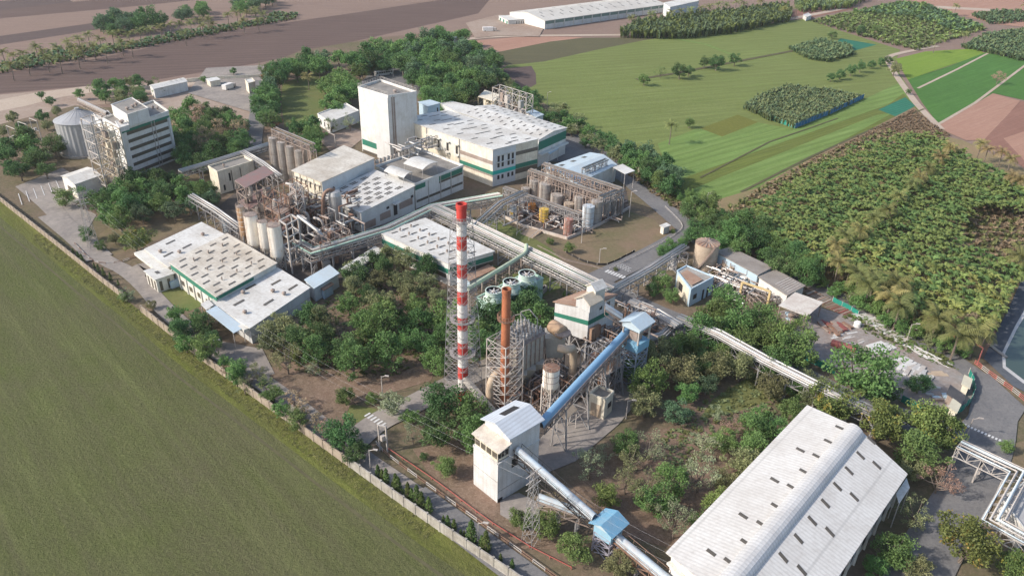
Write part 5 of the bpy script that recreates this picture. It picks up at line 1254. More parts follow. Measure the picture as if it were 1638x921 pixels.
# long blue conveyor and its mates
c_low = TH.b.lerp(TH.c, 0.62); A = Vector((c_low.x, c_low.y, 0)); zA = 11.0
cA = P(863,680,11.6); cB = Vector((bt.x-cos(0.9)*2.5, bt.y-sin(0.9)*2.5, zt-3.0))
gallery('long_blue_conveyor', 'long round-hooded sky blue conveyor climbing from the white tower to the blue-roofed steel tower', cA, P(1003,530,zt-3.4), 1.75, .95, blue, steelb, legs=((.22,3.4),(.45,4.5),(.66,5.5),(.85,6)))
gallery('short_conveyor', 'short blue and cream conveyor from the blue-roofed tower into the boiler house wall', P(996,508,zt-1.5), P(968,490,zt+1.0), 1.5, .9, bluew, steelb)
j = P(971,848,7.0); jb = P(971,880)
jt = thing('blue_junction_house', 'small bright blue gabled house on steel legs where the lower conveyors meet', 'conveyor house', (jb.x,jb.y,0))
zj = hgt((969,893),(972,850)); jb = P(969,881)
m = MB(); lattice(m, jb, 3.4, 3.2, 0, zj-1.5, 3, .22, tb=.12); m.build('lattice', weather('violet_grey_steel',(0.33,0.33,0.40),(0.24,0.2,0.2),0.5), jt)
m = MB(); m.box((jb.x,jb.y,zj-1.0),(3.3,3.5,2.4),YAW); m.build('wall', weather('dusty_blue_wall',(0.25,0.48,0.62),(0.25,0.3,0.35),0.5), jt)
gable(jt, jb, 4.7, 4.9, zj+.25, 1.1, roofbr); 
gallery('faded_conveyor', 'pale faded blue conveyor sloping from the white tower opening to the small blue house', P(828,720,10.6), P(951,828,zj+0.5), 1.45, .85, bluew, blackm)
gallery('lower_blue_conveyor', 'lower blue conveyor from behind the near lattice pylon to the small blue house', P(862,795,5.5), P(953,829,zj-1.0), 1.35, .8, bluew, steelb, legs=((.35,2.4),(.7,2.6)))
gallery('outgoing_conveyor', 'worn pale blue conveyor descending from the small blue house to the bottom edge', P(988,860,zj-1.5), P(1085,941,3.5), 1.55, .9, bluew, steelr, legs=((.4,2.4),))
# small silo on legs
tank('legged_silo', 'small cream drum silo on braced steel legs beside the grey filter box', (880,588), (880.5,616), 13.4, silow, 'silo', legs=9.0, cone=2.0, zb=9.0, roofmat=steelr, bands=2)
pz = P(886,580); 
# chimneys
def chimney(name, label, top, base, r0, r1, nseg, mats, rim):
    b = P(*base); h = hgt(base, top); t = thing(name, label, 'chimney', b)
    for i in range(nseg):
        k0, k1 = i/nseg, (i+1)/nseg; m = MB(); m.lathe((b.x,b.y,0), [(r0+(r1-r0)*k0, h*k0),(r0+(r1-r0)*k1, h*k1)], 24)
        m.f.pop(); m.m.pop(); m.build('shaft_band', mats[(nseg-1-i) % len(mats)], t, smooth=True)
    m = MB(); m.lathe((b.x,b.y,h-.5), [(r1*1.12,0),(r1*1.12,.9),(r1*.85,.9),(r1*.85,-.6)], 24); m.build('rim', mats[0], t)
    m = MB(); m.lathe((b.x,b.y,h-.8), [(r1*.84,0),(r1*.84,.01)], 20); m.build('flue', blackm, t)
    return t, b, h
ch, cb, chh = chimney('striped_chimney', 'tall red and white banded chimney inside a grey lattice tower', (733.5,329), (741,640), 1.10, 0.95, 15, (redp, whtp), 1)
def platform(t, c, z, r, mat=steel):
    m = MB(); n = 20
    for i in range(n):
        a0, a1 = 2*pi*i/n, 2*pi*(i+1)/n
        f = lambda a, rr, zz: (c[0]+cos(a)*rr, c[1]+sin(a)*rr, zz)
        m.hexa([f(a0,r*.72,z),f(a1,r*.72,z),f(a1,r,z),f(a0,r,z)],[f(a0,r*.72,z+.1),f(a1,r*.72,z+.1),f(a1,r,z+.1),f(a0,r,z+.1)])
        m.bar(f(a0,r,z),f(a0,r,z+1.1),.07); m.bar(f(a0,r,z+1.1),f(a1,r,z+1.1),.07); m.bar(f(a0,r,z+.6),f(a1,r,z+.6),.05)
    m.build('platform', mat, t)
zL = chh*0.945
lt = thing('chimney_lattice_tower', 'grey four-legged lattice tower standing round the red and white chimney', 'lattice tower', cb)
m = MB(); lattice(m, cb, 6.0, 2.9, 0, zL, 22, .12, tb=.055); m.build('lattice', steel, lt)
for k_, w_ in ((0.93,1.8),(0.45,2.5),(.27,2.7)): platform(lt, cb, chh*k_, w_)
m = MB()
A0, A1, A2 = P(744,603,0), P(762,625,0), P(776,655,0)
gz_ = hgt((741,640),(741,603)); d = (P(778,668)-cb).normalized()
m.tube([Vector((cb.x,cb.y,gz_))+d*.5, Vector((cb.x,cb.y,3.2))+d*8.5, Vector((cb.x,cb.y,2.0))+d*12], .95, 6); dt = thing('flue_duct', 'grey concrete flue duct leaning against the foot of the striped chimney', 'duct', (cb.x,cb.y,0)); m.build('duct', concr, dt)
m = MB(); e_ = Vector((cb.x,cb.y,0))+d*12.5; m.box((e_.x,e_.y,1.6),(3,3,3.0),YAW); m.build('plinth', concr, dt)
rc, rb_, rh = chimney('rust_chimney', 'rust-brown bare steel chimney with a ring platform, right of the striped one', (807.3,464.5), (806,656), 0.98, 0.85, 8, (rustc,), 1)
platform(rc, rb_, rh*.775, 1.7, steelr)
lt = thing('rust_chimney_lattice_tower', 'pale braced lattice frame around the lower half of the rust-brown chimney', 'lattice tower', rb_)
m = MB(); lattice(m, rb_, 5.4, 5.2, 0, rh*.62, 8, .18, tb=.09); m.build('lattice', steelw, lt)
# ducts round the filter
def duct(name, label, pts, r, mat, n=10, sq=False):
    m = MB(); t = thing(name, label, 'duct', pts[0]); m.tube(smooth([tuple(p) for p in pts],2), r, n); m.build('duct', mat, t, smooth=not sq); 
    m = MB(); p = Vector(pts[-1]); m.lathe((p.x,p.y,p.z-.2),[(r*1.15,0),(r*1.15,.4)],n); m.build('flange', steelb, t)
    return t
p = P(783,660); duct('cream_elbow_duct', 'cream inverted-U duct rising left of the rust-brown chimney', [(p.x,p.y,.5),(p.x,p.y,7.5),(p.x+1.2,p.y+1.2,9.3),(p.x+3.6,p.y+2.8,9.6)], .85, tan)
q1, q2, q3 = P(893,556,13), P(909,560,13), P(915,603,4); duct('grey_elbow_duct', 'rust-topped grey elbow duct bending down beside the small legged silo', [q1, q2, (q3.x,q3.y,12), (q3.x,q3.y,2)], .85, tan)
q1, q2 = P(883,521,13), P(900,532,13); duct('brown_drum_duct', 'tan horizontal drum casing between the filter box and the boiler house', [q1, q2], 1.55, weather('tan_drum_sheet',(0.48,0.33,0.20),(0.26,0.15,0.1),0.6), 20)
p = P(886,600); m = MB(); t = thing('filter_inlet_duct', 'broad grey-brown tapering duct joining the drum casing to the filter box', 'duct', (p.x,p.y,0)); m.hexa([(p.x-2,p.y-2,6),(p.x+1.5,p.y-2,6),(p.x+1.5,p.y+2,6),(p.x-2,p.y+2,6)],[(p.x-2.5,p.y-2,11),(p.x+2,p.y-2,10.8),(p.x+2,p.y+2.5,10.8),(p.x-2.5,p.y+2.5,11)]); m.build('duct', espm, t); m = MB(); lattice(m,(p.x,p.y),3,3,0,6,2,.2); m.build('support', steelb, t)
frame('boiler_steelwork', 'dark open steelwork with stairs and platforms between the boiler house and the blue conveyor', [(930,560,11),(965,582,11),(1000,560,11)], 0, (.33,.66,1), (3,3), steel, junk=14, t=.26, jm=(steelb,steelr,darkw), deck=[(7.3,steelb)])
tank('ash_drum', 'grey-white round bin behind the blue-roofed steel tower with a red-brown top', (1040,502), (1038,540), 8.5, ltblue, bands=2, roofmat=steelr)
# cooling tower
a_, b_, c_ = (762,477), (785,490), (869,446)
ctz = 6.5
CT = Bld('cooling_tower', 'long pale teal cooling tower with three round fan stacks on its roof', 'cooling tower', a_, b_, c_, z=ctz, wall=cteal, roof=concr, parapet=0.35)
for n_, (px, py) in enumerate(((789.7,470.5),(817.7,456.5),(842.7,443))):
    p = P(px, py, ctz+1.5); r = 13.2*mpp(p)
    m = MB(); m.lathe((p.x,p.y,ctz), [(r*1.28,0.1),(r*1.02,1.4),(r,2.4),(r*1.05,2.6),(r*1.05,2.7),(r*.93,2.7),(r*.93,1.2)], 32); m.f.pop(); m.m.pop(); st = m.build('fan_stack', weather('pale_teal_fan_stack',(0.48,0.62,0.55),(0.4,0.38,0.33),0.5), CT.t)
    m = MB(); m.lathe((p.x,p.y,ctz+1.0), [(r*.92,1.62),(r*.92,.0),(r*.92,.02)], 32); m.build('shaft', blackm, st)
    for k in range(8):
        a = 2*pi*k/8+n_*.2; m = MB(); m.bar((p.x,p.y,ctz+2.2),(p.x+cos(a)*r*.9,p.y+sin(a)*r*.9,ctz+2.2),.24,.06); m.build('fan_blade', weather('fan_blade_grey',(0.6,0.62,0.63),(0.4,0.4,0.4),.3), st)
    m = MB(); m.lathe((p.x,p.y,ctz+2.0), [(.5,0),(.5,.5),(.2,.6)], 10); m.build('hub', steelw, st)
t = thing('water_basin', 'long low concrete basin with dark water in front of the teal cooling tower', 'basin', P(858,476))
qa, qb, qc = P(851,480), P(855,483), P(875,466); qd = qa+qc-qb
m = MB()
for u, v in ((qa,qb),(qb,qc),(qc,qd),(qd,qa)): m.bar((u.x,u.y,.8),(v.x,v.y,.8),.3,1.6)
m.build('basin_wall', concr, t); m = MB(); m.poly([(p.x,p.y,1.0) for p in (qa,qb,qc,qd)]); o = m.build('water', blackm, t); bm_fix(o)
zz = 8.0; gp = [P(748,462,zz), P(790,436,zz), P(836,408,zz), P(841,400,zz), P(842,396,zz)]
t = thing('green_header_pipe', 'fat pale green pipe passing behind the cooling tower and bending up to the pipe bridge', 'pipe', (gp[0].x,gp[0].y,0))
m = MB(); m.tube(smooth([tuple(p) for p in gp[:3]]+[(gp[2].x+1.0,gp[2].y+1.5,zz+.3),(gp[2].x+1,gp[2].y+4.5,zz+1)],2), .55, 10); m.build('pipe', pgreen, t, smooth=True)
for k in (0.02,.25,.5,.75,.98):
    p = gp[0].lerp(gp[2],k); m = MB(); m.bar((p.x,p.y,0),(p.x,p.y,zz-.4),.3); m.build('support', steelb, t)
rack('cooling_pipe_rack', 'low cluttered pipe rack between the site cabin and the cooling tower', [(745,470),(832,416)], 5.0, 3.0, 5, 1.2, 6, mat=steelb, pmat=(steelr,steelb,steelw), pr=.2)
# big tank and neighbours
t, b, r, h = tank('beige_storage_tank', 'biggest round tank, beige with a brown radially ribbed roof, beside the diagonal road', (1128.5,388), (1126,427), 18.3, tankb, bands=4, roofmat=roofr, rails=False, n=40, roofk=.07, bandmat=tankb)
m = MB()
for k in range(16): a = 2*pi*k/16; m.bar((b.x+cos(a)*r,b.y+sin(a)*r,h+.18),(b.x+cos(a)*r*.15,b.y+sin(a)*r*.15,h+.2+r*.14),.22)
m.build('roof_rib', steelb, t)
m = MB(); a = radians(-60)
for k in range(24): a = radians(-140+k*3); p = (b.x+cos(a)*(r+.3), b.y+sin(a)*(r+.3), h*(k/23)); m.box(p,(.9,.6,.12),a)
m.build('spiral_stair', steelb, t)
tank('white_pressure_vessel', 'slender white upright vessel left of the big beige tank', (1077.5,406), (1075,432), 4.7, whtp, 'vessel', rails=False, bands=0)
tank('brown_tank', 'left one of two small brown tanks in front of the long white-walled shed', (1158,421), (1158,434), 4.6, tankb, bands=2)
tank('brown_tank', 'right one of two small brown tanks in front of the long white-walled shed', (1171,427), (1170,441), 5.0, tankb, bands=2)
tank('blue_tub', 'bright blue squat round tub at the foot of the long white-walled shed', (1185,441), (1184,447), 7.0, weather('blue_plastic_tub',(0.08,0.30,0.55),(0.1,0.25,0.4),0.3), rails=False, bands=0)
t = thing('yellow_gantry', 'pale yellow pole gantry with a cross beam over the pump yard', 'gantry', P(1183,476))
A, B_ = P(1183,476), P(1227,491); hh = hgt((1183,476),(1186,451)); ym = weather('pale_yellow_paint',(0.58,0.45,0.22),(0.35,0.25,0.15),.4)
for p in (A,B_): m = MB(); m.bar((p.x,p.y,0),(p.x,p.y,hh),.55); m.build('post', ym, t)
m = MB(); m.bar((A.x,A.y,hh),(B_.x,B_.y,hh),.45); m.build('beam', ym, t)
t = thing('pump_yard_frame', 'low steel frame of bare beams and platforms under the yellow gantry', 'steel frame', P(1200,480))
frame('pump_yard_platform', 'low rusty platform frame behind the bright tree and under the yellow gantry', [(1196,470,2.5),(1210,484,2.5),(1250,478,2.5)], 0, (.5,1), (3,5), steelb, t=.18, brace=.2); bpy.data.objects.remove(t)
# vessels and ducts near the cream hall
p = P(541,372); t = thing('silver_vessel', 'silver domed vessel standing against the corner of the cream hall', 'vessel', p); m = MB(); m.lathe((p.x,p.y,0), [(1.7,4),(2.0,4.2),(2.0,12.5),(1.6,13.6),(.4,14.1)], 20); m.build('shell', alum, t, smooth=False); m = MB(); lattice(m,p,3.2,3.2,0,4.2,2,.25); m.build('stand', steelb, t)
duct('brown_gooseneck_duct', 'dark brown gooseneck duct looping over from the silver domed vessel', [(p.x,p.y,13.8),(p.x-1.5,p.y-1.0,14.6),(p.x-3.2,p.y-2.2,13.0),(p.x-3.6,p.y-2.6,2.0)], .55, steelr)
for i, (px, py, hh, lb) in enumerate(((478,352,12,'white swan-neck pipe dropping beside the zigzag stair tower'),(497,378,8,'white hooked pipe in the left part of the evaporator area'),(520,385,7,'white hooked pipe in the right part of the evaporator area'))):
    p = P(px,py); duct('swan_neck_pipe', lb, [(p.x-3,p.y+1,hh),(p.x-.8,p.y,hh),(p.x,p.y,hh-1.2),(p.x,p.y,2)], .42, steelw)
p0, p1, p2 = P(476,345,11), P(512,372,9), P(520,384,6); duct('lagged_main', 'long silver lagged pipe running down past the evaporators', [p0, p1, p2], .5, alum)
for i, (px, py) in enumerate(((498,392),(522,382),(548,388))):
    p = P(px, py, 2.6); m = MB(); t = thing('horizontal_vessel', ('dark horizontal vessel at the left of the evaporator floor','dark horizontal vessel in the middle of the evaporator floor','dark horizontal vessel at the right of the evaporator floor')[i], 'vessel', (p.x,p.y,0))
    dx = Vector((cos(YAW),sin(YAW),0))*4; m.tube([p-dx*1.08,p-dx,p+dx,p+dx*1.08], [.8,1.4,1.4,.8], 14); m.build('shell', steelb, t)
    m = MB()
    for s in (-.7,.7): q = p+dx*s; m.box((q.x,q.y,.8),(.5,2.4,1.6),YAW)
    m.build('saddle', concr, t)
frame('evaporator_platform', 'open grey platform of evaporators at the foot of the cream hall', [(485,378,9),(512,392,9),(560,368,9)], 0, (.5,1), (2,3), steelb, junk=16, t=.25, jm=(steelb,steelr,tankg,alum))
# ------------------------------------------------------------------ vegetation
tr = random.Random(5)
def leafmesh(name, quads, mat):
    v, f = [], []
    for q in quads: n = len(v); v += q; f.append(tuple(range(n, n+len(q))))
    me = bpy.data.meshes.new(name); me.from_pydata(v, [], f); me.materials.append(mat); me.update(); return me
def rquad(c, s, r, up=0.4):
    n = Vector((r.gauss(0,1), r.gauss(0,1), r.gauss(0,1)+up)).normalized()
    u = n.orthogonal().normalized(); a = r.uniform(0,6.28); w = n.cross(u); u2 = u*cos(a)+w*sin(a); w2 = n.cross(u2)
    l = s*r.uniform(.7,1.3); k = s*r.uniform(.45,.8)
    return [tuple(c+u2*l), tuple(c+w2*k), tuple(c-u2*l), tuple(c-w2*k)]
def crown(kind, seed):
    """unit crown: radius 1, from z 0.25 to about 1.9; leaves in clumps on branches"""
    r = random.Random(seed); q = []; tips = []
    nc = {'broad': 46, 'bushy': 40, 'sparse': 26, 'flat': 44}[kind]
    for i in range(nc):
        for _ in range(30):
            p = Vector((r.uniform(-1,1), r.uniform(-1,1), r.uniform(-.85,1)))
            if p.length < 1 and p.length > .35: break
        zc = {'broad': .75, 'bushy': .82, 'sparse': .9, 'flat': .5}[kind]
        # uneven outline
        a = atan2(p.y, p.x); k = 1+.16*sin(3*a+seed)+.12*sin(5*a+seed*2)
        c = Vector((p.x*k*.82, p.y*k*.82, 1.02+p.z*zc*.85*(0.9+.25*sin(2*a+seed))))
        tips.append(c); cs = r.uniform(.16,.34)*(1 if kind != 'sparse' else .8)
        n = {'broad': 86, 'bushy': 90, 'sparse': 50, 'flat': 86}[kind]
        for j in range(n):
            d = Vector((r.gauss(0,1), r.gauss(0,1), r.gauss(0,1)))
            d = d.normalized()*cs*(r.random()**.35); d.z *= .75
            q.append(rquad(c+d, .044 if kind != 'sparse' else .036, r))
    return q, tips
def trunkmesh(name, tips, seed, thin=1.0):
    r = random.Random(seed); m = MB()
    m.tube([(0,0,-.02),(.02,.01,.35),(.0,.03,.75)], [.075*thin,.06*thin,.04*thin], 7)
    for c in r.sample(tips, min(len(tips), 12)):
        z = r.uniform(.25,.7); s = Vector((.01,.02,z)); mid = s.lerp(c, .5)+Vector((0,0,-.05))
        m.tube([s, mid, c], [.035*thin,.022*thin,.008], 5, cap=False)
    me = bpy.data.meshes.new(name); me.from_pydata(m.v, [], m.f); me.materials.append(barkm); me.update(); return me
LM = {
 'dark': leafmat('dark_green_leaves', (0.049,0.109,0.037), (0.093,0.178,0.055)),
 'mid': leafmat('mid_green_leaves', (0.078,0.153,0.045), (0.140,0.243,0.067)),
 'bright': leafmat('bright_green_leaves', (0.095,0.160,0.040), (0.150,0.225,0.062)),
 'olive': leafmat('olive_leaves', (0.140,0.158,0.071), (0.215,0.233,0.103)),
 'grey': leafmat('grey_green_leaves', (0.178,0.215,0.121), (0.270,0.308,0.178)),
 'blue': leafmat('bluish_green_leaves', (0.069,0.123,0.065), (0.106,0.174,0.087)),
 'yellowfl': leafmat('yellow_flowering_leaves', (0.093,0.140,0.041), (0.158,0.215,0.055), flower=(0.36,0.31,0.05), famt=0.085),
 'redfl': leafmat('red_flowering_leaves', (0.206,0.112,0.055), (0.560,0.131,0.055), flower=(0.840,0.187,0.075), famt=0.16),
 'dry': leafmat('dry_brown_leaves', (0.299,0.215,0.140), (0.411,0.308,0.196)),
}
CR = {}
def get(kind, col, i):
    k = (kind, col, i)
    if k not in CR:
        kb = (kind, i)
        if kb not in CR: CR[kb] = crown(kind, 17*i+{'broad':1,'bushy':5,'sparse':9,'flat':13}[kind])
        q, tips = CR[kb]
        CR[k] = (leafmesh(col+'_'+kind+'_crown', q, LM[col]), trunkmesh('trunk', tips, i, .7 if kind == 'sparse' else 1))
    return CR[k]
def tree(px, py, rpx, kind='broad', col='mid', label=None, group=None, name='tree', hk=1.0, at=None, R=None, cat='tree'):
    """px, py: centre of the crown in the photo; rpx: half its width"""
    if at is None:
        z = 3.0
        for _ in range(3):
            p = P(px, py, z); R_ = R or rpx*mpp(p); z = R_*1.02*hk
        x, y = p.x, p.y
    else: x, y = at; R_ = R
    TREES.append((x, y, R_, kind, col, label, group, name, hk, cat, tr.randrange(4), tr.uniform(0,6.28), (R_*tr.uniform(.93,1.07), R_*tr.uniform(.93,1.07), R_*hk*tr.uniform(.92,1.08))))
def plant_trees(limit=300):
    """the trees that show largest become things with trunk and crown, the small remainder one mass"""
    size = lambda e: (1e6 if not e[6] else 0) + e[2]/hypot(e[0], e[1], CAMH)*1000
    TREES.sort(key=size, reverse=True)
    for (x, y, R_, kind, col, label, group, name, hk, cat, i, rz, sc_) in TREES[:limit]:
        cm, tm = get(kind, col, i); t = thing(name, label, cat, (x, y, 0), group)
        for nm, me in (('crown', cm), ('trunk', tm)):
            o = bpy.data.objects.new(nm, me); COL.objects.link(o); o.parent = t; o.rotation_euler.z = rz; o.scale = sc_
    rest = TREES[limit:]; cols = sorted({e[4] for e in rest}); m = MB()
    for (x, y, R_, kind, col, label, group, name, hk, cat, i, rz, sc_) in rest:
        get(kind, col, i); q = CR[(kind, i)][0]; ca, sa = cos(rz), sin(rz); ci = cols.index(col)
        for k in range(i % 2, len(q), 2):
            qq = [Vector(p) for p in q[k]]; c = sum(qq, Vector((0,0,0)))/4
            qq = [c+(p-c)*1.45 for p in qq]
            m.poly([(x+sc_[0]*(ca*p.x-sa*p.y), y+sc_[1]*(sa*p.x+ca*p.y), sc_[2]*p.z) for p in qq], ci)
        bk = len(cols); m.tube([(x,y,0),(x,y,R_*.7)], R_*.06, 5, bk)
    o = m.build('background_trees', [LM[c] for c in cols]+[barkm]); tag(o, 'smaller trees farther off filling out the belts, thickets and wall rows', 'trees', None, 'stuff')
TREES = []
def inside(p, poly):
    c = False; n = len(poly); j = n-1
    for i in range(n):
        if (poly[i][1] > p[1]) != (poly[j][1] > p[1]) and p[0] < (poly[j][0]-poly[i][0])*(p[1]-poly[i][1])/(poly[j][1]-poly[i][1])+poly[i][0]: c = not c
        j = i
    return c
PLACED = []
def scatter(poly, gap, fn, zref=4.0, tries=4000, maxn=400, keep=None):
    q = [P(x, y, zref) for x, y in poly]; w = [(p.x, p.y) for p in q]
    x0, x1 = min(p[0] for p in w), max(p[0] for p in w); y0, y1 = min(p[1] for p in w), max(p[1] for p in w)
    loc = []; 
    for _ in range(tries):
        p = (tr.uniform(x0,x1), tr.uniform(y0,y1))
        if not inside(p, w): continue
        if any((p[0]-a)**2+(p[1]-b)**2 < gap*gap for a, b in loc): continue
        loc.append(p); fn(p)
        if len(loc) >= maxn: break
    return loc
def grove(poly, gap, Rr, mix_, label, group, hk=(0.9,1.25), zref=4.0, maxn=200, tries=4000):
    def f(p):
        kind, col = tr.choice(mix_); tree(0,0,0,kind,col,label,group,at=p,R=tr.uniform(*Rr),hk=tr.uniform(*hk))
    n = len(scatter(poly, gap, f, zref, tries, maxn)); return n
bD,bM,bB,bO = ('broad','dark'),('broad','mid'),('bushy','bright'),('broad','olive')
fD,fM,sG,sO,bl = ('flat','dark'),('flat','mid'),('sparse','grey'),('sparse','olive'),('bushy','blue')
uM = ('bushy','mid')
grove([(0,235),(45,222),(75,240),(60,262),(0,268)], 6.5, (3.8,5.5), [bD,bM,fD], 'dark tree of the clump at the left edge beside the pole yard', 'left edge trees', zref=6)
tree(85,230,20,'broad','dark','single dark tree standing right of the pole yard before the big grain silo')
tree(72,270,16,'flat','dark','low dark tree on the reddish ground below the pole yard')
tree(100,313,17,'bushy','mid','round mid-green tree in front of the small white gabled shed')
tree(128,315,20,'sparse','mid','thin-leaved tree behind the left lattice pylon')
grove([(150,322),(178,296),(230,280),(300,283),(335,296),(338,318),(250,338),(190,352),(150,350)], 5.2, (3.6,5.0), [bD,bM,bD,bl], 'dark leafy tree of the row along the lawn below the tower block', 'trees below the tower block', zref=5)
tree(214,380,25,'broad','yellowfl','round tree with yellow flowers alone on the left lawn')
tree(183,380,12,'bushy','olive','small olive bush left of the yellow-flowered lawn tree'); tree(138,374,13,'bushy','dark','dark bush at the foot of the left lattice pylon, nearest the road bend'); tree(160,393,9,'bushy','mid','small bush right of the left lattice pylon foot')
grove([(262,180),(310,172),(360,182),(398,190),(398,215),(372,240),(320,262),(292,262),(285,230),(270,200)], 6.2, (3.8,5.6), [bD,bD,bM,('sparse','dry')], 'dark tree of the dense block between the tower block and the grey silos', 'trees right of the tower block', zref=6)
tree(333,180,20,'broad','dark','tall dark tree standing out at the top of the block right of the tower block'); tree(360,182,18,'broad','dark','wide dark tree at the upper right corner of the block right of the tower block')
grove([(428,112),(470,92),(520,84),(560,95),(610,68),(640,66),(690,62),(700,50),(745,55),(765,70),(792,92),(795,115),(778,138),(740,150),(690,148),(665,135),(655,112),(620,100),(580,108),(548,100),(520,105),(470,112),(445,125),(435,150),(422,140)], 7.2, (4.6,7.0), [bD,bM,bD,fD,bl,fM], 'dark green tree of the broad belt above the white tower and lawn', 'top tree belt', zref=7, maxn=120)
grove([(412,150),(430,142),(442,160),(440,190),(425,198),(412,180)], 6.5, (4,5.5), [bD,bM,bD], 'dark tree along the left edge of the upper lawn', 'upper lawn left trees', zref=5)
grove([(450,205),(490,198),(515,215),(500,232),(470,225)], 6, (3.5,5), [bM,bB,bD], 'tree between the grey silos and the gatehouse', 'silo side trees', zref=5)
for x, y, r, lb in ((428,122,9,'red-flowering tree at the upper left corner of the upper lawn'),(424,140,9,'red-flowering tree just below the topmost red one by the upper lawn'),(440,195,11,'wide red-orange flowering tree behind the grey silo gallery'),(480,207,10,'orange-flowering tree right of the one behind the silo gallery')): tree(x,y,r,'flat','redfl',lb)
grove([(514,128),(545,118),(562,130),(560,160),(540,172),(520,165)], 6, (4.5,6), [bM,bB,fM], 'mid-green tree at the right side of the upper lawn', 'upper lawn right trees', zref=6)
tree(575,112,17,'bushy','mid','feathery green tree beside the parked white bus'); tree(597,105,13,'bushy','bright','light green tree above the parked white bus')
tree(530,200,14,'sparse','mid','thin tree in front of the white gatehouse'); tree(560,195,15,'sparse','grey','grey-leaved tree at the right end of the white gatehouse'); tree(545,185,10,'broad','mid','small round tree rising behind the gatehouse')
grove([(690,150),(740,145),(760,152),(700,170),(672,158)], 7, (5,7), [bM,bD], 'large dark tree behind the small bluish plant room', 'trees behind the plant room', zref=7)
grove([(798,118),(820,132),(870,165),(905,180),(950,205),(990,230),(1015,255),(1000,262),(960,235),(905,205),(868,190),(840,172),(812,150)], 4.6, (2.8,4.4), [bD,bO,bM,bD,sO], 'dusty tree of the row between the back wall and the green field', 'back boundary trees', zref=4, maxn=110)
grove([(1005,240),(1040,240),(1070,262),(1085,290),(1065,300),(1030,280),(1010,262)], 4.8, (3.2,4.6), [bD,bM,bl], 'dark green tree at the lower end of the back boundary row', 'back boundary end trees', zref=4)
grove([(1080,305),(1110,315),(1130,330),(1120,340),(1090,325)], 3, (1.4,2.2), [bB,uM], 'low bright bush on the field corner by the back wall', 'corner bushes', zref=1.5)
# trees in the green field
for x, y, r, kd, cl, lb in ((1031,126,11,'bushy','mid','leftmost round tree on the dark line across the green field'),(1057,115,10,'sparse','mid','pale thin tree, second on the line across the green field'),(1088,112,14,'bushy','dark','dark wide bush, third on the line across the green field'),(1102,113,9,'bushy','dark','small dark bush touching the third tree on the field line'),(1127,99,10,'bushy','dark','dark bush, left of the three joined ones on the field line'),(1147,98,14,'bushy','dark','dark wide bush, middle of the three joined ones on the field line'),(1176,94,11,'bushy','dark','dark bush, right of the three joined ones on the field line'),(1103,196,9,'bushy','mid','single dark bush right of the lone palm in the green field'),(1332,55,7,'bushy','dark','small dark tree behind the upper sugar cane plot'),(1378,47,8,'bushy','dark','dark bush at the edge of the orchard above the teal plot'),(1400,45,8,'bushy','mid','mid-green bush inside the lower part of the orchard'),(1598,122,11,'sparse','dry','leafless grey tree on the path between the rice fields'),(1432,108,12,'bushy','olive','dull bush at the bend of the farm road'),(1422,95,7,'bushy','dark','small dark bush above the farm road bend'),(1454,146,5,'bushy','dark','tiny dark tree beside the farm road by the rice'),(240,133,6,'bushy','dark','small dark bush left of the standalone white shed')): tree(x,y,r,kd,cl,lb)
for i,(x,y,r) in enumerate(((1330,122,8),(1345,118,9),(1362,112,9),(1377,106,9),(1395,102,7),(1410,98,7))): tree(x,y,r,'bushy','dark','dark bush in the short hedge above the blue-netted cane plot','hedge in the right field')
grove([(1105,335),(1130,330),(1180,345),(1225,372),(1262,395),(1290,420),(1300,440),(1262,432),(1225,415),(1200,398),(1150,392),(1120,372)], 5.0, (3.4,5.2), [bD,bM,bD,uM], 'dark tree of the thicket along the back road behind the long white-walled shed', 'thicket by the back road', zref=5, maxn=80)
grove([(1290,432),(1340,455),(1420,490),(1500,530),(1555,560),(1540,570),(1480,545),(1400,505),(1330,472),(1290,450)], 3.6, (1.8,3.2), [uM,bB,bM,bO], 'bushy small tree in the strip between the plantation and the outer road', 'road strip bushes', zref=2, maxn=60)
tree(1548,520,24,'sparse','dry','grey-brown bare tree beside the pond bank'); tree(1535,540,14,'bushy','olive','olive bush under the bare tree by the pond')
# trees on the near side of the compound
tree(203,470,15,'sparse','grey','grey-green bush leaning over the left wall near the panelled cabin'); tree(197,475,9,'bushy','bright','bright green bush outside the left wall')
grove([(262,505),(300,495),(335,505),(345,540),(335,568),(310,560),(280,535)], 4.2, (2.6,3.8), [bD,bM], 'dark tree of the clump between the left wall and the front warehouse bay', 'clump by the left wall', zref=3)
grove([(352,575),(420,600),(500,660),(532,700),(505,694),(400,628),(350,590)], 3.6, (1.8,3.0), [('sparse','dry'),sG,sO,uM,bM], 'small dusty tree between the left wall and its road', 'dusty trees along the left wall', zref=2)
tree(242,488,9,'bushy','olive','small olive bush inside the left wall above the dark clump'); tree(365,590,14,'sparse','dry','dry bare bush inside the left wall beyond the warehouse yard'); tree(398,605,12,'sparse','dry','dry bare bush near the road, right of the other one beyond the warehouse yard'); tree(420,612,7,'bushy','mid','small green bush beside the dry bush by the left wall')
grove([(430,548),(455,515),(500,505),(520,520),(500,560),(470,580),(440,575)], 5.0, (3.6,5.2), [bO,bD,sO], 'olive-brown dusty tree at the left end of the central garden', 'garden left trees', zref=4)
grove([(515,500),(560,470),(600,475),(620,510),(600,560),(560,585),(520,585),(500,565)], 6.4, (3.2,4.8), [bD,bM,bO,uM], 'dark tree in the left middle of the central garden', 'garden middle trees', zref=4)
grove([(560,420),(615,400),(650,405),(690,440),(705,470),(650,470),(600,480),(560,470)], 5.6, (3.0,4.6), [bO,bD,bO,('broad','grey')], 'olive-green tree of the garden strip below the green-banded hall', 'garden upper trees', zref=4)
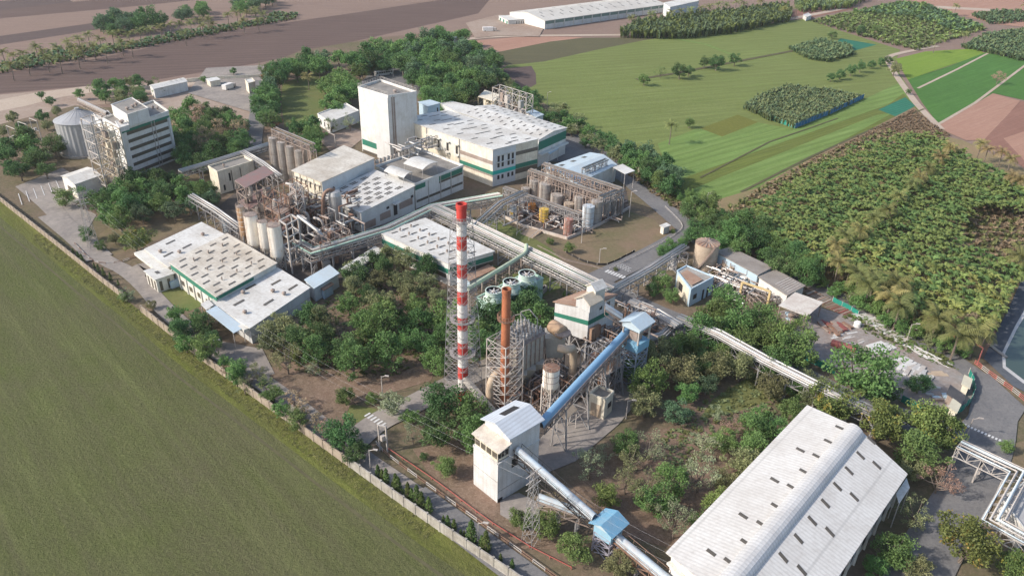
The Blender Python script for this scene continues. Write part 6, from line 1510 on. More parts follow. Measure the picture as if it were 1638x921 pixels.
grove([(600,505),(650,480),(700,480),(720,510),(715,560),(700,595),(660,590),(655,560),(620,565)], 6.6, (3.8,5.6), [bM,bD,bM,bB], 'dark green tree in the right part of the central garden, left of the striped chimney', 'garden right trees', zref=5)
tree(598,538,20,'broad','bright','light yellow-green tree in the middle of the central garden'); tree(612,515,17,'bushy','bright','light green tree just above the yellow-green one in the central garden'); tree(640,505,16,'bushy','mid','mid-green tree above right of the two light ones in the central garden')
tree(500,590,15,'sparse','grey','grey thin tree standing forward on the leaf litter'); tree(472,568,12,'bushy','bright','small bright bush at the left end of the leaf litter'); tree(680,548,28,'broad','mid','largest dark green tree left of the lattice tower')
tree(548,688,36,'broad','dark','big dark tree overhanging the left wall near the zebra crossing'); tree(570,720,24,'broad','dark','dark tree just below the big one by the left wall, over the road'); tree(552,632,20,'broad','mid','round green tree above the zebra crossing'); tree(594,636,14,'bushy','bright','yellow-green bush at the left of the leaning grey-green trees by the crossing'); tree(628,645,26,'broad','grey','grey-green spreading tree between the zebra crossing and the striped chimney'); tree(655,665,18,'flat','mid','flat dark tree by the crossing, right of the grey-green one')
tree(705,620,10,'bushy','dark','small tree beside the road left of the lattice tower'); tree(478,660,15,'sparse','olive','thin dry tree by the left wall path'); tree(470,640,13,'sparse','dry','brown thin tree behind the thin dry one at the left wall')
grove([(690,655),(740,640),(770,655),(790,690),(760,705),(715,712),(690,700)], 5.4, (4.0,5.4), [bD,bM,uM], 'dark tree of the clump at the foot of the striped chimney', 'chimney foot trees', zref=4)
tree(660,695,20,'sparse','grey','thin yellowish tree left of the clump below the striped chimney'); tree(712,745,22,'broad','mid','round green tree alone on litter left of the white transfer tower'); tree(677,730,9,'bushy','dark','small dark bush left of the lone round tree by the transfer tower')
grove([(752,505),(790,495),(840,470),(868,500),(860,520),(820,520),(790,535),(765,560),(750,540)], 5.0, (4.0,5.5), [bD,bD,bM], 'dark tree of the clump between the teal cooling tower and the grey filter box', 'cooling tower trees', zref=6)
tree(800,788,7,'bushy','mid','small bush at the near foot of the white transfer tower')
tree(835,830,24,'broad','mid','dark green tree left of the right-hand lattice pylon foot'); tree(872,838,28,'broad','bright','leafy green tree right of the lattice pylon under the lower blue conveyor'); tree(918,873,32,'broad','mid','round dark green tree left of the small blue house legs'); tree(992,900,26,'broad','olive','yellowish green tree under the outgoing conveyor at the bottom edge')
grove([(1012,590),(1050,560),(1100,545),(1150,560),(1140,600),(1110,640),(1080,668),(1030,672),(1010,640)], 5.8, (3.2,5.2), [bM,bD,uM,bO,bl,bB], 'green tree of the grove right of the blue-roofed steel tower', 'grove right of the blue tower', zref=4)
grove([(935,745),(960,715),(1010,700),(1050,710),(1080,740),(1040,790),(1000,800),(950,790)], 4.3, (2.6,4.4), [sG,bM,uM,bl,bB,sG,sO], 'mixed grey and green tree of the grove right of the white transfer tower', 'grove right of the transfer tower', zref=4)
grove([(1045,790),(1080,760),(1130,740),(1160,770),(1140,830),(1100,865),(1060,850)], 5.4, (3.0,4.8), [bM,bB,uM,sG], 'leafy tree against the near left side of the ridge-vented warehouse', 'trees along the near warehouse', zref=4)
grove([(1110,720),(1160,690),(1215,680),(1260,650),(1275,665),(1215,730),(1165,780),(1130,740)], 4.6, (2.8,4.6), [uM,bB,sG,bO,bM], 'mixed tree along the far left side of the ridge-vented warehouse', 'trees beside the warehouse eave', zref=4)
grove([(1060,690),(1130,655),(1200,640),(1250,640),(1180,690),(1100,720)], 7.0, (1.8,3.2), [sG,sO,uM,('sparse','dry')], 'small thin tree dotted over the grassy slope above the near warehouse', 'small trees on the slope', zref=3)
tree(1149,795,15,'sparse','dry','brown dried-up tree overhanging the left eave of the near warehouse'); tree(1190,745,18,'bushy','bright','bright yellow-green tree touching the left eave of the near warehouse')
grove([(1135,490),(1170,475),(1215,500),(1270,530),(1290,560),(1260,590),(1215,565),(1180,545),(1145,530)], 6.0, (4.6,6.2), [bB,bM,uM,bM], 'big fresh green tree of the group between the pump yard and the long pipe bridge', 'green trees by the pump yard', zref=6)
grove([(1090,545),(1130,535),(1170,560),(1165,600),(1120,600)], 5.0, (3.4,4.8), [bM,bO,bD], 'green tree hanging over the grass in front of the east pipe bridge', 'trees before the east bridge', zref=4)
grove([(1150,572),(1200,590),(1290,625),(1310,645),(1250,640),(1190,610)], 5.4, (2.6,4.2), [bM,uM,bO], 'green tree in line below the east pipe bridge', 'trees under the east bridge', zref=3)
tree(1382,590,56,'broad','mid','largest round dark green tree, right above the near warehouse'); tree(1418,622,25,'broad','dark','dark green tree pressed against the right of the largest round tree'); tree(1335,640,42,'broad','yellowfl','yellow-speckled green tree at the top corner of the near warehouse')
tree(1412,668,42,'broad','yellowfl','yellow-speckled tree below the largest round tree'); tree(1478,672,38,'broad','yellowfl','yellow-speckled tree left of the striped kerb bend'); tree(1512,690,34,'broad','yellowfl','yellow-speckled tree beside the road bend, rightmost of its row'); tree(1472,718,38,'broad','mid','green tree under the yellow-speckled ones at the far right corner of the near warehouse'); tree(1455,745,26,'broad','olive','olive tree touching the right eave of the near warehouse'); tree(1300,615,26,'broad','olive','olive-green tree where the east pipe bridge ends')
tree(1472,612,21,'broad','dark','dark fig-like tree inside the green-netted scrap yard')
tree(1505,765,30,'sparse','dry','bare brown branching tree right of the near warehouse'); tree(1465,820,30,'sparse','olive','sparse yellow-green tree below the bare brown one'); tree(1432,875,34,'broad','mid','green tree at the bottom beside the right wall of the near warehouse'); tree(1400,905,22,'bushy','mid','green bush at the bottom edge, left of the bottom green tree'); tree(1470,905,24,'broad','olive','olive tree at the bottom edge by the right-hand road')
tree(1550,862,46,'broad','yellowfl','round yellow-flowering tree right of the road at the bottom'); tree(1625,905,30,'broad','yellowfl','yellow-speckled tree in the bottom right corner'); tree(1612,715,12,'bushy','mid','small bush beside the far right road verge')
tree(1060,450,18,'bushy','mid','round green tree between the diagonal road and the small pump house'); tree(1046,462,16,'broad','dark','dark tree left of the round one by the pump house'); tree(1075,472,16,'broad','mid','green tree covering the front left corner of the pump house')
grove([(1056,402),(1085,382),(1105,378),(1108,388),(1085,402),(1065,412)], 3.2, (2.0,2.8), [bD,uM], 'dense green shrub of the hedge beside the upper diagonal road', 'road hedge', zref=2)
for x, y, r, lb in ((910,396,11,'broad-leaved banana-like shrub behind the pipe bridge by the road lawn'),(880,385,8,'small palm-like shrub left of the banana-like one on the lawn'),(863,470,9,'bush left of the boiler house'),(985,430,5,'low bush at the right corner of the tank farm lawn'),(1076,370,5,'round clipped bush at the lawn corner by the upper road'),(760,378,10,'small tree between the two pipe bridges'),(905,470,7,'bush behind the boiler house roof')): tree(x,y,r,'bushy','bright',lb)
grove([(60,150),(130,138),(260,130),(330,118),(430,100),(430,106),(330,124),(250,150),(200,165),(140,158),(80,165)], 13, (2.0,3.2), [bD,bM,sO], 'small scattered tree along the dirt track at the upper left', 'track side trees', zref=3)
grove([(150,130),(230,128),(235,150),(210,165),(160,160)], 6.0, (2.6,4.0), [bD,bM,bO], 'dark tree of the thicket behind the grain silos', 'thicket behind the silos', zref=3)
grove([(0,190),(90,175),(100,185),(60,215),(0,225)], 10, (2.2,3.6), [bD,bO], 'small dark tree in the scrub above the pole yard', 'scrub above the pole yard', zref=3)
grove([(155,38),(200,28),(235,35),(260,30),(262,40),(210,48),(165,50)], 7.5, (4.5,7), [('bushy','dark'),('bushy','blue')], 'dark tree of the far clump on the ploughed land at the upper left', 'far clump', zref=4)
grove([(285,22),(330,10),(335,22),(290,30)], 8, (4.5,6), [('bushy','blue'),('bushy','mid')], 'tree of the small far clump near the palms at the top', 'small far clump', zref=4)
grove([(372,8),(430,-4),(440,4),(380,20)], 9, (4.5,6.5), [('bushy','mid'),('bushy','blue')], 'tree of the clump at the very top left of centre', 'topmost clump', zref=4)
plant_trees()
# ---- cypress-like column trees on the near wall
def column_mesh(seed, mat):
    r = random.Random(seed); q = []
    for i in range(900):
        z = r.random()**.9; rad = (.5*(1-z)**.65*(.6+.4*min(1,z*6)))*(.75+.25*sin(z*23+seed))
        a = r.uniform(0,6.28); d = rad*r.uniform(.6,1); q.append(rquad(Vector((cos(a)*d, sin(a)*d, z*3.2+.1)), .07, r))
    return leafmesh('column_crown', q, mat)
cyp = [column_mesh(k, leafmat('cypress_leaves_%d' % k, (0.075,0.125,0.032), (0.125,0.185,0.05))) for k in range(3)]
tk = MB(); tk.tube([(0,0,0),(0,0,2.6)],[.08,.02],6); cyt = bpy.data.meshes.new('trunk'); cyt.from_pydata(tk.v,[],tk.f); cyt.materials.append(barkm)
CY = [(785,330,18),(810,345,16),(835,362,20),(870,385,9),(893,402,22),(908,410,20),(935,425,8),(967,455,22),(990,470,18),(1022,492,26),(1050,512,22),(1093,543,22),(1182,595,10),(1208,625,16),(1247,648,16),(1288,680,10),(1308,688,10),(1352,722,30),(1415,755,18),(1440,778,28),(1530,838,12),(1600,880,14)]
pts_c = [(400+x/3.82, 680+y/3.82, s*5/3.82) for x, y, s in CY]+[(118,407,8),(126,413,9),(133,421,12),(152,430,8),(159,437,12),(167,443,12),(178,449,11),(190,457,8)]
for ic, (px, py, hp) in enumerate(pts_c):
    b = P(px, py); H_ = max(1.6, hp*mpp(b)/.80)
    t = thing('cypress_tree', 'narrow column-shaped evergreen in the row between the near wall and its road' if px > 400 else 'narrow column-shaped evergreen in the row inside the left wall', 'cypress', b, 'near wall cypresses' if px > 400 else 'left wall cypresses')
    p_lab(t, 'narrow column-shaped evergreen, %s from the left in the row by the near wall road' if px > 400 else 'small column-shaped evergreen, %s from the left inside the left wall', ic if px > 400 else ic-len(CY))
    me = tr.choice(cyp)
    for nm, mm in (('crown', me), ('trunk', cyt)):
        o = bpy.data.objects.new(nm, mm); COL.objects.link(o); o.parent = t; o.scale = (H_/3.3*1.8, H_/3.3*1.8, H_/3.3); o.rotation_euler.z = tr.uniform(0,6)
# ---- coconut palms
def palm_mesh(seed, nf=20, L=3.6, droop=1.0, leaf=.85, mat=None, nl=13):
    r = random.Random(seed); q = []
    for i in range(nf):
        a = 2*pi*i/nf*1.0+r.uniform(-.15,.15)+(i % 3)*.3; el = r.uniform(-.25,1.1); ll = L*r.uniform(.8,1.1)
        prev = Vector((0,0,0)); d0 = Vector((cos(a), sin(a), 0)); s = Vector((-sin(a), cos(a), 0)); pts = []
        n = nl
        for k in range(n+1):
            t = k/n; e = el-droop*1.5*t*t
            pts.append(prev.copy()); prev = prev + (d0*cos(e)+Vector((0,0,sin(e))))*ll/n
        for k in range(n):
            w = leaf*sin(pi*(k+1)/(n+1.5))**.6; p0, p1 = pts[k], pts[k+1]; t_ = (p1-p0)
            q.append([tuple(p0), tuple(p1), tuple(p1+t_*.2+Vector((0,0,.02))), tuple(p0+Vector((0,0,.05)))])
            for sd in (-1,1):
                dn = Vector((0,0,-w*r.uniform(.25,.6)))
                q.append([tuple(p0), tuple(p0.lerp(p1,.75)), tuple(p0.lerp(p1,1.3)+s*sd*w+dn+t_*.5), tuple(p0.lerp(p1,1.05)+s*sd*w+dn+t_*.5)])
    return leafmesh('palm_crown', q, mat)
pmat = leafmat('coconut_fronds', (0.12,0.15,0.045), (0.19,0.21,0.07), 0.2)
pmaty = leafmat('yellowing_coconut_fronds', (0.19,0.18,0.06), (0.30,0.25,0.095), 0.2)
PM = [palm_mesh(k, mat=(pmat if k % 2 else pmaty)) for k in range(4)]
PMf = [palm_mesh(k+10, nf=15, nl=6, mat=pmat) for k in range(2)]
tk = MB(); tk.tube([(0,0,0),(.15,.05,3),(.1,.1,7)],[.28,.2,.14],7); PT = bpy.data.meshes.new('trunk'); PT.from_pydata(tk.v,[],tk.f); PT.materials.append(barkm)
def palm(px, py, H_, s=1.0, label='', group=None, far=False, base=False, yel=None):
    p = P(px, py) if base else P(px, py, H_)
    t = thing('coconut_palm', label, 'palm tree', (p.x, p.y, 0), group)
    me = tr.choice(PMf if far else (PM if yel is None else ([PM[0],PM[2]] if yel else [PM[1],PM[3]])))
    o = bpy.data.objects.new('crown', me); COL.objects.link(o); o.parent = t; o.location = (.1*s,.1*s,H_); o.scale = (s,s,s); o.rotation_euler.z = tr.uniform(0,6)
    o = bpy.data.objects.new('trunk', PT); COL.objects.link(o); o.parent = t; o.scale = (s,s,H_/7)
R8 = lambda x, y: (1218+x/3.838, 220+y/3.838)
R4 = lambda x, y: (1218+x/3.838, 450+y/3.838)
for k, p in enumerate([(1160,60),(1100,120),(1025,185),(970,240),(930,280),(845,355),(775,440),(690,490),(610,565),(520,600),(460,655),(475,765)]): palm(*R8(*p), 8.0, 1.1, 'coconut palm in the line crossing the areca plantation, %s from the upper end' % ORD[k], 'palm line through the plantation')
for k, p in enumerate([(1350,40),(1390,75),(1480,90),(1535,130),(1540,235),(1590,260)]): palm(*R8(*p), 8, 1.0, 'yellowing coconut palm beside the red field, %s from the upper end' % ORD[k], 'palms by the red field', yel=True)
for p, lb in (((600,840),'coconut palm nearest the open scrap shelter, at the plantation edge'),((690,880),'coconut palm second from the left at the plantation edge by the outer road'),((830,890),'coconut palm third from the left at the plantation edge by the outer road'),((1590,730),'dark coconut palm at the right image edge above the pond')): palm(*R8(*p), 7.5, 1.45, lb)
for p, lb in (((665,25),'coconut palm over the outer road behind the scrap shelter'),((800,95),'tall coconut palm with drooping yellow fronds beside the outer road'),((850,150),'coconut palm just below the tall drooping one by the outer road'),((1080,225),'coconut palm halfway along the outer road between scrap yard and pond'),((1330,310),'coconut palm closest to the pond bank'),((1210,330),'brownish coconut palm left of the one closest to the pond')): palm(*R4(*p), 7.5, 1.45, lb)
palm(1074,216,0,1.0,'','') if False else palm(1074,200,8.5,1.0,'lone coconut palm standing in the green field'); palm(492,123,7,1.1,'lone coconut palm on the upper lawn',yel=True)
F1 = [(10,320),(75,340),(135,325),(215,290),(255,310),(345,290),(410,255),(480,240),(535,210),(610,240),(685,210),(725,205),(785,205),(853,190),(915,180),(980,165),(1040,150),(1100,150),(1165,140),(1220,125),(1275,120),(1300,150),(1395,90),(1450,80),(1510,80),(1565,75),(1130,200),(1240,160),(280,350),(360,360),(440,290),(500,290),(570,280),(640,300),(740,260),(800,270),(60,400),(160,370),(470,330),(1490,130),(1580,120)]
for x, y in F1: palm(x/3.838, y/3.838, 8, 1.15, 'far coconut palm in the strip across the upper left fields', 'far left palms', far=True)
for x, y in ((30,60),(80,85)): palm(400+x/3.838, y/3.838, 8, 1.15, 'far coconut palm in the strip across the upper left fields', 'far left palms', far=True)
for x, y in ((808,110),(930,85),(1050,75),(1110,70),(1170,60),(1230,50),(1285,40),(1340,25),(1390,32),(1450,15),(1495,20),(1600,8)): palm(800+x/3.838, y/3.838, 9, 1.2, 'far coconut palm at the edge of the dense plantation near the distant warehouse', 'far right palms', far=True)
for x, y in ((1255,15),(1275,13),(1640,8),(1530,10),(1545,55),(1498,65)): palm(x, y, 8, 1.1, 'far coconut palm near the orchard at the top right', 'orchard palms', far=True)
def scatter_fast(poly, gap, zref, maxn, jit=.35, yaw=RD(-38)):
    q = [P(x, y, zref) for x, y in poly]; w = [(p.x,p.y) for p in q]; ca, sa = cos(yaw), sin(yaw)
    rot = [(x*ca+y*sa, -x*sa+y*ca) for x, y in w]; x0, x1 = min(a for a,_ in rot), max(a for a,_ in rot); y0, y1 = min(b for _,b in rot), max(b for _,b in rot); out = []
    nx, ny = int((x1-x0)/gap)+1, int((y1-y0)/gap)+1
    for i in range(nx):
        for j in range(ny):
            u, v_ = x0+i*gap+tr.uniform(-jit,jit)*gap, y0+j*gap+tr.uniform(-jit,jit)*gap; p = (u*ca-v_*sa, u*sa+v_*ca)
            if inside(p, w): out.append(p)
    if len(out) > maxn: out = tr.sample(out, maxn)
    return out
# ---- areca palms
amat = [leafmat('areca_fronds_a', (0.085,0.150,0.040), (0.145,0.220,0.060), 0.25), leafmat('areca_fronds_b', (0.13,0.18,0.040), (0.21,0.25,0.07), 0.25)]
def areca_quads(seed, nf=9, L=1.9, H=5.0, nl=4, w=.42):
    r = random.Random(seed); q = []
    for i in range(nf):
        a = 2*pi*i/nf+r.uniform(-.3,.3); el = r.uniform(.1,1.25); ll = L*r.uniform(.75,1.15); d0 = Vector((cos(a),sin(a),0)); s = Vector((-sin(a),cos(a),0)); prev = Vector((0,0,H)); pts = []
        for k in range(nl+1): pts.append(prev.copy()); e = el-1.9*(k/nl)**1.5; prev = prev+(d0*cos(e)+Vector((0,0,sin(e))))*ll/nl
        for k in range(nl):
            ww = w*(1,1.25,1.1,.7)[min(k,3)]
            for sd in (-1,1): q.append([tuple(pts[k]), tuple(pts[k+1]), tuple(pts[k+1]+s*sd*ww-Vector((0,0,.22))+(pts[k+1]-pts[k])*.4), tuple(pts[k]+s*sd*ww*.8-Vector((0,0,.16))+(pts[k+1]-pts[k])*.4)])
    return q
AQ = [areca_quads(k) for k in range(5)]
AM = [leafmesh('areca_crown', AQ[k], amat[(k+1) % 2]) for k in range(5)]
tk = MB(); tk.tube([(0,0,0),(0,0,5)],[.11,.08],5); AT = bpy.data.meshes.new('trunk'); AT.from_pydata(tk.v,[],tk.f); AT.materials.append(barkm)
pl = [(1210,372),(1200,330),(1240,310),(1310,265),(1380,240),(1450,215),(1500,222),(1560,260),(1640,300),(1640,340),(1560,330),(1530,380),(1560,410),(1640,430),(1640,450),(1610,490),(1575,540),(1500,520),(1420,478),(1340,440),(1280,415)]
ra, rb = P(1285,420), P(1500,225)
spots = scatter_fast(pl, 2.25, 4.0, 2900, .22, atan2((rb-ra).y, (rb-ra).x))
vis = [p for p in spots]
vis.sort(key=lambda p: p[0]**2+p[1]**2)
for x, y in vis[:300]:
    t = thing('areca_palm', 'slim areca palm in the nearer part of the dense plantation beside the outer road', 'palm tree', (x,y,0), 'near areca palms')
    s = tr.uniform(.85,1.2); me = tr.choice(AM)
    for nm, mm in (('crown', me), ('trunk', AT)):
        o = bpy.data.objects.new(nm, mm); COL.objects.link(o); o.parent = t; o.scale = (s,s,s*tr.uniform(.9,1.1)); o.rotation_euler.z = tr.uniform(0,6)
def mass(name, label, cat, pts, quadsets, mats, sc_=(.85,1.2), zs=(.8,1.1), r=tr):
    v, f, mi = [], [], []
    for x, y in pts:
        k = r.randrange(len(quadsets)); a = r.uniform(0,6.28); ca, sa = cos(a), sin(a); s = r.uniform(*sc_); z = r.uniform(*zs)*s
        for q in quadsets[k]:
            n = len(v); v += [(x+s*(ca*p[0]-sa*p[1]), y+s*(sa*p[0]+ca*p[1]), p[2]*z) for p in q]; f.append(tuple(range(n,n+len(q)))); mi.append(k % len(mats))
    me = bpy.data.meshes.new(name); me.from_pydata(v,[],f)
    for m_ in mats: me.materials.append(m_)
    me.polygons.foreach_set('material_index', mi); me.update()
    o = bpy.data.objects.new(name, me); COL.objects.link(o); tag(o, label, cat, None, 'stuff'); return o
mass('areca_plantation', 'dense areca palm plantation filling the far part of the plot right of the compound', 'plantation', vis[300:], AQ, amat[::-1])
# young and small crops: low tufts
def tuft(seed, n=10, h=1.0, w=.25, sp=.35):
    r = random.Random(seed); q = []
    for i in range(n):
        a = r.uniform(0,6.28); b = Vector((r.uniform(-.15,.15), r.uniform(-.15,.15), 0)); d = Vector((cos(a),sin(a),0)); s = Vector((-sin(a),cos(a),0))*w*r.uniform(.5,1)
        hh = h*r.uniform(.6,1.1); m_ = b+d*sp*.5+Vector((0,0,hh*.75)); t_ = b+d*sp*1.3+Vector((0,0,hh*r.uniform(.6,1)))
        q.append([tuple(b-s*.4),tuple(b+s*.4),tuple(m_+s),tuple(m_-s)]); q.append([tuple(m_-s),tuple(m_+s),tuple(t_)])
    return q
def crop(name, label, cat, poly, gap, h, w, mats, maxn=3000, sp=.35, zref=1.0, tries=None, n=9):
    qs = [tuft(k+40, n, h, w, sp) for k in range(4)]
    pts = scatter_fast(poly, gap, zref, maxn); return mass(name, label, cat, pts, qs, mats)
cane = [leafmat('cane_leaves_a',(0.065,0.125,0.055),(0.12,0.195,0.095),.2), leafmat('cane_leaves_b',(0.10,0.155,0.06),(0.165,0.22,0.095),.2)]
young = [leafmat('young_crop_leaves',(0.09,0.115,0.038),(0.14,0.165,0.055),.2), leafmat('dry_crop_leaves',(0.17,0.14,0.07),(0.25,0.2,0.11),.2)]
crop('sugar_cane', 'tall bluish-green cane filling the plot fenced by the blue net', 'cane field', [(1188,168),(1218,150),(1262,135),(1325,143),(1378,152),(1345,170),(1270,199),(1228,186)], 1.5, 3.4, .55, cane, 4200, 1.0, 2.0)
crop('sugar_cane', 'smaller square of dark bluish cane in the upper green field', 'cane field', [(1263,74),(1310,61),(1362,72),(1366,84),(1325,96),(1290,90)], 2.0, 3.4, .7, cane, 2200, 1.1, 2.0)
crop('dense_plantation', 'dense dark areca plantation below the distant warehouse', 'plantation', [(992,50),(1022,30),(1130,18),(1262,4),(1268,24),(1180,42),(1090,52)], 3.0, 7.5, .9, [cane[0],amat[0]], 3000, 1.6, 5)
crop('dense_plantation', 'dark plantation block cut off by the top edge at the right of centre', 'plantation', [(1270,-2),(1320,-12),(1400,-14),(1365,4),(1282,12)], 4.0, 7, 1.0, [cane[0],amat[0]], 900, 1.6, 5)
crop('orchard_crop', 'pale green orchard of low young palms in the upper right', 'orchard', [(1297,32),(1440,2),(1480,5),(1578,45),(1465,79),(1380,56)], 4.0, 2.6, .9, [young[0],amat[1]], 3000, 1.6, 1.5)
crop('orchard_trees', 'darker taller trees in the far half of the orchard at the upper right', 'orchard', [(1360,18),(1440,2),(1480,5),(1575,42),(1530,48),(1460,25)], 5.0, 4.5, 1.2, [amat[0],cane[0]], 900, 1.9, 2.5)
crop('cane_block', 'bluish crop block at the right edge above the rice fields', 'cane field', [(1538,72),(1580,52),(1638,45),(1700,60),(1700,90),(1640,95),(1585,82)], 2.6, 3.6, .8, cane, 2200, 1.3, 2)
crop('cane_block', 'hazy bluish crop block near the top right corner', 'cane field', [(1555,22),(1600,16),(1660,18),(1640,32),(1585,36)], 3.2, 4, .9, cane, 900, 1.4, 2)
crop('young_plantation', 'sparse rows of small yellow-green plants in the dry field left of the areca plantation', 'young plantation', [(1160,332),(1215,300),(1275,268),(1330,240),(1420,205),(1440,215),(1330,262),(1240,310),(1205,335),(1190,360)], 2.0, 1.8, .5, young, 2600, .9, 1.0)
crop('young_plantation', 'scattered yellow-green plants on the orange soil at the right edge of the plantation', 'young plantation', [(1535,340),(1600,300),(1700,320),(1700,430),(1600,440),(1560,405)], 2.0, 1.9, .5, young, 1500, .9, 1.0)
crop('stubble', 'tawny dry stalks in rows on the strip above the areca plantation', 'dry crop', [(1280,264),(1462,174),(1492,198),(1520,216),(1440,238),(1350,235),(1300,262)], 1.7, 1.1, .35, [young[1]], 3600, .5, .5)
crop('strip_crop', 'yellow-green low crop between the far palms in the upper left strip', 'crop', [(-60,118),(40,90),(90,78),(200,68),(290,50),(420,30),(440,18),(478,22),(470,30),(400,42),(330,55),(240,72),(130,92),(0,116)], 3.2, 2.2, .9, [young[0],cane[0]], 2600, 1.3, 1)
crop('tall_weeds', 'rough weeds and bushes along the foot of the back wall', 'weeds', [(1000,262),(1075,305),(1110,345),(1095,345),(1050,315),(1000,275)], 1.6, 1.3, .4, young, 500, .7, .6)
crop('garden_undergrowth', 'mixed undergrowth on the grass above the near warehouse', 'undergrowth', [(1060,700),(1120,640),(1220,600),(1290,635),(1240,660),(1150,720),(1060,780)], 1.5, .8, .3, [young[0],cane[1]], 1500, .6, .4)
crop('garden_undergrowth', 'mixed undergrowth between the trees of the central garden', 'undergrowth', [(440,560),(520,480),(620,430),(700,440),(715,560),(640,600),(560,600),(470,600)], 1.7, .8, .3, [young[0],cane[1],young[1]], 1500, .6, .4)
crop('verge_weeds', 'bright tufty weeds outside the left wall', 'weeds', [(60,372),(227,502),(414,643),(557,747),(700,847),(682,862),(540,765),(400,660),(215,515),(50,385)], 0.6, .42, .16, [leafmat('verge_weeds',(0.15,0.18,0.05),(0.22,0.25,0.08),.2), young[0]], 9000, .35, 0.2)
scrap_w = crop('scrap_weeds', 'green weeds growing between the scrap rows', 'weeds', [(1340,500),(1420,510),(1500,560),(1545,600),(1520,590),(1440,560),(1380,530)], 1.3, .9, .4, [young[0],amat[0]], 450, .6, .4)
# ------------------------------------------------------------------ walls, posts, vehicles, small things
def bwall(name, label, pts, h=2.2, gap=3.2, mat=None, th=.25, post=True, px=True):
    q = [P(*p) for p in pts]; t = thing(name, label, 'wall', q[0]); m = MB()
    for a, b in zip(q, q[1:]): m.bar((a.x,a.y,h/2),(b.x,b.y,h/2),th,h)
    m.build('wall_panel', mat or concl, t)
    if post:
        w = walk(pts, gap); 
        if len(w) > 98: w = walk(pts, gap*len(w)/98.)
        for p, d in w: m = MB(); m.box((p.x,p.y,h*.53),(.42,.42,h*1.06),atan2(d.y,d.x)); m.build('post', mat or concl, t)
bwall('boundary_wall', 'mossy grey panel wall along the near field, rightmost stretch down to the bottom edge', [(560,748),(640,806),(700,848),(819,928),(900,985)], 2.4, 3.0)
bwall('boundary_wall', 'brownish panel wall along the near field, left and middle stretch', [(228,501),(330,582),(414,642),(480,690),(557,746)], 2.2, 3.0, weather('brown_mossy_wall',(0.36,0.30,0.24),(0.13,0.10,0.07),0.8,scale=.5))
bwall('boundary_wall', 'far left stretch of the panel wall beside the paved yard', [(-60,278),(0,322),(96,398),(167,455),(200,480)], 2.0, 3.2, weather('brown_mossy_wall',(0.36,0.30,0.24),(0.13,0.10,0.07),0.8,scale=.5))
bwall('boundary_wall', 'cream wall along the foot of the tree row behind the rear hall', [(900,198),(945,219),(985,245),(1020,275),(1045,298)], 2.2, 2.6, wallc)
bwall('boundary_wall', 'pale low wall across the yard at the upper left behind the loaders', [(300,132),(340,128),(390,126),(440,123)], 1.8, 6, wallc)
for k, (a, b) in enumerate((((1316,458),(1324,461)),((1335,468),(1342,471)),((1356,478),(1360,480)),((1401,494),(1406,497)),((1434,513),(1440,515)),((1463,528),(1470,531)),((1515,551),(1521,554)),((1524,557),(1531,560)),((1533,561),(1541,566)))):
    A, B_ = P(*a), P(*b); t = thing('marker_board', 'small white board standing in the bush strip along the outer road', 'board', A, 'white roadside boards'); p_lab(t, 'small white board standing in the bush strip along the outer road, %s from the left', k); m = MB(); m.bar((A.x,A.y,1.1),(B_.x,B_.y,1.1),.1,1.3); m.build('board', whitewall, t)
    m = MB(); m.bar((A.x,A.y,0),(A.x,A.y,.5),.12); m.build('leg', steel, t); m = MB(); m.bar((B_.x,B_.y,0),(B_.x,B_.y,.5),.12); m.build('leg', steel, t)
def lamp(base, top, label, arm=1.4, flip=1):
    b = P(*base); h = max(5.0, hgt(base, top)); t = thing('lamp_post', label, 'lamp post', b)
    m = MB(); m.tube([(b.x,b.y,0),(b.x,b.y,h)], [.13,.08], 7); m.build('pole', steelw, t)
    m = MB(); m.tube([(b.x,b.y,h-.2),(b.x+flip*arm*.7,b.y-.2*arm,h+.35)], .06, 5); m.build('arm', steelw, t)
    m = MB(); m.box((b.x+flip*arm*.9,b.y-.25*arm,h+.38),(.9,.35,.16),-.2); m.build('lamp_head', steelw, t)
for bs, tp, lb in (((930,390),(931,355),'lamp post beside the rust-red tank at the tank farm corner'),((958,425),(959,398),'lamp post on the lawn nearest the road lettering'),((1006,349),(1009,306),'lamp post at the right end of the tank farm wall'),((827,375),(828,346),'lamp post at the left corner of the tank farm wall'),((1001,671),(1002,644),'lamp post on the paving left of the grove by the blue-roofed tower'),((1450,546),(1460,522),'lamp post between the scrap rows and the outer road'),((612,632),(612,611),'lamp post on the leaf litter above the zebra crossing'),((347,573),(349,553),'lamp post at the near corner of the warehouse yard'),((593,752),(592,737),'lamp post just inside the near wall by the H-shaped pole frame'),((765,870),(767,848),'lamp post among the cypresses at the bottom'),((1545,700),(1548,676),'lamp post by the corner pipe bridge at the road bend'),((1588,802),(1597,768),'lamp post under the right-angle pipe bridge'),((1290,594),(1291,575),'lamp post at the green net beside the covered road'),((1130,330),(1131,312),'lamp post where the back wall meets the plantation road'),((875,170),(876,148),'lamp post behind the pale condenser frame'),((629,124),(629,112),'lamp post beside the parked bus'),((1128,333),(1129,318),'lamp post in the bushes at the back corner of the outer road'),((1545,563),(1548,538),'lamp post in front of the bare tree by the pond'),((872,290),(873,262),'lamp post between big hall and drum store')):
    lamp(bs, tp, lb)
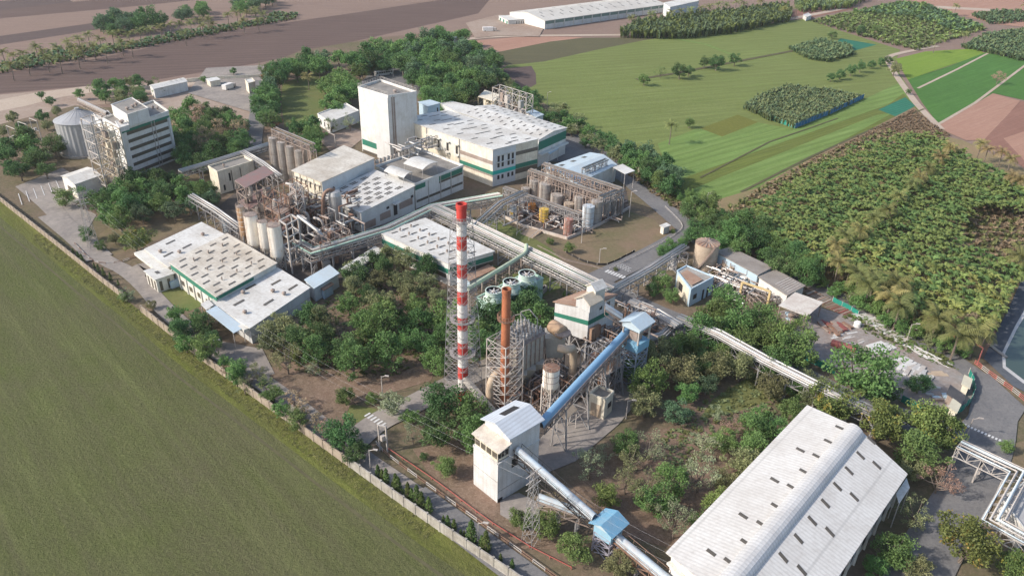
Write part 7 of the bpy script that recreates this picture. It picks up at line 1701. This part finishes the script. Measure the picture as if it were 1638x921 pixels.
def pylon(base, top, label, w0, w1=.7, arms=True):
    b = P(*base); h = hgt(base, top); t = thing('lattice_pylon', label, 'pylon', b); m = MB(); lattice(m, b, w0, w1, 0, h, 9, .085, tb=.045, horiz=False); m.build('lattice', steel, t)
    if arms:
        for k in (.97,.88,.8):
            m = MB(); d = Vector((cos(YAW),sin(YAW),0))*1.8; m.bar((b.x-d.x,b.y-d.y,h*k),(b.x+d.x,b.y+d.y,h*k),.12); m.build('crossarm', steelw, t)
    return b, h
pb, ph = pylon((849,868),(854,752),'slim lattice pylon standing in front of the right side of the white transfer tower', 2.3)
pb2, ph2 = pylon((151,398),(130,307),'slim lattice pylon in front of the trees at the left road bend', 2.6)
for k in range(3):
    d = Vector((cos(YAW),sin(YAW),0))*1.6*(k-1)
    for a, b, nm in (((pb.x,pb.y,ph*.95),(pb2.x,pb2.y,ph2*.95),'a'),((pb.x,pb.y,ph*.95),(*P(1190,1060,0)[:2],ph*.9),'b')):
        a, b = Vector(a)+d, Vector(b)+d; L = (b-a).length; m = MB(); pts = [a.lerp(b,i/16)-Vector((0,0,L*.045*4*(i/16)*(1-i/16))) for i in range(17)]
        m.tube(pts, .008, 4); tag(m.build('power_line', wirem), 'thin sagging power line between the two lattice pylons over the central garden' if nm == 'a' else 'thin power line running from the near lattice pylon to the bottom right', 'cable', 'power lines '+('over the garden' if nm == 'a' else 'to the lower right'))
def hframe(name, label, a, b, h, mat=steelw, cat='pole frame', extra=True):
    A, B_ = P(*a), P(*b); t = thing(name, label, cat, A)
    for p in (A,B_): m = MB(); m.bar((p.x,p.y,0),(p.x,p.y,h),.26); m.build('pole', mat, t)
    m = MB(); m.bar((A.x,A.y,h),(B_.x,B_.y,h),.22); m.build('crossbeam', mat, t)
    if extra: m = MB(); c = (A+B_)/2; m.box((c.x,c.y,h*.55),(.9,.7,1.1),YAW); m.bar((A.x,A.y,h*.5),(B_.x,B_.y,h*.5),.15); m.build('transformer', steelw, t)
hframe('pole_frame', 'H-shaped pole frame with a small transformer at the bend of the near road', (608,722), (620,724), 6.5)
hframe('height_barrier', 'pale goal-shaped height barrier across the road behind the grey silos', (516,229), (537,237), 5.5, extra=False, cat='barrier')
for i, (a, b) in enumerate((((20,235),(34,241)),((38,228),(52,233)),((56,222),(68,227)))): hframe('substation_frame', ('left','middle','right')[i]+' pole frame of the little switchyard among the left edge trees', a, b, 8.5, extra=True)
for (a, b), lb in zip((((733,163),(766,152)),((725,170),(760,158))), ('far dark steel goal frame beside the condensers','near dark steel goal frame beside the condensers')): 
    hframe('steel_goal_frame', lb, a, b, 6, steelb, extra=False)
# low pipe track and fence along the near road
def rail(name, label, pts, h, mats, gap=2.6, lines=2, cat='railing'):
    w = walk(pts, gap); t = thing(name, label, cat, w[0][0])
    for l in range(lines):
        for mi in range(len(mats)):
            m = MB()
            for i, ((p, d), (q, e)) in enumerate(zip(w, w[1:])):
                if i % len(mats) == mi: z = h*(l+1)/lines; m.bar((p.x,p.y,z),(q.x,q.y,z),.11)
            m.build('rail', mats[mi], t)
    for p, d in w[:98]: m = MB(); m.bar((p.x,p.y,0),(p.x,p.y,h+.05),.12); m.build('post', mats[0], t)
rail('road_railing', 'white and rust-coloured railing along the inner side of the near road', smooth([(602,712),(618,730),(700,790),(790,855),(900,935)],2), 1.0, (steelw, steelr))
rail('red_pipe_line', 'thin red pipe line on posts across the litter in front of the white transfer tower', [(622,722),(700,775),(780,836),(850,880),(940,925)], .8, (weather('red_pipe_paint',(0.42,0.10,0.08),(0.3,0.15,0.12),.4),), 4, 1, 'pipe')
rail('pond_railing', 'red and white railing along the road beside the pond', [(1558,583),(1580,600),(1625,632),(1650,655)], 1.3, (weather('red_rail_paint',(0.42,0.12,0.10),(0.3,0.15,0.12),.4), steelw), 2.2, 3)
rail('lawn_railing', 'white railing along the kerb between the tank farm lawn and the diagonal road', smooth([(975,432),(1045,398),(1090,372),(1092,360),(1060,330)],2), .9, (steelw,), 2.4, 2)
rail('road_pipe_line', 'double pipe line laid along the lawn edge of the main pipe bridge', [(860,395),(905,418),(950,428),(968,434)], .6, (steelb,), 3, 2, 'pipe')
rail('left_road_railing', 'dull red and white rail on the left road bend below the lawn', smooth([(120,392),(150,424),(190,424),(226,408)],2), .8, (steelr, steelw), 2.2, 2)
rail('back_pipe_line', 'low rusty pipe line following the cream back wall', [(900,205),(940,226),(975,248),(1010,280)], .7, (steelr,), 4, 2, 'pipe')
hframe('red_gate_frame', 'red gate-like pole frame in front of the palms by the pond', (1519,560), (1562,585), 5.0, weather('red_rail_paint',(0.42,0.12,0.10),(0.3,0.15,0.12),.4), 'gate', extra=False)
p0, p1 = P(1586,553,.6), P(1610,571,.6); t = thing('pond_plank', 'narrow plank jetty reaching over the pond liner', 'jetty', (p0.x,p0.y,0)); m = MB(); m.bar(p0,p1,.9,.15); m.build('deck', concr, t); m = MB(); m.bar((p1.x,p1.y,-.1),(p1.x,p1.y,.55),.2); m.build('leg', steelb, t)
def net(name, label, pts, h, mat, gap=3.0):
    w = walk(pts, gap); t = thing(name, label, 'net fence', w[0][0]); m = MB(); w.append((P(*pts[-1]), w[-1][1]))
    for i, ((p,d),(q,e)) in enumerate(zip(w,w[1:])):
        n = Vector((-d.y,d.x,0))*.12*(1 if i % 2 else -1); mid = (p+q)/2+n
        m.bar((p.x,p.y,h/2),(mid.x,mid.y,h/2),.04,h); m.bar((mid.x,mid.y,h/2),(q.x,q.y,h/2),.04,h)
    m.build('net', mat, t)
    for p,d in w[:98]: m = MB(); m.bar((p.x,p.y,0),(p.x,p.y,h+.15),.1); m.build('post', steelw, t)
net('shade_net_fence', 'blue net fence along the right front side of the cane plot', [(1271,206),(1330,182),(1381,158)], 2.4, netb)
net('shade_net_fence', 'teal net fence along the short left front side of the cane plot', [(1227,190),(1271,206)], 2.2, nett)
net('green_net_fence', 'dark green net fence curving round the lower end of the scrap yard', smooth([(1440,643),(1480,664),(1525,668),(1552,648),(1558,625),(1548,600)],2), 2.0, nett, 2.2)
net('green_net_fence', 'short green net fence between the scrap yard and the covered road', [(1284,575),(1305,586),(1335,600)], 2.0, nett)
net('green_net_fence', 'green net strip at the upper edge of the scrap yard by the outer road', [(1331,483),(1350,493),(1372,505)], 1.6, nett)
net('lawn_net_fence', 'dark net edging the curved corner of the tank farm lawn', smooth([(905,405),(930,420),(965,428),(985,420),(1015,404)],2), .9, blackm)
# bus and trucks
def bus(name, label, px, py, yaw, L, Wd, Hh, body, stripe=None, cabin=False):
    p = P(px, py); t = thing(name, label, 'bus' if not cabin else 'truck', p); c, s = cos(yaw), sin(yaw)
    X = lambda a, b, z: (p.x+c*a-s*b, p.y+s*a+c*b, z)
    m = MB()
    if cabin:
        m.box(X(-L*.12,0,Hh*.55),(L*.72,Wd,Hh*.75),yaw); b = m.build('cargo_body', body, t)
        m = MB(); m.hexa([X(L*.27,-Wd/2,.6),X(L*.5,-Wd/2,.6),X(L*.5,Wd/2,.6),X(L*.27,Wd/2,.6)],[X(L*.27,-Wd/2,Hh*.75),X(L*.44,-Wd/2,Hh*.75),X(L*.44,Wd/2,Hh*.75),X(L*.27,Wd/2,Hh*.75)]); m.build('cab', steelw, t)
        m = MB(); m.box(X(L*.485,0,Hh*.52),(.1,Wd*.9,Hh*.25),yaw); m.build('windscreen', blackm, t)
    else:
        m.box(X(0,0,Hh*.52),(L,Wd,Hh*.78),yaw); m.box(X(0,0,Hh*.93),(L*.96,Wd*.9,Hh*.08),yaw); b = m.build('body', body, t)
        for k in range(7):
            for sd in (-1,1): m = MB(); m.box(X(L*(-.42+.135*k),sd*(Wd/2+.01),Hh*.64),(L*.11,.06,Hh*.24),yaw); m.build('window', blackm, t)
        m = MB(); m.box(X(L/2+.01,0,Hh*.6),(.06,Wd*.86,Hh*.34),yaw); m.build('windscreen', blackm, t)
    for a in (-.32,.32):
        for sd in (-1,1):
            q = X(L*a, sd*Wd*.46, .5); m = MB(); d = Vector((-s,c,0))*.16; m.tube([Vector(q)-d, Vector(q)+d], .5, 14); m.build('wheel', blackm, t)
bus('parked_bus', 'white bus with dark windows parked under the trees behind the white tower', 614, 121, radians(38), 10.5, 2.6, 3.1, whtp)
bus('parked_truck', 'small white box truck in the pale yard at the upper left', 367, 143, radians(70), 8, 2.5, 3.2, whtp, cabin=True)
bus('parked_truck', 'white lorry in front of the distant long warehouse', 783, 51, radians(10), 10, 2.6, 3.4, whtp, cabin=True)
Bq = Bld('weigh_house', 'small cream two-storey block on the pale yard at the upper left', 'building', (392,128), (397,134), (408,131), z=5.5, wall=wallc, roof=roofw, parapet=.3)
Bq = Bld('yard_store', 'long low cream roofed store behind the box truck in the upper left yard', 'building', (330,127), (336,131), (352,128), z=3, wall=wallc, roof=roofw)
Bq = Bld('lawn_kiosk', 'small white boxy kiosk alone on the right end of the tank farm lawn', 'kiosk', (1057,361.5), (1062,364.5), (1071,361), z=2.6, wall=whitewall, roof=roofw)
for px_, lb, rf, wl_ in ((((1540,615),(1549,620),(1553,607)),'small cream-roofed hut at the upper right inside the green net','w',0),(((1519,652),(1529,659),(1535,647)),'small cream-roofed hut at the lower end inside the green net','w',0),(((1516,630),(1536,645),(1541,633)),'black sheet-roofed shelter between the two cream-roofed huts','k',1)):
    Bld('scrap_yard_hut', lb, 'hut', px_[0], px_[1], px_[2], z=2.8, wall=wallc if not wl_ else steelb, roof=weather('cream_hut_roof',(0.55,0.52,0.40),(0.35,0.3,0.22),.4,streak=False) if rf == 'w' else weather('black_sheet_roof',(0.05,0.05,0.055),(0.12,0.11,0.1),.5,streak=False))
# scrap rows
sr = random.Random(3)
def scrap(kind, label, group, a, b, n, size, mat, ang=None, h=.4, jit=.5, stack=1):
    A, B_ = P(*a), P(*b); d = (B_-A).normalized()
    for i in range(n):
        c = A.lerp(B_, (i+.5)/n)+Vector((sr.uniform(-jit,jit),sr.uniform(-jit,jit),0)); t = thing(kind, label, kind.replace('scrap_','').replace('_',' '), (c.x,c.y,0), group); an = (atan2(d.y,d.x)+pi/2 if ang is None else ang)+sr.uniform(-.15,.15)
        zj = i*.013+sr.uniform(0,.06)
        for k in range(stack):
            m = MB(); L = size[0]*sr.uniform(.75,1.2); w = size[1]*sr.uniform(.7,1.2)
            if 'pipe' in kind:
                u = Vector((cos(an),sin(an),0)); n_ = Vector((-sin(an),cos(an),0)); 
                q = c+n_*(k-(stack-1)/2)*w*2.1+Vector((0,0,w*1.01)); m.tube([q-u*L/2,q+u*L/2], w, 8); m.build('pipe_length', mat[(i+k) % len(mat)], t)
            else: m.box((c.x+sr.uniform(-.2,.2),c.y+sr.uniform(-.2,.2),h*(k+.5)+.002*k+zj),(L,w,h*.85),an+sr.uniform(-.08,.08)); m.build('sheet', mat[(i+k) % len(mat)], t)
gw = (steelw, weather('grey_white_slab',(0.48,0.48,0.47),(0.3,0.28,0.26),.5), weather('white_slab',(0.6,0.6,0.58),(0.35,0.33,0.3),.4))
rw = (steelr, weather('dark_red_scrap',(0.27,0.08,0.07),(0.2,0.08,0.06),.5), steelb)
scrap('scrap_pipe_bundle','bundle of grey and rusty pipes stacked behind the open shelter','pipes behind the shelter',(1290,463),(1328,484),7,(5.5,.22),(steelb,steelr,steelw),stack=3)
scrap('scrap_pipe_bundle','bundle of brown pipes lying below the green net strip','pipes below the net strip',(1330,488),(1362,505),8,(5,.2),rw,stack=3)
scrap('concrete_slab','grey slab in the neat row along the inner side of the outer road','slabs along the outer road',(1370,502),(1412,528),9,(4.0,1.2),gw,stack=2,h=.25)
scrap('concrete_slab','grey slab in the row continuing right of the road lamp','slabs right of the lamp',(1412,528),(1450,548),6,(3.5,1.1),gw,stack=2,h=.25)
scrap('scrap_pipe_bundle','long pale pipe bundle parallel to the outer road right of the slabs','long pale pipes',(1452,556),(1496,576),3,(9,.25),gw,ang=atan2((P(1500,572)-P(1452,548)).y,(P(1500,572)-P(1452,548)).x),stack=4)
scrap('scrap_sheet','pale sheet leaning in the heap above the largest round tree','pale sheets above the tree',(1398,552),(1420,565),4,(6,1.6),gw,stack=3,h=.2)
for a, b in (((1436,575),(1462,588)),((1440,585),(1478,600)),((1448,597),(1486,612))): scrap('scrap_sheet','white sheet scrap in the scattered rows beside the dark fig-like tree','white sheet rows',a,b,9,(3.2,1.0),gw,stack=3,h=.22,jit=1.0)
scrap('scrap_sheet','rusty red sheet in the heap before the open shelter','rusty sheet heap',(1318,530),(1345,525),14,(3.0,1.0),rw,stack=3,h=.3,jit=2.4)
scrap('scrap_sheet','loose white plank scrap in the middle of the scrap yard','loose white planks',(1345,535),(1372,552),16,(2.6,.45),gw,stack=1,jit=3.2)
scrap('scrap_sheet','bluish grey scrap by the right end hut','bluish scrap',(1490,620),(1512,650),14,(2.0,.8),(wallb,gw[1],steelb),stack=2,h=.3,jit=1.8)
scrap('scrap_sheet','dark tarpaulin-like sheet beside the pale scrap','dark sheets',(1502,598),(1515,606),2,(2.6,1.6),(weather('black_sheet_roof',(0.05,0.05,0.055),(0.12,0.11,0.1),.5,streak=False),),stack=1,h=.4)
scrap('scrap_sheet','tan folded sheet scrap left of the dark sheets','tan sheets',(1494,596),(1500,604),3,(3.5,1.2),(tan,),stack=1,h=.5)
for i, (x, y) in enumerate(((1343,557),(1353,561))):
    p = P(x,y); t = thing('red_tank', ('left','right')[i]+' one of two dark red boxes lying above the largest round tree', 'tank', p); m = MB(); d = Vector((cos(-.5),sin(-.5),0))*2; m.tube([(p.x-d.x*1.1,p.y-d.y*1.1,.9),(p.x-d.x,p.y-d.y,.9),(p.x+d.x,p.y+d.y,.9),(p.x+d.x*1.1,p.y+d.y*1.1,.9)],[.5,.9,.9,.5],12); m.build('shell', rw[1], t)
p = P(1370,524); t = thing('white_barrel','small white drum in the scrap yard weeds','barrel',p); m = MB(); m.lathe((p.x,p.y,0),[(.8,0),(.9,.4),(.9,1.5),(.7,1.8)],14); m.build('body',whtp,t)
frame('workshop_racks', 'dark benches and racks under the open shelter', [(1250,500,2.5),(1275,515,2.5),(1300,505,2.5)], 0, (.5,1), (2,2), steelb, t=.15, junk=6, jm=(steelb,wallb))
for k in range(7):
    p = P(858+k*3.2, 262+k*1.2-(k % 2)*4); t = thing('white_drum', 'white drum on the asphalt between the loading canopy and the drum store', 'drum', p, 'white drums'); m = MB(); m.lathe((p.x,p.y,0),[(.55,0),(.55,1.2),(.4,1.25)],12); m.build('body', whtp, t)
p = P(845,372); t = thing('tank_farm_ramp','brown wooden ramp with white rails leading up to the tank farm wall','ramp',p); a, b, c, d = P(826,378),P(846,386),P(868,373),P(850,366); m = MB(); m.hexa([(x.x,x.y,0) for x in (a,b,c,d)],[(a.x,a.y,.05),(b.x,b.y,.05),(c.x,c.y,1.0),(d.x,d.y,1.0)]); m.build('deck', weather('brown_paving',(0.33,0.25,0.18),(0.2,0.15,0.1),.4,streak=False), t)
for u, v in ((a,d),(b,c)):
    m = MB(); 
    for k in range(5): q = u.lerp(v,k/4); m.bar((q.x,q.y,k*.25),(q.x,q.y,1.2+k*.25),.1)
    m.bar((u.x,u.y,1.2),(v.x,v.y,2.2),.1); m.build('railing', steelw, t)

# ------------------------------------------------------------------ air
hz = MB(); hz.prism([(-1500,-60),(1500,-60),(1500,2600),(-1500,2600)], -1.0, 106.0)
hzm = bpy.data.materials.new('haze_air'); hzm.use_nodes = True; ht = hzm.node_tree
ht.nodes.remove(ht.nodes['Principled BSDF']); pv = ht.nodes.new('ShaderNodeVolumePrincipled')
pv.inputs['Color'].default_value = (0.88,0.89,0.90,1); pv.inputs['Density'].default_value = 0.00008; pv.inputs['Anisotropy'].default_value = 0.2
ht.links.new(pv.outputs[0], ht.nodes['Material Output'].inputs['Volume'])
tag(hz.build('haze', hzm), 'thin pale haze over the far fields', 'haze', None, 'stuff')
